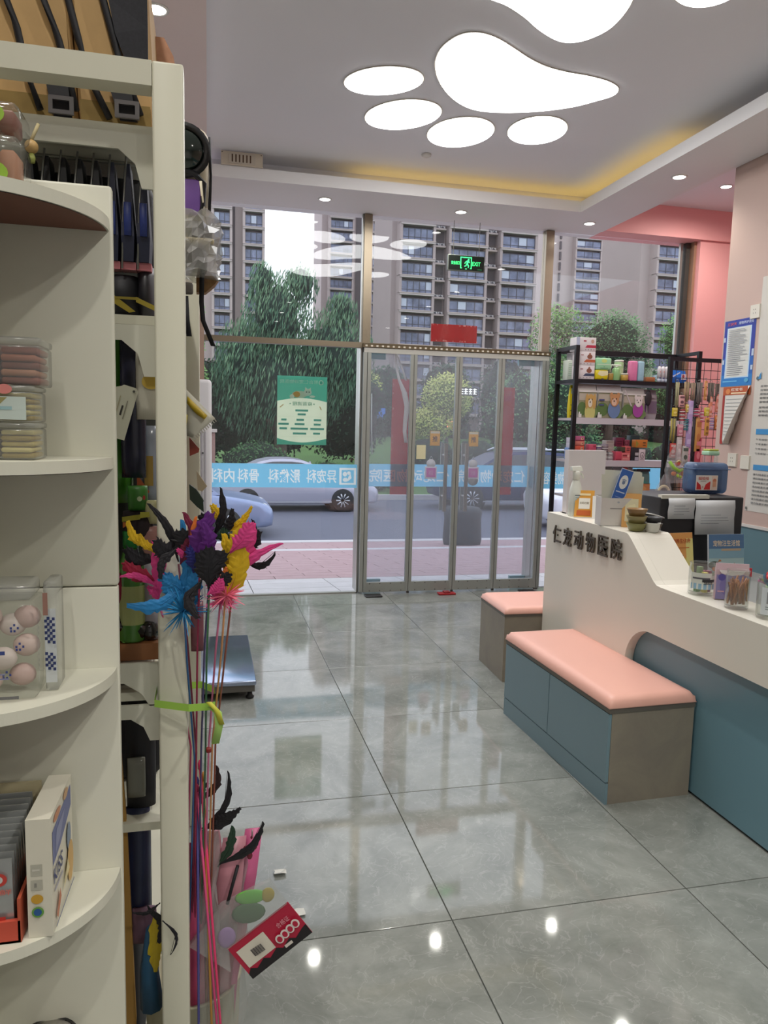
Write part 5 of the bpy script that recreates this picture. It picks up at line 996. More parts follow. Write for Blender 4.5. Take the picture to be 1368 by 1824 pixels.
pillow('wipes_pack', 'white pack with yellow print hanging at the post in the rack', 'pack', -.112, -.076, 1.258, 1.275, 1.50, 1.625, mat('cfcbbc', .4), [('e', .024, .06, .014, .012, 'd4b44a'), ('r', .01, .085, .02, .006, 'a8aac0'), ('r', .008, .105, .012, .006, '9aa0c0')])
pillow('silver_toy_bag', 'grey plastic bag behind the navy leash near the post', 'bag', -.115, -.083, 1.30, 1.33, 1.36, 1.49, mat('7c828c', .25, var=.3), [('r', .012, .03, .014, .05, '8a7030'), ('p', [(.0, .0), (.02, .02), (.0, .05)], 'a0502a')])
pillow('green_pack', 'small green pack with a red spot under the navy leash', 'pack', -.128, -.096, 1.262, 1.29, 1.352, 1.392, mat('3c7a2c', .4, var=.2), [('e', .02, .02, .004, .004, 'b8c8a0'), ('e', .027, .022, .002, .004, 'a8302a')])
pillow('plush_toy', 'dark brown plush with a yellow and orange collar above the green bottle', 'toy', -.137, -.088, 1.258, 1.30, 1.305, 1.35, mat('2c2226', .8, var=.4, scale=30), [('p', [(.002, .03), (.03, .034), (.03, .042), (.002, .038)], 'a09a30'), ('p', [(.03, .036), (.045, .038), (.044, .046), (.03, .046)], 'a8a438'), ('p', [(.003, .02), (.016, .028), (.003, .03)], 'b8682c')])
t = thing('shampoo_bottle', 'green shampoo bottle with a green screw cap in the rack', 'bottle', (-.124, 1.275, 1.1335))
b = M(); b.lathe([(.02, 0), (.0225, .004), (.0225, .1), (.021, .125), (.012, .152), (.0115, .156)], mat('5f9a46', .15, trans=.25, var=.1)); ob('body', b, t)
b = M(); b.lathe([(.0125, .157), (.0125, .183), (.011, .185)], mat('1f8a3a', .35)); ob('cap', b, t); b = M(); b.loft([[(.0229*math.cos(a), .0229*math.sin(a), z) for a in [PI+PI*k/10 for k in range(11)]] for z in (.03, .095)], mat('b0b878', .5), caps=False, closed=False); ob('label', b, t)
pillow('soap_pack', 'pink wrapped pack beside the green bottle at the post', 'pack', -.106, -.078, 1.262, 1.285, 1.275, 1.325, mat('a87a74', .4, var=.1)); pillow('cream_pack', 'cream quilted plastic pack above the pink one', 'pack', -.101, -.076, 1.262, 1.285, 1.33, 1.368, mat('b8b488', .35, var=.2))
pillow('lilac_pack', 'pale lilac packet behind the green bottle at the post', 'pack', -.106, -.08, 1.262, 1.29, 1.134, 1.27, mat('a8a4b0', .4, var=.15))
pillow('pink_plush', 'crimson fluffy toy lying on the wooden rack shelf', 'toy', -.15, -.112, 1.256, 1.272, 1.20, 1.25, mat('8a1c38', .8, var=.3, scale=40))
t = thing('bone_toy', 'glossy black bone in plastic wrap on the wooden rack shelf', 'toy', (-.115, 1.268, 1.152))
b = M(); b.tube([(-.03, 0, .012), (-.01, 0, .004), (.012, 0, -.002)], [.012, .011, .014], mat('17151a', .15, spec=.9)); b.ball((.02, 0, -.001), .016, .012, .017, mat('17151a', .15, spec=.9)); b.ball((-.034, 0, .018), .013, .012, .015, mat('17151a', .15, spec=.9)); ob('bone', b, t)
# ---- lower bay
for k, (z, c) in enumerate(((1.0505, 'a8a294'), (1.0575, '4a3a30'), (1.0625, 'b0aa9c'))):
    b = M(); b.box(-.2, -.098, 1.27, 1.45, z, z+(.0065 if k != 1 else .0045), mat(c, .5)); tag(ob('flat_box', b), ('lowest thin pale box between the two white brackets', 'thin dark box in the stack between the two white brackets', 'upper thin pale box between the two white brackets')[k], 'box', 'thin boxes between the brackets')
t = thing('cardboard_sheet', 'tall tan cardboard edge standing beside the shelf panel in the lower rack', 'cardboard', (-.17, 1.262, .35)); b = M(); b.loft([[(0, 0, z), (w, 0, z), (w, .01, z), (0, .01, z)] for z, w in ((0, .04), (.1, .044), (.45, .034), (.6, .026))], mat('a8803e', .7, var=.2, scale=5)); ob('board', b, t)
pillow('dark_bag', 'black cloth bag hanging in the lower rack left of the post', 'bag', -.14, -.09, 1.275, 1.32, .83, 1.02, mBlk)
pillow('clear_pouch', 'clear plastic pouch in the dark lower rack', 'pouch', -.135, -.105, 1.262, 1.273, .86, .93, mat('74746a', .2, var=.3))
pillow('navy_toy', 'blue and maroon toy in plastic wrap low in the rack', 'toy', -.142, -.1, 1.275, 1.31, .62, .8295, mat('242c4c', .35, var=.5, scale=20)); pillow('lilac_toy', 'lilac gauze toy low in the rack above the feathers', 'toy', -.132, -.09, 1.268, 1.285, .585, .65, mat('7c5c70', .6, var=.3, scale=30))
# ---- bin with wands, wands tied to the post
t = thing('toy_bin', 'cream bin full of cat wands standing behind the post', 'bin', (-.03, 1.345, 0))
b = M(); b.lathe([(.07, 0), (.074, .004), (.088, .455), (.091, .46), (.084, .46), (.07, .01), (0, .008)], mat('bdb89c', .45), n=32); ob('shell', b, t)
FC = {'y': 'd8b018', 'b': '14121a', 'p': 'e0438c', 'l': '1f78b4', 'v': '5c1c78', 'm': '6c1034', 'g': '1c3a28', 'r': 'a01c3c', 'o': 'd8702c', 'd': '1c1f6a'}
def wand(lab, col, path, feathers, tuft=None):
    """path: stem points; feathers: (base, tip, width, colour, curl); tuft: soft down at the base of the head"""
    t = thing('feather_wand', lab, 'cat wand', path[0], 0, 'feather cat wands tied to the post'); L = Vector(path[0])
    b = M(); b.tube([Vector(p)-L for p in path], .0016, mat(col, .4), 6); ob('stem', b, t)
    for (p, q, w, c, cu) in feathers:
        b = M(); plume(b, Vector(p)-L, Vector(q)-L, w, mat(FC[c], .6, var=.25, scale=60), cu); ob('feather', b, t)
    if tuft:
        (c, s, colr) = tuft; b = M(); rr = random.Random(int(s*1e4)+len(lab)); m = mat(colr, .8, var=.2); c = Vector(c)-L
        for k in range(90):
            d = Vector((rr.gauss(0, 1), rr.gauss(0, .5), rr.gauss(0, 1)+.6)).normalized(); u = d.orthogonal().normalized()*s*.05
            b.add([c-u, c+u, c+d*s*rr.uniform(.5, 1)+u*.5, c+d*s*rr.uniform(.5, 1)], [(0, 1, 2, 3)], m)
        ob('down', b, t, kind='stuff')
B0 = lambda dx, dy=0: [(-.03+dx, 1.33+dy, .06), (-.022+dx*.8, 1.285+dy*.4, .5)]
wand('blue feather wand leaning left across the cream post', '2c5a8c', B0(-.02)+[(-0.023, 1.21, 0.948), (-0.033, 1.175, 1.122), (-0.036, 1.165, 1.199)],
     [((-0.036, 1.165, 1.21), (-0.04, 1.16, 1.351), .011, 'l', .05), ((-0.034, 1.16, 1.247), (-0.119, 1.15, 1.226), .012, 'l', -.18), ((-0.034, 1.16, 1.234), (-0.071, 1.155, 1.262), .013, 'l', .1), ((-0.036, 1.16, 1.207), (-0.022, 1.158, 1.273), .014, 'l', .1), ((-0.038, 1.16, 1.216), (-0.059, 1.158, 1.27), .014, 'l', -.1)], ((-0.037, 1.16, 1.209), .045, '2886bc'))
wand('pink and yellow feather wand spreading left of the post', 'b8486c', B0(-.028)+[(-0.029, 1.225, 0.961), (-0.056, 1.215, 1.138), (-0.076, 1.195, 1.213)],
     [((-0.076, 1.19, 1.219), (-0.083, 1.18, 1.317), .011, 'p', .06), ((-0.077, 1.18, 1.244), (-0.13, 1.165, 1.263), .006, 'p', .15), ((-0.077, 1.185, 1.251), (-0.124, 1.18, 1.284), .013, 'r', -.1), ((-0.078, 1.175, 1.306), (-0.115, 1.165, 1.35), .0085, 'y', -.22), ((-0.077, 1.19, 1.281), (-0.121, 1.185, 1.305), .016, 'b', -.2), ((-0.076, 1.19, 1.219), (-0.092, 1.185, 1.243), .008, 'p', .1), ((-0.079, 1.17, 1.298), (-0.1, 1.168, 1.329), .006, 'y', -.1)])
wand('black cock feather wand with a long blade pointing up left', '7c3048', B0(-.014)+[(-0.02, 1.215, 0.955), (-0.032, 1.19, 1.145), (-0.044, 1.165, 1.281)],
     [((-0.044, 1.165, 1.285), (-0.088, 1.155, 1.376), .0075, 'b', .1), ((-0.044, 1.16, 1.299), (-0.074, 1.15, 1.323), .015, 'b', -.25), ((-0.038, 1.16, 1.286), (-0.043, 1.152, 1.335), .018, 'b', .1), ((-0.045, 1.155, 1.309), (-0.068, 1.15, 1.261), .008, 'b', .2), ((-0.034, 1.158, 1.287), (-0.046, 1.15, 1.307), .006, 'p', .1), ((-0.041, 1.158, 1.282), (-0.025, 1.15, 1.322), .012, 'm', 0)])
wand('maroon and purple feather wand in the middle of the bunch', '9c2c50', B0(-.005)+[(-0.02, 1.21, 0.967), (-0.017, 1.175, 1.139), (-0.013, 1.15, 1.262)],
     [((-0.016, 1.15, 1.27), (-0.037, 1.145, 1.364), .009, 'm', .1), ((-0.016, 1.15, 1.279), (-0.017, 1.14, 1.358), .007, 'o', -.05), ((-0.011, 1.146, 1.275), (0.006, 1.135, 1.363), .018, 'v', -.1), ((-0.012, 1.14, 1.281), (-0.009, 1.13, 1.351), .014, 'v', .15), ((-0.009, 1.14, 1.263), (-0.012, 1.13, 1.205), .0105, 'b', .3), ((-0.021, 1.145, 1.271), (-0.029, 1.14, 1.311), .012, 'd', .1)])
wand('tall spiky black feather wand at the top of the bunch', '4a4470', B0(.0)+[(-0.012, 1.21, 0.966), (-0.006, 1.185, 1.145), (0.006, 1.165, 1.32)],
     [((0.008, 1.16, 1.32), (0.018, 1.15, 1.401), .0065, 'b', .1), ((0.006, 1.158, 1.325), (-0.005, 1.15, 1.361), .012, 'b', -.15), ((0.012, 1.158, 1.321), (0.035, 1.15, 1.369), .008, 'b', .15), ((0.001, 1.16, 1.329), (-0.015, 1.15, 1.335), .014, 'b', -.3), ((0.009, 1.155, 1.325), (0.029, 1.148, 1.331), .014, 'g', .2), ((0.015, 1.156, 1.347), (0.005, 1.15, 1.374), .008, 'y', .1), ((0.023, 1.157, 1.329), (0.065, 1.15, 1.373), .006, 'y', .1)])
wand('dark feather wand with a big black fan at the front of the bunch', '3c6a4a', B0(.006)+[(-0.005, 1.205, 0.968), (-0.003, 1.165, 1.124), (0.001, 1.135, 1.238)],
     [((0.001, 1.13, 1.252), (-0.015, 1.12, 1.306), .018, 'b', .1), ((0.003, 1.13, 1.257), (0.027, 1.12, 1.305), .017, 'b', -.15), ((0.004, 1.128, 1.257), (0.03, 1.118, 1.276), .011, 'b', .15), ((0.001, 1.128, 1.249), (0.001, 1.118, 1.314), .016, 'b', 0), ((0.006, 1.13, 1.248), (0.026, 1.122, 1.284), .006, 'o', .1), ((-0.001, 1.128, 1.24), (0.017, 1.12, 1.267), .011, 'p', .2)])
wand('pink feather wand with a long plume reaching right', 'c06a8c', B0(.012)+[(0, 1.2, 0.97), (0.011, 1.17, 1.14), (0.018, 1.15, 1.221)],
     [((0.018, 1.15, 1.221), (0.028, 1.14, 1.271), .014, 'p', .1), ((0.02, 1.15, 1.234), (0.112, 1.13, 1.317), .0085, 'p', -.12), ((0.024, 1.145, 1.262), (0.066, 1.135, 1.349), .015, 'p', .08), ((0.014, 1.145, 1.227), (-0.004, 1.14, 1.268), .011, 'p', .1)], ((0.019, 1.15, 1.224), .03, 'e85a9a'))
wand('yellow and pink feather wand at the right of the bunch', 'c08a5c', B0(.02)+[(0.006, 1.2, 0.979), (0.02, 1.165, 1.141), (0.025, 1.14, 1.228)],
     [((0.026, 1.14, 1.226), (0.047, 1.125, 1.318), .019, 'y', .06), ((0.024, 1.138, 1.263), (0.021, 1.13, 1.333), .01, 'y', .1), ((0.025, 1.138, 1.228), (0.027, 1.13, 1.269), .006, 'y', 0), ((0.028, 1.13, 1.291), (0.055, 1.12, 1.343), .014, 'y', -.05), ((0.032, 1.125, 1.304), (0.06, 1.115, 1.352), .0145, 'p', .1)], ((0.027, 1.135, 1.238), .034, 'f0708c'))
wand('black feather wand with a sharp blade at the far right of the bunch', '8a5040', B0(.026)+[(0.011, 1.21, 0.974), (0.027, 1.19, 1.133), (0.042, 1.165, 1.284)],
     [((0.046, 1.16, 1.293), (0.101, 1.145, 1.302), .0065, 'b', .35), ((0.042, 1.16, 1.298), (0.077, 1.15, 1.334), .013, 'b', .1), ((0.04, 1.158, 1.307), (0.065, 1.15, 1.352), .009, 'b', .3), ((0.046, 1.158, 1.285), (0.071, 1.15, 1.299), .012, 'b', -.1)])
b = M(); x0, x1, y0, y1, z = -.083, .010, 1.150, 1.252, 1.056
b.loft([[(x, y, z+h) for x, y in ((x0, y0+.03), (x0, y1), (x1-.02, y1), (x1, y1-.03), (x1, y0+.005), (x1-.012, y0), (-.03, y0), (x0, y0+.028))] for h in (-.005, .007)], mat('9cc850', .6), caps=False, closed=False); rb = thing('ribbon', 'lime green ribbon tying the feather wands to the cream post', 'ribbon', (0, 1.15, 1.05)); ob('band', b, rb, (0, -1.15, -1.05))
b = M(); ribbon(b, [(.004, -.002, .008), (.014, -.008, .0), (.016, -.01, -.02), (.01, -.008, -.05)], .012, mat('a8d070', .6)); ob('tail', b, rb); b = M(); ribbon(b, [(.0, -.003, .016), (.012, -.01, .005), (.02, -.012, -.018)], .008, mat('c0c040', .6)); ob('tail', b, rb)
b = M(); b.rbox(-.004, .004, -.012, -.004, -.064, -.056, mat('7c1c18', .5), .002, 2); ob('bead', b, rb)
# ---- shorter packed wands in the bin
def packed(lab, px, pts, m, w, ext=()):
    t = thing('packed_wand', lab, 'cat wand', pts[0], 0, 'packed wands in the bin'); L = Vector(pts[0])
    b = M(); ribbon(b, [Vector(p)-L for p in pts], w, m, th=.003); ob('sleeve', b, t)
    for nm, f in ext: b = M(); f(b, L); ob(nm, b, t)
mPk = mat('d0527e', .4, var=.25, scale=20); mPk2 = mat('c88a98', .3, var=.2, scale=20)
packed('pink packed wand with shredded black feathers at its top', 0, [(-.02, 1.33, .1), (0.005, 1.29, 0.477), (-0.004, 1.26, 0.769), (-0.006, 1.258, 0.791)], mPk2, [.03, .045, .05, .048],
       [('feather', lambda b, L: plume(b, Vector((-0.012, 1.255, 0.793))-L, Vector((0.031, 1.24, 0.907))-L, .006, mat(FC['b'], .5), .16)), ('feather', lambda b, L: plume(b, Vector((-0.019, 1.255, 0.846))-L, Vector((0.011, 1.24, 0.919))-L, .008, mat('2c1418', .5), .2)), ('feather', lambda b, L: plume(b, Vector((-0.016, 1.255, 0.835))-L, Vector((-0, 1.245, 0.884))-L, .009, mat(FC['b'], .5), -.2))])
packed('pink sleeve wand with black cock feathers bending right', 0, [(.0, 1.33, .1), (0.019, 1.29, 0.475), (0.036, 1.262, 0.7), (0.044, 1.26, 0.774)], mPk2, [.03, .04, .045, .04],
       [('feather', lambda b, L: plume(b, Vector((-0, 1.25, 0.816))-L, Vector((0.052, 1.238, 0.84))-L, .009, mat(FC['b'], .5), .14)), ('feather', lambda b, L: plume(b, Vector((0.017, 1.25, 0.731))-L, Vector((0.091, 1.235, 0.812))-L, .009, mat(FC['b'], .5), .16)), ('feather', lambda b, L: plume(b, Vector((0.015, 1.252, 0.725))-L, Vector((0.038, 1.24, 0.807))-L, .009, mat(FC['g'], .5), .1)), ('feather', lambda b, L: plume(b, Vector((-0.012, 1.252, 0.8))-L, Vector((0.041, 1.245, 0.822))-L, .01, mat(FC['b'], .5), .1))])
packed('clear sleeve with a bright pink rod and a maroon butterfly charm', 0, [(.015, 1.335, .1), (0.037, 1.3, 0.475), (0.066, 1.275, 0.688), (0.078, 1.27, 0.781)], mat('d86a9a', .35, var=.15), [.02, .028, .034, .03],
       [('butterfly_charm', lambda b, L: [b.ball(Vector(q)-L, r1, .002, r2, mat('7c2c3c', .25, metal=.3), 10, 6) for q, r1, r2 in (((0.063, 1.255, 0.751), .005, .007), ((0.077, 1.255, 0.754), .006, .006), ((0.07, 1.255, 0.738), .005, .007), ((0.073, 1.255, 0.772), .002, .003))]),
        ('hook_ring', lambda b, L: b.tube([Vector((0.074, 1.255, 0.774))-L, Vector((0.074, 1.255, 0.786))-L], .0012, mSteel, 6)),
        ('black_rod', lambda b, L: b.tube([Vector((0.031, 1.25, 0.655))-L, Vector((0.049, 1.25, 0.725))-L], .003, mBlk, 6))])
for k, (x0, x1, ytop, yy, lab) in enumerate(((352, 386, 1478, 1.252, 'crinkled clear sleeve around the shredded feather wand'), (392, 436, 1500, 1.268, 'crinkled clear sleeve around the cock feather wand'))):
    t = thing('clear_sleeve', lab, 'plastic sleeve', (0, yy, .4)); xa, xb = (x0-369)/1326*yy*1.0, (x1-369)/1326*yy; z1 = 1.5-yy*(ytop-743)/1326*1.02
    b = M(); b.slab([[(xa+(xb-xa)*i/5+.004*((i*j) % 3-1), .004*((i+j) % 2), (z1-.4)*j/8+.0) for i in range(6)] for j in range(9)], .003, mBagClear, (0, -1, 0), False); ob('film', b, t)
packed('red packed wand standing behind the cream post, lowest of the bunch', 0, [(-.035, 1.33, .1), (-0.023, 1.28, 0.445), (-0.025, 1.255, 0.774)], mPk, [.025, .03, .03])
for k, (top, bot, c, lab) in enumerate((((-0.015, 1.235, 0.926), (0.018, 1.24, 0.444), 'd83c6c', 'bright pink wand rod crossing in front of the bin'), ((-0.02, 1.236, 0.886), (0.012, 1.242, 0.443), 'cc4a7c', 'second pink wand rod crossing in front of the bin'), ((-0.009, 1.237, 0.904), (0.003, 1.243, 0.45), 'b08038', 'gold brown wand rod in front of the bin'), ((-0.019, 1.238, 0.895), (-0.019, 1.244, 0.447), '4a4a8c', 'indigo wand rod beside the post'))):
    b = M(); top, bot = Vector(top), Vector(bot); b.tube([Vector((0, 0, 0)), bot-top, (bot-top)*1.55+Vector((0, 0, 0))], .0022, mat(c, .4), 6); b.lathe([(.003, -.01), (.0035, 0), (.001, .006)], mat(c, .4), n=8); tag(ob('wand_rod', b, None, tuple(top)), lab, 'cat wand', 'bare wand rods')
t = thing('feather_toy_pack', 'yellow and black feather toy hanging over the bin left of the post', 'cat toy', (-0.082, 1.235, 0.65))
L = t.location.copy()
for p, q, w, c, cu in (((-0.079, 1.235, 0.665), (-0.069, 1.236, 0.584), .010, 'y', .05), ((-0.091, 1.232, 0.668), (-0.09, 1.236, 0.556), .012, 'y', 0), ((-0.102, 1.23, 0.684), (-0.094, 1.232, 0.602), .009, 'b', -.25), ((-0.081, 1.228, 0.687), (-0.125, 1.228, 0.676), .004, 'b', -.2), ((-0.075, 1.19, 0.68), (-0.063, 1.19, 0.618), .003, 'b', -.25)):
    b = M(); plume(b, Vector(p)-L, Vector(q)-L, w, mat(FC[c] if c != 'y' else 'b09a1c', .6, var=.2), cu); ob('feather', b, t)
b = M(); b.tube([(-.012, .01, -.02), (-.02, .014, -.1), (-.016, .016, -.17)], [.012, .016, .02], mat('1f4a68', .6, var=.4, scale=30)); ob('blue_body', b, t)
# ---- header card bag leaning out of the bin
A_, B_, C_, D_ = [Vector(q) for q in ((0.031, 1.245, 0.573), (0.137, 1.245, 0.648), (0.158, 1.243, 0.589), (0.05, 1.243, 0.498))]
t = thing('header_bag', 'clear toy bag with a red and black header card leaning out of the bin', 'toy bag', tuple(A_)); u_ = (B_-A_); v_ = (A_-D_); wu, hv = u_.length, v_.length; u_.normalize(); v_ = (v_-u_*v_.dot(u_)).normalized(); n_ = u_.cross(v_)
o_ = A_-v_*hv-A_
b = M(); b.add([o_, o_+u_*wu, o_+u_*wu+v_*hv, o_+v_*hv]+[x-n_*.0015 for x in (o_, o_+u_*wu, o_+u_*wu+v_*hv, o_+v_*hv)], [(0, 1, 2, 3), (7, 6, 5, 4), (0, 4, 5, 1), (1, 5, 6, 2), (2, 6, 7, 3), (3, 7, 4, 0)], mat('b01c3c', .4)); hc = ob('header_card', b, t)
drip = [(0, 0), (wu, 0), (wu, .022)]+[(wu*(1-k/14), .012+.008*((k*5) % 3)/2) for k in range(1, 14)]+[(0, .012)]
pr('print', hc, o_, u_, v_, [('p', drip, '1b171b'), ('r', wu*.6, .008, wu*.12, .006, 'd8d0c8'), ('r', .008, .022, wu*.44, hv*.52, 'd6d0c2'), ('t', '合格证', wu*.68, hv*.62, wu*.2, .011, 'd88a98')]+[('r', wu*.22+.0016*k, .033, .0009 if k % 3 else .0013, .016, '4a4648') for k in range(14)]
   +[('e', wu*.62+.0125*k, hv*.42+.002*k, .0075, .009, 'e6dcd8') for k in range(4)]+[('e', wu*.62+.0125*k, hv*.42+.002*k, .0045, .006, 'b01c3c') for k in range(4)])
bb_ = [o_+v_*hv+u_*wu*.02, o_+v_*hv+u_*wu*.98, o_+v_*(hv+.085)+u_*wu*1.0-v_*.03, o_+v_*(hv+.075)+u_*wu*.3, o_+v_*(hv+.05)-u_*.045, o_-u_*.02+v_*hv*.5]
b = M(); b.loft([[x+n_*.003 for x in bb_], [x-n_*.008 for x in bb_]], mBagClear); ob('clear_bag', b, t)
b = M(); c0 = o_+v_*(hv+.028)+u_*wu*.5-n_*.004
for d_, rx, rz_, c in ((u_*.02+v_*.022, .028, .014, '6ab84a'), (u_*.0+v_*.0, .03, .02, '4a6c4c'), (u_*.045+v_*.005, .012, .014, 'b0a04a'), (u_*-.055-v_*.012, .016, .02, 'a080b8'), (u_*-.05-v_*.045, .008, .012, '5ab040')): b.ball(c0+d_, rx, .0035, rz_, mat(c, .6, var=.2), 12, 8)
ob('plush_filling', b, t, kind='stuff')
# ---- things sticking out of the rack's aisle side
t = thing('capsule_backpack', 'cream and purple capsule pet backpack with a black window hanging on the rack', 'backpack', (-.03, 2.2, 2.03))
b = M(); b.rbox(-.047, .035, -.10, .10, 0, .235, mat('ddd2b8', .5), .03, 4); ob('shell', b, t)
b = M(); b.lathe([(.066, 0), (.07, -.012), (.054, -.016), (.052, 0)], mat('121216', .5), (-.03, -.10, .165), 26, 'y', caps=False); b.loft([[(-.03+.054*math.cos(a), -.108+0*a, .165+.054*math.sin(a)) for a in [2*PI*k/24 for k in range(24)]], [(-.03+.046*math.cos(a), -.122, .165+.046*math.sin(a)) for a in [2*PI*k/24 for k in range(24)]], [(-.03+.01*math.cos(a), -.13, .165+.01*math.sin(a)) for a in [2*PI*k/24 for k in range(24)]]], mat('17241f', .12, spec=.9), smooth=True); ob('window', b, t)
b = M(); b.rbox(-.06, .015, -.115, -.1005, .005, .095, mat('7a56a8', .45), .008, 3); ob('purple_pocket', b, t)
b = M(); b.tube([(-.075, -.106, .11), (-.055, -.112, .1), (-.03, -.112, .115), (.0, -.112, .108), (.022, -.11, .085), (.018, -.108, .03), (.008, -.106, .0)], .008, mBlk, 6); ob('strap', b, t)
b = M(); b.tube([(.036, -.06, .22), (.04, -.07, .12), (.036, -.09, .02)], .004, mBlk, 6); b.tube([(.014, -.116, .09), (.02, -.112, .04), (.02, -.108, .0)], .004, mat('e0d8c0', .5), 6); ob('piping', b, t)
t = thing('wrapped_backpack', 'grey backpack wrapped in crinkled clear plastic under the capsule one', 'backpack', (-.03, 2.18, 1.90))
b = M(); b.rbox(-.046, .03, -.08, .1, 0.01, .062, mat('4a4a4e', .5, var=.3), .02, 3); b.rbox(-.046, .045, -.085, .1, .085, .118, mat('2e2c30', .5, var=.3), .015, 3); b.rbox(-.046, .048, -.09, .1, .068, .08, mat('cbbf9c', .5), .005, 2); ob('pack', b, t)
mWrap = glass_mat('crinkle_wrap', (.88, .88, .87), .34, (.80, .80, .79), 1.5, .15)
b = M(); rr = random.Random(9); rings = []
for j in range(10):
    z = -.01+.148*j/9; f = 1+.04*math.sin(j*2.1); rings.append([(.0+(.046+.028*rr.random()*(math.cos(a) > -.5))*math.cos(a)*f, .0+(.11+.025*rr.random())*math.sin(a), z+.012*rr.random()) for a in [2*PI*k/26 for k in range(26)]])
b.loft(rings, mWrap); ob('plastic_wrap', b, t)
t = thing('hanging_strap', 'long black webbing strap dangling off the rack in front of the window frame', 'strap', (-.012, 2.2, 1.71)); b = M(); ribbon(b, [(-.002, 0, .2), (-.004, 0, .12), (.0, 0, .07), (.028, -.004, .0)], .013, mBlk, th=.003); ob('webbing', b, t)
t = thing('tan_pouch', 'brown netted pouch bottom under the wrapped backpack', 'pouch', (.0, 2.24, 1.86)); b = M(); b.loft([[(-.03, -.02, .0), (-.005, -.02, 0), (-.005, .02, 0), (-.03, .02, 0)], [(-.03, -.03, .025), (.022, -.03, .025), (.022, .03, .025), (-.03, .03, .025)], [(-.03, -.03, .045), (.035, -.03, .045), (.035, .03, .045), (-.03, .03, .045)]], mat('8a6844', .8, var=.35, scale=90)); ob('net', b, t)
t = thing('hanging_strap', 'short black strap end hanging beside the cream post', 'strap', (-.034, 1.5, 1.66)); b = M(); ribbon(b, [(-.006, 0, .075), (-.004, 0, .03), (.0, 0, 0)], .01, mBlk, th=.003); ob('webbing', b, t); b = M(); b.rbox(-.016, .008, -.006, .006, .078, .1, mat('5c5650', .5), .004, 2); ob('clip', b, t)
t = thing('snack_sachet', 'white and yellow snack sachet with a notched edge jutting from the rack', 'sachet', (0, 0, 0)); t.location = (-0.039, 1.6, 1.568); L = t.location.copy()
q0, q1, q2, q3 = [Vector(q)-L for q in ((-0.047, 1.6, 1.568), (0.015, 1.585, 1.506), (-0.03, 1.585, 1.465), (-0.047, 1.6, 1.47))]
b = M(); b.slab([[q0.lerp(q1, i/8).lerp(q3.lerp(q2, i/8), j/6)+Vector((0, -.006*math.sin(PI*i/8)*math.sin(PI*j/6), 0)) for i in range(9)] for j in range(7)], .004, mat('d8d5c6', .4), (0, 1, 0)); ob('sachet', b, t)
b = M()
for k in range(12): p = q1.lerp(q2, (k+.2)/12); p2 = q1.lerp(q2, (k+.65)/12); d = Vector((.004, 0, -.005)); b.add([p, p2, p2+d, p+d], [(0, 1, 2, 3)], mat('b9b6a8', .4))
ob('crimped_edge', b, t, kind='stuff')
u_ = (q1-q0).normalized(); v_ = (q3-q0-u_*(q3-q0).dot(u_)).normalized()
b = M(); b.slab([[q0.lerp(q1, .12+.7*i/6).lerp(q3.lerp(q2, .12+.7*i/6), .12+.16*j+.04*math.sin(PI*i/6)*j)+Vector((0, -.008, 0)) for i in range(7)] for j in range(2)], .001, mat('d8b83a', .4), (0, -1, 0)); b.slab([[q0.lerp(q1, .02+.16*i/3).lerp(q3.lerp(q2, .02+.16*i/3), .52+.32*j)+Vector((0, -.008, 0)) for i in range(4)] for j in range(2)], .001, mat('d0bc30', .4), (0, -1, 0)); ob('yellow_print', b, t)
for (pts, c, lab, y) in ((((-0.038, 1.62, 1.466), (-0.017, 1.62, 1.441), (-0.019, 1.62, 1.434), (-0.037, 1.62, 1.426)), '8a3a2c', 'dark red packet corner under the yellow sachet', 1.62), (((-0.029, 2, 1.371), (-0.002, 2, 1.33), (-0.015, 2, 1.316), (-0.026, 2, 1.321)), 'b8a88c', 'beige packet corner farther along the rack', 2.0), (((-0.031, 1.3, 1.393), (-0.019, 1.3, 1.384), (-0.008, 1.3, 1.367), (-0.007, 1.3, 1.345), (-0.019, 1.3, 1.355), (-0.03, 1.3, 1.367)), '1c2a20', 'dark leaf shaped packet end just above the feathers', 1.3)):
    L = Vector(pts[0]); b = M(); b.loft([[Vector(p)-L for p in pts], [Vector(p)-L+Vector((0, .012, 0)) for p in pts]], mat(c, .4, var=.15)); tag(ob('packet_corner', b, None, tuple(L)), lab, 'packet')
pillow('pink_packet', 'dusky pink packet sticking out of the rack beside the wand stems', 'packet', -.03, -.008, 1.30, 1.31, 1.10, 1.19, mat('7c4a56', .4, var=.15))
# ---- standing air conditioner, scale, vent
t = thing('air_conditioner', 'tall white standing air conditioner beyond the rack by the window', 'air conditioner', (-.22, 5.9, 0))
mAC = mat('dcdadc', .4, var=.02)
b = M(); b.rbox(-.24, .25, 0, .36, 0, 1.815, mAC, .03, 4); ob('case', b, t)
for x in (.145, .17, .195): b = M(); b.box(x, x+.012, -.008, .002, .12, 1.42, mat('b4b0b6', .4)); ob('louvre', b, t)
for z in (.88, 1.25): b = M(); b.box(.148, .162, -.012, -.008, z, z+.012, mat('3a3a3c', .5)); b.box(.176, .188, -.012, -.008, z, z+.012, mat('3a3a3c', .5)); ob('clip', b, t)
t = thing('platform_scale', 'low steel platform weighing scale on the floor beyond the rack', 'scale', (-.05, 4.4, 0))
b = M(); b.rbox(-.30, .303, -.45, .45, .082, .108, mat('a9b4cc', .16, metal=.9, var=.06, scale=3), .006, 2); ob('steel_plate', b, t)
b = M(); b.box(-.29, .295, -.44, .44, .045, .0815, mat('6a6660', .5)); ob('frame', b, t)
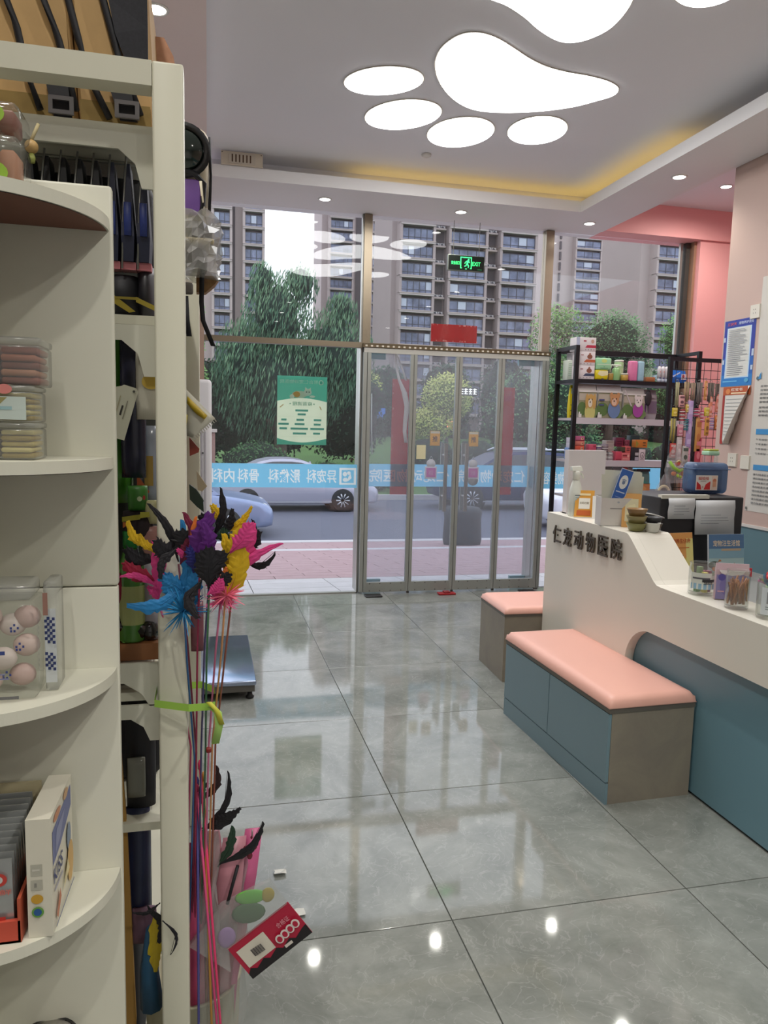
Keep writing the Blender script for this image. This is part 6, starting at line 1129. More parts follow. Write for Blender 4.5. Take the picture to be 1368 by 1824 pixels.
for x in (-.25, .27):
    for y in (-.41, .41): b = M(); b.lathe([(.02, 0), (.024, .01), (.014, .018), (.012, .045)], mat('1c1b1c', .5), (x, y, 0), 14); ob('foot', b, t)
t = thing('air_vent', 'cream ventilation grille on the tray edge at the left of the ceiling', 'vent', (.10, 5.79, 3.355))
b = M(); b.box(0, .30, -.006, .004, 0, .095, mat('cfc3b0', .5)); b.box(.055, .245, -.012, -.006, .012, .085, mat('c9beae', .5)); ob('plate', b, t)
for k in range(6): b = M(); b.box(.075+.026*k, .085+.026*k, -.0135, -.012, .022, .075, mat('5c4434', .7)); ob('slot', b, t)
for x in (.008, .288): b = M(); b.lathe([(.004, 0), (.004, -.008)], mat('4a3a30', .6), (x, 0, .085), 8, 'y'); ob('screw', b, t)
b = M(); b.lathe([(.035, 0), (.035, -.012), (.02, -.02), (0, -.021)], mat('d8d4ce', .5), n=20); tag(ob('smoke_detector', b, None, (1.55, 5.45, 3.4595)), 'small white smoke detector on the ceiling near the tray edge', 'smoke detector')
# crumbs of white paper on the floor
for loc, lab in (((0.228, 2.344, 0.002), 'crumpled white paper scrap on the floor tiles right of the bin'), ((0.264, 2.126, 0.002), 'white paper scrap on the floor just above the header card')):
    b = M(); rr = random.Random(int(loc[1]*100)); b.slab([[(.02*i-.02+.006*rr.random(), .014*j-.014, .004+.008*rr.random()) for i in range(3)] for j in range(3)], .001, mat('d8d8d2', .6), Z_, False); tag(ob('paper_scrap', b, None, (loc[0], loc[1], .0005)), lab, 'paper scrap')
# ================================================================ BLACK SHELVING BEHIND THE COUNTER
mIron = mat('17171a', .45, metal=.3, var=.15); mShelfP = mat('c4bcc2', .4, var=.02)
br = thing('metal_shelving', 'black iron shelving unit with pale shelves standing before the right window', 'shelving', (3.06, 5.92, 0))
def bp_(name, f): b = M(); f(b); return ob(name, b, br, (-3.06, -5.92, 0))
RX0, RX1, RY0, RY1, RT = 3.06, 4.29, 5.92, 6.295, 2.222
for x, y in ((RX0, RY0), (RX0, RY1-.03), (RX1-.035, RY0), (RX1-.035, RY1-.03)): bp_('post', lambda b: b.box(x, x+.035, y, y+.03, 0, RT, mIron))
for x in (RX0, RX1-.035):
    for z in (RT-.03, 1.905): bp_('side_rail', lambda b: b.box(x+.002, x+.033, RY0+.03, RY1-.03, z, z+.03, mIron))
bp_('rear_rail', lambda b: b.box(RX0+.035, RX1-.035, RY1-.03, RY1-.002, RT-.045, RT, mIron))
bp_('shelf', lambda b: b.box(RX0+.036, RX1-.036, RY0, RY1-.03, 1.905, 1.938, mIron))
SZ = (1.605, 1.238, .925, .5)
for z in SZ: bp_('shelf', lambda b: (b.box(RX0+.036, RX1-.036, RY0+.012, RY1-.03, z-.02, z, mShelfP), b.box(RX0+.036, RX1-.036, RY0-.004, RY0+.012, z-.05, z+.004, mShelfP)))
def sbox(name, lab, cat, p0, p1, d, c, prints=(), grp=None, y=None, rough=.45, r=.003, lid=None):
    y = p0[1] if y is None else y; w, h = p1[0]-p0[0], p1[2]-p0[2]
    b = M(); b.rbox(0, w, 0, d, 0, h, mat(c, rough, var=.05), r, 2); o = tag(ob(name, b, None, (p0[0], y, p0[2])), lab, cat, grp)
    if prints: pr('print', o, (0, 0, 0), X_, Z_, [scale_(s, w, h) for s in prints], off=.0006)
    if lid: b = M(); b.rbox(-.002, w+.002, -.002, d+.002, h, h+.012, mat(lid, .4), .003, 2); ob('lid', b, o)
    return o
def scale_(s, w, h):
    k = s[0]
    if k == 'r': return ('r', s[1]*w, s[2]*h, s[3]*w, s[4]*h, s[5])
    if k == 'e': return ('e', s[1]*w, s[2]*h, s[3]*w, s[4]*h, s[5])
    if k == 'p': return ('p', [(a*w, c*h) for a, c in s[1]], s[2])
    return ('t', s[1], s[2]*w, s[3]*h, s[4]*w, s[5]*h, s[6])
def lift(p, z): return (p[0], p[1], z)
Z1 = 1.9385
H1 = .118
for k, (c, lab) in enumerate((('3d4660', 'white product box with a navy stripe, bottom of the stack of three'), ('c0643c', 'white product box with an orange stripe, middle of the stack of three'), ('b83048', 'white product box with a pink stripe, top of the stack of three'))):
    x0 = 3.105-(.0 if k < 2 else .03); w = .155+(.0 if k < 2 else .03)
    sbox('product_box', lab, 'box', (x0, 5.95, Z1+.0005+H1*k), (x0+w, 5.95, Z1+H1*(k+1)), .12, 'ddd5d6',
         [('r', 0, 0, 1, .02, 'b9b2b6'), ('p', [(.3, .22), (1, .22), (1, .42), (.45, .42)], c), ('e', .66, .62, .16, .17, '8a5440'), ('e', .66, .82, .06, .08, '9c6450'), ('r', .12, .7, .16, .06, 'a86a70')]+[('r', .1+.2*i, .08, .06, .06, 'a08a90') for i in range(4)] if k < 2 else
         [('p', [(.45, .25), (1, .25), (1, .45), (.55, .45)], c), ('r', .36, .68, .14, .1, 'b04c5c'), ('e', .82, .72, .08, .14, 'c8a08c'), ('r', 0, 0, .17, 1, 'b4bcd4')]+[('r', .45+.14*i, .08, .05, .08, 'a08a90') for i in range(4)], 'white product boxes stacked on the top shelf')
sbox('product_box', 'pale box with green print at the left rear of the top shelf', 'box', (3.10, 6.14, Z1+.0005), (3.235, 6.14, Z1+.175), .09, 'cfd6c8', [('r', .08, .2+.1*k, .5, .03, '8fae94') for k in range(7)]+[('r', .7, .05, .28, .9, 'b4c4cc')])
sbox('product_box', 'grey white box lying on the pale green printed one', 'box', (3.13, 6.14, Z1+.1755), (3.25, 6.14, Z1+.24), .09, 'b8b4b8', [('r', .5, .3, .2, .3, '8a8688')])
sbox('tissue_pack', 'mint green tissue pack lying on the yellow pack', 'pack', (3.275, 5.95, Z1+.086), (3.42, 5.95, Z1+.188), .12, '9cd2a4', [('r', 0, .42, 1, .06, 'd6e6cc'), ('e', .5, .75, .18, .16, 'c8d880'), ('r', .25, .12, .5, .05, '5a8a68'), ('e', .5, .25, .02, .03, '3c5a44')], rough=.35, r=.012)
sbox('tissue_pack', 'bright yellow pack under the mint green one', 'pack', (3.27, 5.95, Z1+.0005), (3.395, 5.95, Z1+.0855), .12, 'dcc81e', [('p', [(.15, .55), (.5, .35), (.95, .5), (.95, .9), (.3, .9)], 'e6dcae'), ('e', .55, .08, .1, .08, '4a4a4a')], rough=.3, r=.014)
def can(lab, x, y, z, r, h, c, lid, hh=.12, band=None, cat='jar', name='supplement_jar', grp=None):
    t = thing(name, lab, cat, (x, y, z), 0, grp); b = M(); b.lathe([(r*.9, 0), (r, .004), (r, h*(1-hh)-.004), (r*.92, h*(1-hh))], mat(c, .35, var=.05), n=20); ob('body', b, t)
    b = M(); b.lathe([(r*.98, h*(1-hh)+.0004), (r*.98, h*.99), (r*.9, h)], mat(lid, .35), n=20); ob('lid', b, t)
    if band: b = M(); b.loft([[((r+.0006)*math.cos(a), (r+.0006)*math.sin(a), z_) for a in [PI+PI*k/12 for k in range(13)]] for z_ in (h*.2, h*.6)], mat(band, .4), caps=False, closed=False, smooth=True); ob('label', b, t)
can('small amber jar in the gap beside the yellow pack', 3.428, 5.97, Z1+.0005, .022, .062, 'a8843c', 'c8b48a'); 
t = thing('green_bottle', 'green bottle with a white spray handle on the top shelf', 'bottle', (3.482, 5.98, Z1+.0005))
b = M(); b.lathe([(.034, 0), (.036, .005), (.036, .09), (.03, .105), (.014, .112)], mat('8fb87c', .3)); ob('body', b, t)
b = M(); b.lathe([(.014, .1125), (.014, .125)], mat('dfe4d6', .35), n=14); b.rbox(-.05, .045, -.012, .012, .1252, .138, mat('dfe4d6', .35), .004, 2); b.tube([(-.045, 0, .13), (-.055, 0, .1), (-.056, 0, .07)], .006, mat('dfe4d6', .35)); ob('spray_head', b, t)
can('pale green jar with a cream lid behind the small amber pot', 3.548, 6.05, Z1+.0005, .04, .185, '9cbc88', 'e6e4da', .1, 'b8cc9c')
can('amber pot with a white lid in front of the pale green jar', 3.552, 5.955, Z1+.0005, .032, .062, 'c09a48', 'e0ddd2', .2)
for x, c, lab in ((3.605, 'dc7ca6', 'pink towel pack with a clear hanger'), (3.690, '9cc0d0', 'light blue towel pack with a clear hanger')):
    t = thing('towel_pack', lab, 'pack', (x, 5.96, Z1+.0005), 0, 'towel packs with hangers'); w = .078 if x < 3.65 else .06
    b = M(); b.rbox(0, w, 0, .05, 0, .175, mat(c, .5, var=.12, scale=30), .012, 3); ob('towel', b, t)
    b = M(); b.box(-.004, w+.004, .018, .022, .175, .19, mClear); b.lathe([(.018, 0), (.013, 0), (.013, .004), (.018, .004)], mClear, (w/2, .018, .202), 14, 'y', caps=False); ob('hanger', b, t)
t = thing('grass_pot', 'terracotta block planter with pale green sprouts on the top shelf', 'planter', (3.77, 5.96, Z1+.0005)); b = M(); b.rbox(0, .09, 0, .06, 0, .042, mat('a8683c', .6), .004, 2); ob('pot', b, t)
b = M(); rr = random.Random(2)
for k in range(40): x, y = .01+.07*rr.random(), .01+.04*rr.random(); u = Vector((rr.uniform(-.3, .3), rr.uniform(-.3, .3), 1)).normalized()*(.05+.05*rr.random()); b.add([(x-.003, y, .04), (x+.003, y, .04), (x+u.x, y+u.y, .04+u.z)], [(0, 1, 2)], mat('a8c4ac', .6))
ob('sprouts', b, t, kind='stuff')
for k, lab in enumerate(('white tube with a blue foot, left of three beside the blue bag', 'white tube with a blue foot, middle of three beside the blue bag', 'white tube with a blue foot, right of three beside the blue bag')):
    t = thing('cream_tube', lab, 'tube', (3.893+.036*k, 5.955, Z1+.0005), 0, 'white tubes on the top shelf')
    b = M(); b.lathe([(.0165, 0), (.0165, .03)], mat('c4ccda', .4), n=16); ob('cap', b, t); b = M(); b.lathe([(.0168, .0305), (.0168, .115), (.013, .135), (.004, .139)], mat('e2dfe2', .35), n=16); ob('body', b, t)
    pr('print', t, (-.012, -.0172, .03), X_, Z_, [('r', .004, .0, .016, .01, '3c4c80'), ('e', .012, .06, .005, .008, 'd8a8a0')])
t = thing('blue_bag', 'glossy blue wipes bag at the right end of the top shelf', 'bag', (4.005, 5.965, Z1+.0005))
b = M(); b.loft([[(.01, 0, 0), (.16, 0, 0), (.16, .08, 0), (.01, .08, 0)], [(0, -.01, .04), (.17, -.01, .04), (.17, .085, .04), (0, .085, .04)], [(.005, .02, .115), (.165, .02, .11), (.165, .05, .11), (.005, .05, .115)]], mat('2a6cc4', .25, var=.15)); ob('bag', b, t); pr('print', t, (0, -.011, 0), X_, Z_, [('p', [(.02, .06), (.09, .095), (.1, .09), (.03, .05)], 'c8d4ea'), ('r', .11, .03, .05, .05, 'd8c8cc'), ('e', .13, .06, .012, .014, 'b83c4c')])
# pet food bags on the second shelf: generic puppy, cub and kitten drawings
def foodbag(lab, x0, w, h, z, main, prints, d=.09, y=5.945, grp='printed food bags on the second shelf', cut=0):
    t = thing('food_bag', lab, 'bag', (x0, y, z), 0, grp); m = mat(main, .4, var=.08)
    b = M(); b.loft([[(.008, .0, 0), (w-.008, .0, 0), (w-.008, d, 0), (.008, d, 0)], [(0, -.006, h*.25), (w, -.006, h*.25), (w, d+.004, h*.25), (0, d+.004, h*.25)], [(.0, .008, h*.8), (w, .008, h*.8), (w, d*.7, h*.8), (0, d*.7, h*.8)], [(0, .03, h), (w, .03, h), (w, .036, h-cut), (0, .036, h)]], m); ob('bag', b, t)
    n_ = Vector((0, .014, h*.55)).normalized()
    pr('print', t, (0, -.0065, h*.02), X_, Vector((0, .004, 1)).normalized(), [scale_(s, w, h) for s in prints], off=.004, lay=.0012)
def critter(cx, cy, s, fur, muz, coat, ear='round'):
    o = [('e', cx, cy-.3*s, .3*s, .3*s, coat)]
    if ear == 'flop': o += [('e', cx-.2*s, cy+.02*s, .09*s, .24*s, fur), ('e', cx+.22*s, cy+.02*s, .09*s, .24*s, fur)]
    else: o += [('e', cx-.16*s, cy+.2*s, .08*s, .1*s, fur), ('e', cx+.17*s, cy+.2*s, .08*s, .1*s, fur)]
    return o+[('e', cx, cy+.03*s, .21*s, .22*s, fur), ('e', cx-.02*s, cy-.03*s, .12*s, .13*s, muz), ('e', cx-.03*s, cy-.0*s, .03*s, .03*s, '2c2622'), ('e', cx-.1*s, cy+.08*s, .022*s, .03*s, '2c2622'), ('e', cx+.07*s, cy+.08*s, .022*s, .03*s, '2c2622')]
ZS2 = SZ[0]+.0005
BGp = [('r', .02, .0, .96, .74, '8d8a6c'), ('r', .02, .5, .96, .2, 'b4a898'), ('e', .2, .25, .25, .2, '5a7440'), ('e', .8, .15, .25, .15, '6c8450'), ('r', 0, .74, 1, .05, 'cfc9c4'), ('r', .02, .0, .16, .1, 'd8d4d0'), ('r', .03, .1, .06, .06, 'e4e2de')]
foodbag('food bag with a tan floppy eared puppy drawing, left on the second shelf', 3.115, .175, .293, ZS2, 'bdb6b0', BGp+critter(.62, .45, .95, 'c49a58', 'd8cdb8', 'c4bc74', 'flop'))
foodbag('food bag with a brown cub drawing in a blue coat, second on the second shelf', 3.297, .235, .293, ZS2, 'b8b2b0', BGp+[('r', .04, .5, .22, .05, '4a4c78'), ('r', .04, .36, .2, .04, '4a4c78')]+critter(.66, .5, .85, 'c08a5c', 'd8b49c', '6a80a8'))
foodbag('food bag with a white kitten drawing in a purple coat, third on the second shelf', 3.545, .215, .275, ZS2, 'b2aaa4', BGp+[('p', [(.0, .9), (.05, .9), (.38, .4), (.33, .38)], 'c0b4b4')]+critter(.66, .52, .8, 'd8ccc8', 'e4d8d4', 'a4489a'), cut=.03)
foodbag('food bag with a black flap at the right end of the second shelf', 3.77, .16, .27, ZS2, 'a8a2a6', [('r', 0, 0, .3, .5, '5a3c7c'), ('r', .45, .2, .5, .4, '7c6c80'), ('r', .45, .7, .4, .1, 'b8b0b2')], y=6.02)
b = M(); b.lathe([(.028, 0), (.036, .004), (.028, .008)], mat('2a282c', .5), n=20, axis='y'); b.v = [(x, y, z*1.9) for x, y, z in b.v]; tag(ob('black_tag', b, None, (3.785, 5.93, ZS2+.19)), 'black oval tag hanging in front of the kitten food bag', 'tag')
for k, (x, lab) in enumerate(((3.10, 'yellow snack bag front left on the second shelf behind the post'), (3.145, 'second yellow snack bag on the second shelf'), (3.20, 'third yellow snack bag on the second shelf, next to the front post'))):
    t = thing('snack_bag', lab, 'bag', (x-.004, 6.06+.05*k, ZS2), 0, 'yellow snack bags'); b = M(); b.loft([[(.0, .0, 0), (.05, 0, 0), (.05, .035, 0), (0, .035, 0)], [(-.002, -.006, .08), (.052, -.006, .08), (.052, .04, .08), (-.002, .04, .08)], [(0, .0, .2), (.05, 0, .2), (.05, .03, .2), (0, .03, .2)], [(.004, .012, .285), (.046, .012, .285), (.046, .016, .285), (.004, .016, .285)]], mat('d8c414', .3, var=.1)); ob('bag', b, t)
    pr('print', t, (0, -.0065, .01), X_, Z_, [('r', .004, .05, .042, .006, '4a4020'), ('r', .004, .1, .042, .005, '4a4020'), ('r', .004, .0, .042, .012, '6a5a28'), ('r', .004, .2, .042, .05, '9ca48c')], off=.003)
# third shelf
ZS3 = SZ[1]+.0005; G3 = 'small boxes and tins on the third shelf'; YF = 5.945
def s3(lab, x0, x1, z0, z1, c, prints=(), d=.07, y=YF, cat='box', name='medicine_box'): return sbox(name, lab, cat, (x0, y, ZS3+z0), (x1, y, ZS3+z1-.0004), d, c, prints, G3)
s3('light blue box at the far left of the third shelf', 3.10, 3.168, 0, .105, '7c9cd0', [('r', .05, .05, .9, .12, 'c4ccdc')]+[('e', .2+.3*k, .55, .08, .2, '5a7cc0') for k in range(3)]+[('r', .05, .8, .9, .12, '9cb4dc')], y=6.05)
for k, lab in enumerate(('lower white and violet bow printed box on the blue box', 'upper white and violet bow printed box on the blue box')):
    s3(lab, 3.112, 3.205, .105+.045*k, .15+.045*k, 'cfcad8', [('r', .12, .12, .8, .76, '5a4490'), ('r', .22, .3, .6, .4, 'b4a8cc'), ('r', .3, .42, .42, .16, '5a4490')], y=6.05)
for k, (c, lab) in enumerate((('b83a30', 'red box at the bottom of the stack right of the post'), ('a82420', 'dark red box second in the stack right of the post'), ('d0543c', 'orange red box third in the stack right of the post'), ('cc7468', 'salmon box fourth in the stack right of the post'), ('b85c84', 'pink violet box on top of the stack right of the post'))):
    s3(lab, 3.09 + .02, 3.20, .042*k, .042*k+.042, c, [('r', .6, .2, .25, .5, 'd8a888'), ('r', .05, .08, .9, .1, '8a2420'), ('e', .75, .5, .05, .15, '6a2820')])
for k, lab in enumerate(('lower flat white carton right of the red stack', 'upper flat white carton right of the red stack')):
    s3(lab, 3.203, 3.325, .041*k, .041+.041*k, 'c9c4be', [('r', .08, .25, .6, .16, '8a8c88'), ('r', .08, .6, .5, .1, 'a8a8a4'), ('r', .84, .1, .1, .7, '5c7a58')])
s3('rose pink box on the flat white cartons', 3.245, 3.315, .083, .142, 'c45068', [('r', .55, .55, .4, .3, 'a83850')])
def tin(lab, x, z, r=.026, h=.036, c='cfc6c0', lid='b4aeb0', y=5.972): can(lab, x, y, ZS3+z+.0003, r, h-.0006, c, lid, .25, '8a7c80', 'tin', 'food_tin', 'food tins on the third shelf')
for i, pos in enumerate(('first', 'second', 'third')):
    for k in range(2): tin('%s column of pale food tins, %s row' % (pos, ('bottom', 'upper')[k]), 3.356+.056*i, .037*k)
tin('white lidded tin on the first tin column', 3.352, .0745, .027, .055, '5c3c84', 'd8d6ce'); tin('brown tin with a white mark on the second tin column', 3.412, .0745, .03, .034, '4a2c30', 'c8bcbc'); tin('grey lilac tin on top of the brown tin', 3.412, .109, .03, .034, 'a89aa4', '9c8c98')
for k in range(3): s3(('bottom', 'middle', 'top')[k]+' cream carton in the stack behind the tins', 3.455, 3.535, .074+.034*k, .108+.034*k, 'd0c4bc', [('r', .1, .3, .8, .4, 'b4a49c'), ('r', .1, .8, .8, .1, '6c4450')], y=6.03)
s3('bottom left pink box in the red group', 3.506, 3.568, 0, .082, 'c04458', [('r', .1, .1, .8, .1, '8c2838')]); s3('bottom right pink box in the red group', 3.5685, 3.652, 0, .072, 'd06a6c', [('r', .1, .55, .5, .2, '8c3038'), ('r', .1, .2, .8, .08, 'e0a8a0'), ('e', .75, .6, .1, .2, 'e0b0a0')])
s3('coral box on the right of the red group', 3.60, 3.652, .072, .13, 'd0605c', [('r', .2, .3, .6, .2, '5c2830'), ('r', .2, .65, .6, .12, '5c2830')]); s3('dark brown green box on the red group', 3.555, 3.5995, .0825, .122, '4a4430'); s3('wine red box at the back of the red group', 3.555, 3.64, .1225, .205, '84304c', [('r', .1, .5, .6, .12, '5a1c34'), ('r', .1, .25, .6, .12, '5a1c34')], y=6.03); s3('round stamped pink box behind the coral box', 3.625, 3.69, .13, .185, 'a85468', [('e', .5, .5, .3, .36, '6c3044'), ('e', .5, .5, .22, .27, 'a85468')], y=6.03)
s3('black bottle box with a grey label', 3.66, 3.735, 0, .118, '26282e', [('r', .5, .05, .48, .25, 'a8a4b0'), ('r', .5, .42, .48, .22, 'b4b2b4')]); s3('white carton with a black cat ring mark', 3.738, 3.80, 0, .105, 'cfc0c4', [('e', .5, .5, .34, .28, '4a4448'), ('e', .5, .5, .27, .22, 'cfc0c4'), ('p', [(.42, .38), (.5, .65), (.6, .38)], '4a4448'), ('r', .2, .1, .6, .05, 'a89ca0')])
s3('orange box with dark panels above the white carton', 3.70, 3.815, .1185, .19, 'cc7c34', [('r', .6, .55, .25, .15, '5c4024'), ('r', .6, .25, .25, .12, '5c4024'), ('p', [(.0, .0), (.25, .5), (0, .9)], '9c8c3c')]); s3('dark teal box behind the orange one', 3.71, 3.80, .125, .225, '2c4c50', y=6.05)
# fourth shelf bags
ZS4 = SZ[2]+.0005; G4 = 'treat pouches on the fourth shelf'
foodbag('treat pouch with a pink flower drawing behind the white panel', 3.29, .20, .275, ZS4, 'a8a4a2', [('e', .45, .62, .38, .22, 'c87884'), ('e', .4, .85, .14, .06, 'b84450'), ('e', .2, .2, .2, .12, '8a9c58'), ('e', .5, .3, .2, .15, 'd0b8a8'), ('r', .3, .03, .5, .14, '9c5434'), ('e', .3, .68, .08, .05, 'dca0a4'), ('e', .62, .66, .08, .05, 'dca0a4')], grp=G4)
foodbag('treat pouch with an orange jar drawing behind the cream envelopes', 3.50, .195, .275, ZS4, 'a4a2a4', [('e', .5, .6, .3, .2, 'b4785c'), ('e', .5, .86, .16, .06, 'a83c44'), ('r', .3, .05, .5, .28, 'a86a50'), ('e', .8, .3, .16, .2, 'c09a70')], grp=G4)
foodbag('teal and orange treat pouch at the right end of the fourth shelf', 3.71, .15, .24, ZS4, '50706c', [('r', 0, 0, 1, .45, 'b87848'), ('r', .05, .9, .9, .1, '1c1c20'), ('e', .45, .25, .3, .12, 'c89058'), ('p', [(0, .45), (1, .45), (.5, .6)], '3c7a70')], grp=G4)
t = thing('rope_ring', 'beige rope ring toy in a clear bag hanging by the grid panel post', 'toy', (3.52, 5.22, 1.0))
b = M(); b.tube([(.05*math.cos(a)*(1+.15*math.sin(a)), .0, .075*math.sin(a)) for a in [2*PI*k/24+.4 for k in range(24)]]+[(.05*math.cos(.4)*(1+.15*math.sin(.4)), 0, .075*math.sin(.4))], .011, mat('cbbd9a', .7, var=.2, scale=60), 8); ob('rope', b, t)
b = M(); b.loft([[(-.06, -.016, -.1), (.06, -.016, -.1), (.06, .016, -.1), (-.06, .016, -.1)], [(-.065, -.02, .04), (.06, -.02, .04), (.06, .02, .04), (-.065, .02, .04)], [(-.005, -.004, .17), (.03, -.004, .17), (.03, .004, .17), (-.005, .004, .17)]], mBagClear); ob('clear_bag', b, t)
# ================================================================ GRID PANEL WITH HANGING TOYS
GX0, GX1, GYY, GZ = 3.545, 4.05, 5.30, 2.092
gp = thing('grid_panel', 'black wire grid display panel with a thick post and top bar, hung with toys', 'display panel', (GX0, GYY, 0))
def gpp(name, f): b = M(); f(b); return ob(name, b, gp, (-GX0, -GYY, 0))
gpp('post', lambda b: b.box(GX0, GX0+.03, GYY-.015, GYY+.015, 0, GZ, mIron)); gpp('post', lambda b: b.box(GX1, GX1+.03, GYY-.015, GYY+.015, 0, GZ, mIron)); gpp('top_bar', lambda b: b.box(GX0+.03, GX1, GYY-.012, GYY+.012, GZ-.03, GZ, mIron)); gpp('foot', lambda b: b.box(GX0-.02, GX1+.05, GYY-.16, GYY+.16, 0, .03, mIron))
for k in range(7): gpp('vertical_wire', lambda b: b.tube([(GX0+.07+.063*k, GYY, .5), (GX0+.07+.063*k, GYY, GZ-.03)], .0022, mIron, 6))
for k in range(21): gpp('horizontal_wire', lambda b: b.tube([(GX0+.03, GYY-.004, GZ-.095-.067*k), (GX1, GYY-.004, GZ-.095-.067*k)], .0026, mIron, 6))
def hang(lab, x, z, h, w, kind, c, c2='d8d2c8', dy=.03):
    t = thing('hanging_toy', lab, 'pet toy', (x, GYY-dy, z), 0, 'toys hanging on the grid panel')
    b = M(); b.tube([(0, dy-.006, .012), (0, -.004, .014), (0, -.008, .004), (0, -.002, -.006)], .002, mat('8a8a88', .3, metal=.6), 6); ob('hook', b, t)
    b = M()
    if kind == 'stick':
        for i in range(4): b.tube([(-w/2+w*(i+.5)/4, 0, -.005), (-w/2+w*(i+.5)/4+.003*(-1)**i, -.002, -h*.5), (-w/2+w*(i+.5)/4, 0, -h*(.85+.05*(i % 3)))], w*.13, mat((c, c2)[i % 2], .6, var=.25, scale=40), 7)
    elif kind == 'spiral':
        for i in range(int(h/.014)): b.lathe([(w*.36, 0), (w*.5, .0025), (w*.5, .006), (w*.36, .0085)], mat((c, c2)[i % 2], .5), (0, 0, -.012-.0135*(i+1)), 12)
    else:
        b.rbox(-w/2, w/2, -.008, .008, -h, -.006, mat(c, .4, var=.15, scale=20), .005, 2)
    ob('toy', b, t)
    if kind == 'card': pr('print', t, (-w/2, -.0085, -h), X_, Z_, [('r', w*.1, h*.7, w*.8, h*.16, c2), ('e', w*.5, h*.4, w*.3, h*.12, c2), ('r', w*.15, h*.08, w*.7, h*.1, c2)])
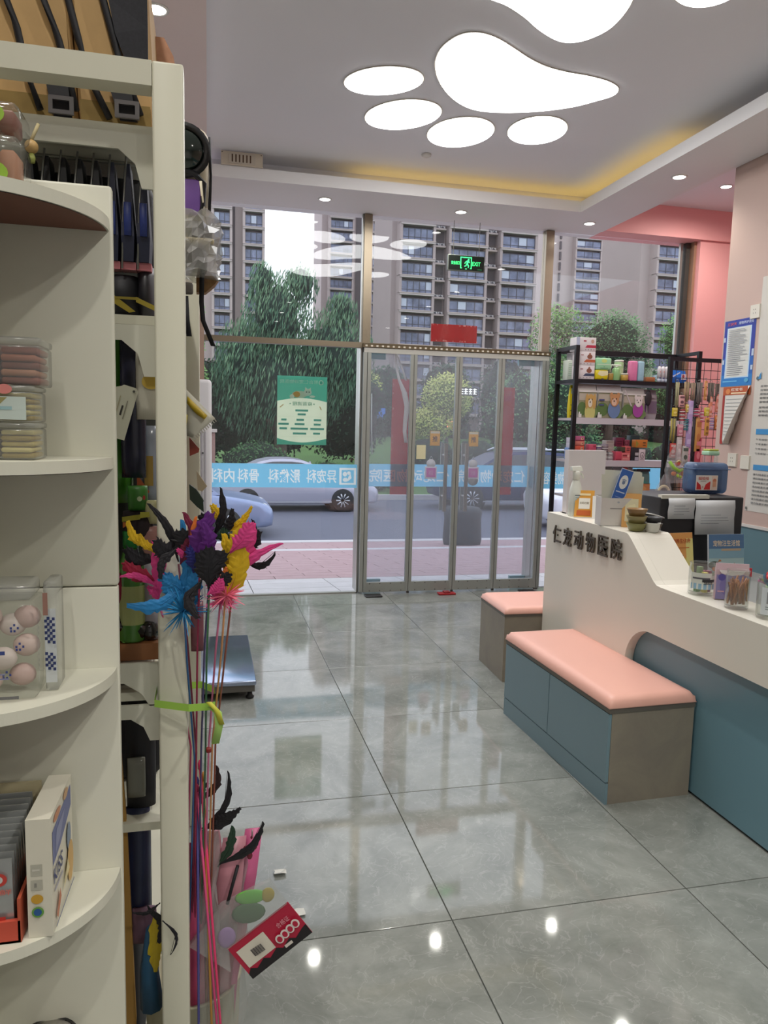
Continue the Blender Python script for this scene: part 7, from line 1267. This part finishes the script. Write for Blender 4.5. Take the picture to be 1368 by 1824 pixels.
for a in (('tan chew stick bundle hanging first in the top row', 3.70, 1.905, .17, .05, 'stick', 'a8906c', '8a7a60'), ('brown chew stick bundle hanging second in the top row', 3.755, 1.90, .16, .045, 'stick', '8c7a68', 'a08c74'), ('grey chew stick bundle hanging third in the top row', 3.815, 1.905, .19, .05, 'stick', '6a6460', '847c74'), ('orange handled loop hanging in the top row', 3.87, 1.92, .16, .022, 'card', 'c88a4c', 'e0b484'), ('dark chew stick bundle hanging fourth in the top row', 3.92, 1.905, .18, .06, 'stick', '5c564e', '7c7468'), ('dark chew stick bundle hanging last in the top row', 3.985, 1.90, .17, .055, 'stick', '665c50', '504a46'),
          ('olive stick pack beside the panel post, top row', 3.615, 1.90, .22, .034, 'stick', '9a9a74', 'b0a884'), ('yellow toy beside the panel post, middle row', 3.605, 1.70, .075, .045, 'card', 'ccb432', 'e0d078'), ('olive green stick pack beside the post, lower row', 3.60, 1.615, .21, .05, 'stick', 'a8984c', '7c7c60'),
          ('pink cat face card behind the second column', 3.66, 1.80, .1, .05, 'card', 'd8a4a0', '6c4a50'), ('red and white striped spring toy on the left', 3.675, 1.70, .10, .045, 'spiral', 'b8384c', 'e0d4d4'), ('yellow beaded toy near the left striped spring', 3.715, 1.73, .07, .024, 'card', 'c8b04c', 'e8dcb0'), ('lilac strip card in the middle of the panel', 3.745, 1.76, .38, .045, 'card', 'b49cc8', 'c8b8d8'), ('teal ribbed toy in the lower middle', 3.715, 1.625, .105, .042, 'spiral', '2c7c84', '58a0a4'),
          ('red striped spring toy in the centre', 3.805, 1.71, .075, .05, 'spiral', 'b8405c', 'dcc0c8'), ('second red striped spring toy in the centre', 3.85, 1.695, .1, .036, 'spiral', 'c05470', 'e0ccd0'), ('yellow block toy right of the striped springs', 3.895, 1.71, .075, .042, 'card', 'd0c03c', 'e0d880'), ('orange strip toy under the yellow block', 3.83, 1.63, .28, .05, 'card', 'c8904c', 'b87440'), ('amber dotted strip right of the orange one', 3.905, 1.63, .15, .035, 'card', 'd09a44', '8a5c2c'), ('violet striped bead toy near the right end', 3.95, 1.64, .1, .034, 'spiral', '7a78a8', 'b8b4cc'), ('orange strand toy at the right end of the panel', 3.99, 1.65, .12, .03, 'card', 'c8743c', 'e0a878'), ('coral strip toy in the right part of the panel', 3.925, 1.80, .17, .03, 'card', 'd88868', 'e4b0a0'), ('coral strip toy at the right end of the panel', 3.985, 1.82, .15, .03, 'card', 'd4806c', 'e0a898'),
          ('pink card pack under the left striped spring', 3.665, 1.57, .10, .05, 'card', 'c47c8c', 'd8b0b0'), ('black spotted strap toy hanging low in the middle', 3.785, 1.62, .36, .022, 'stick', '2c2a2e', '50484c'), ('crimson strip toy low on the right', 3.84, 1.47, .25, .05, 'card', 'b84854', 'd07880'), ('red box pack beside the post, bottom row', 3.61, 1.42, .12, .05, 'card', 'b84038', 'd0b0a8'), ('clear beaded pack in the bottom row', 3.665, 1.47, .2, .045, 'card', 'b8aca8', 'd4ccc8'), ('grey green lidded pack in the bottom row', 3.725, 1.40, .16, .055, 'card', 'b0aca4', '4c5c50'), ('pink handled brush in the bottom row', 3.765, 1.40, .2, .016, 'stick', 'd090a8', 'e0a8bc'), ('rose pack behind the blue jug', 3.79, 1.25, .14, .06, 'card', 'c87898', 'd898b0')): hang(*a)
t = thing('vegetable_toy_bag', 'clear bag of green and orange plush vegetables hanging from the panel post', 'toy bag', (3.60, 5.23, 1.10))
b = M(); b.loft([[(-.04, -.02, .0), (.12, -.02, .0), (.12, .02, 0), (-.04, .02, 0)], [(-.06, -.03, .1), (.14, -.03, .1), (.14, .03, .1), (-.06, .03, .1)], [(-.055, -.005, .21), (.0, -.005, .3), (.0, .005, .3), (-.055, .005, .21)]], mBagClear); ob('clear_bag', b, t)
b = M()
b.tube([(-.045, -.012, .17), (-.01, -.016, .12), (.04, -.016, .095), (.08, -.012, .11)], [.014, .018, .018, .01], mat('8cb83c', .6)); b.ball((.03, -.012, .155), .022, .014, .022, mat('c8563c', .6)); b.tube([(.01, -.02, .165), (.03, -.026, .18), (.05, -.022, .165)], .007, mat('d8c490', .6)); b.ball((.0, -.01, .075), .022, .014, .018, mat('d87a3c', .6)); b.ball((.085, -.01, .085), .024, .014, .03, mat('b8703c', .6)); b.ball((.03, -.018, .06), .014, .012, .016, mat('a8c040', .6)); b.ball((.055, -.018, .05), .012, .012, .014, mat('98b038', .6)); ob('plush_vegetables', b, t, kind='stuff')
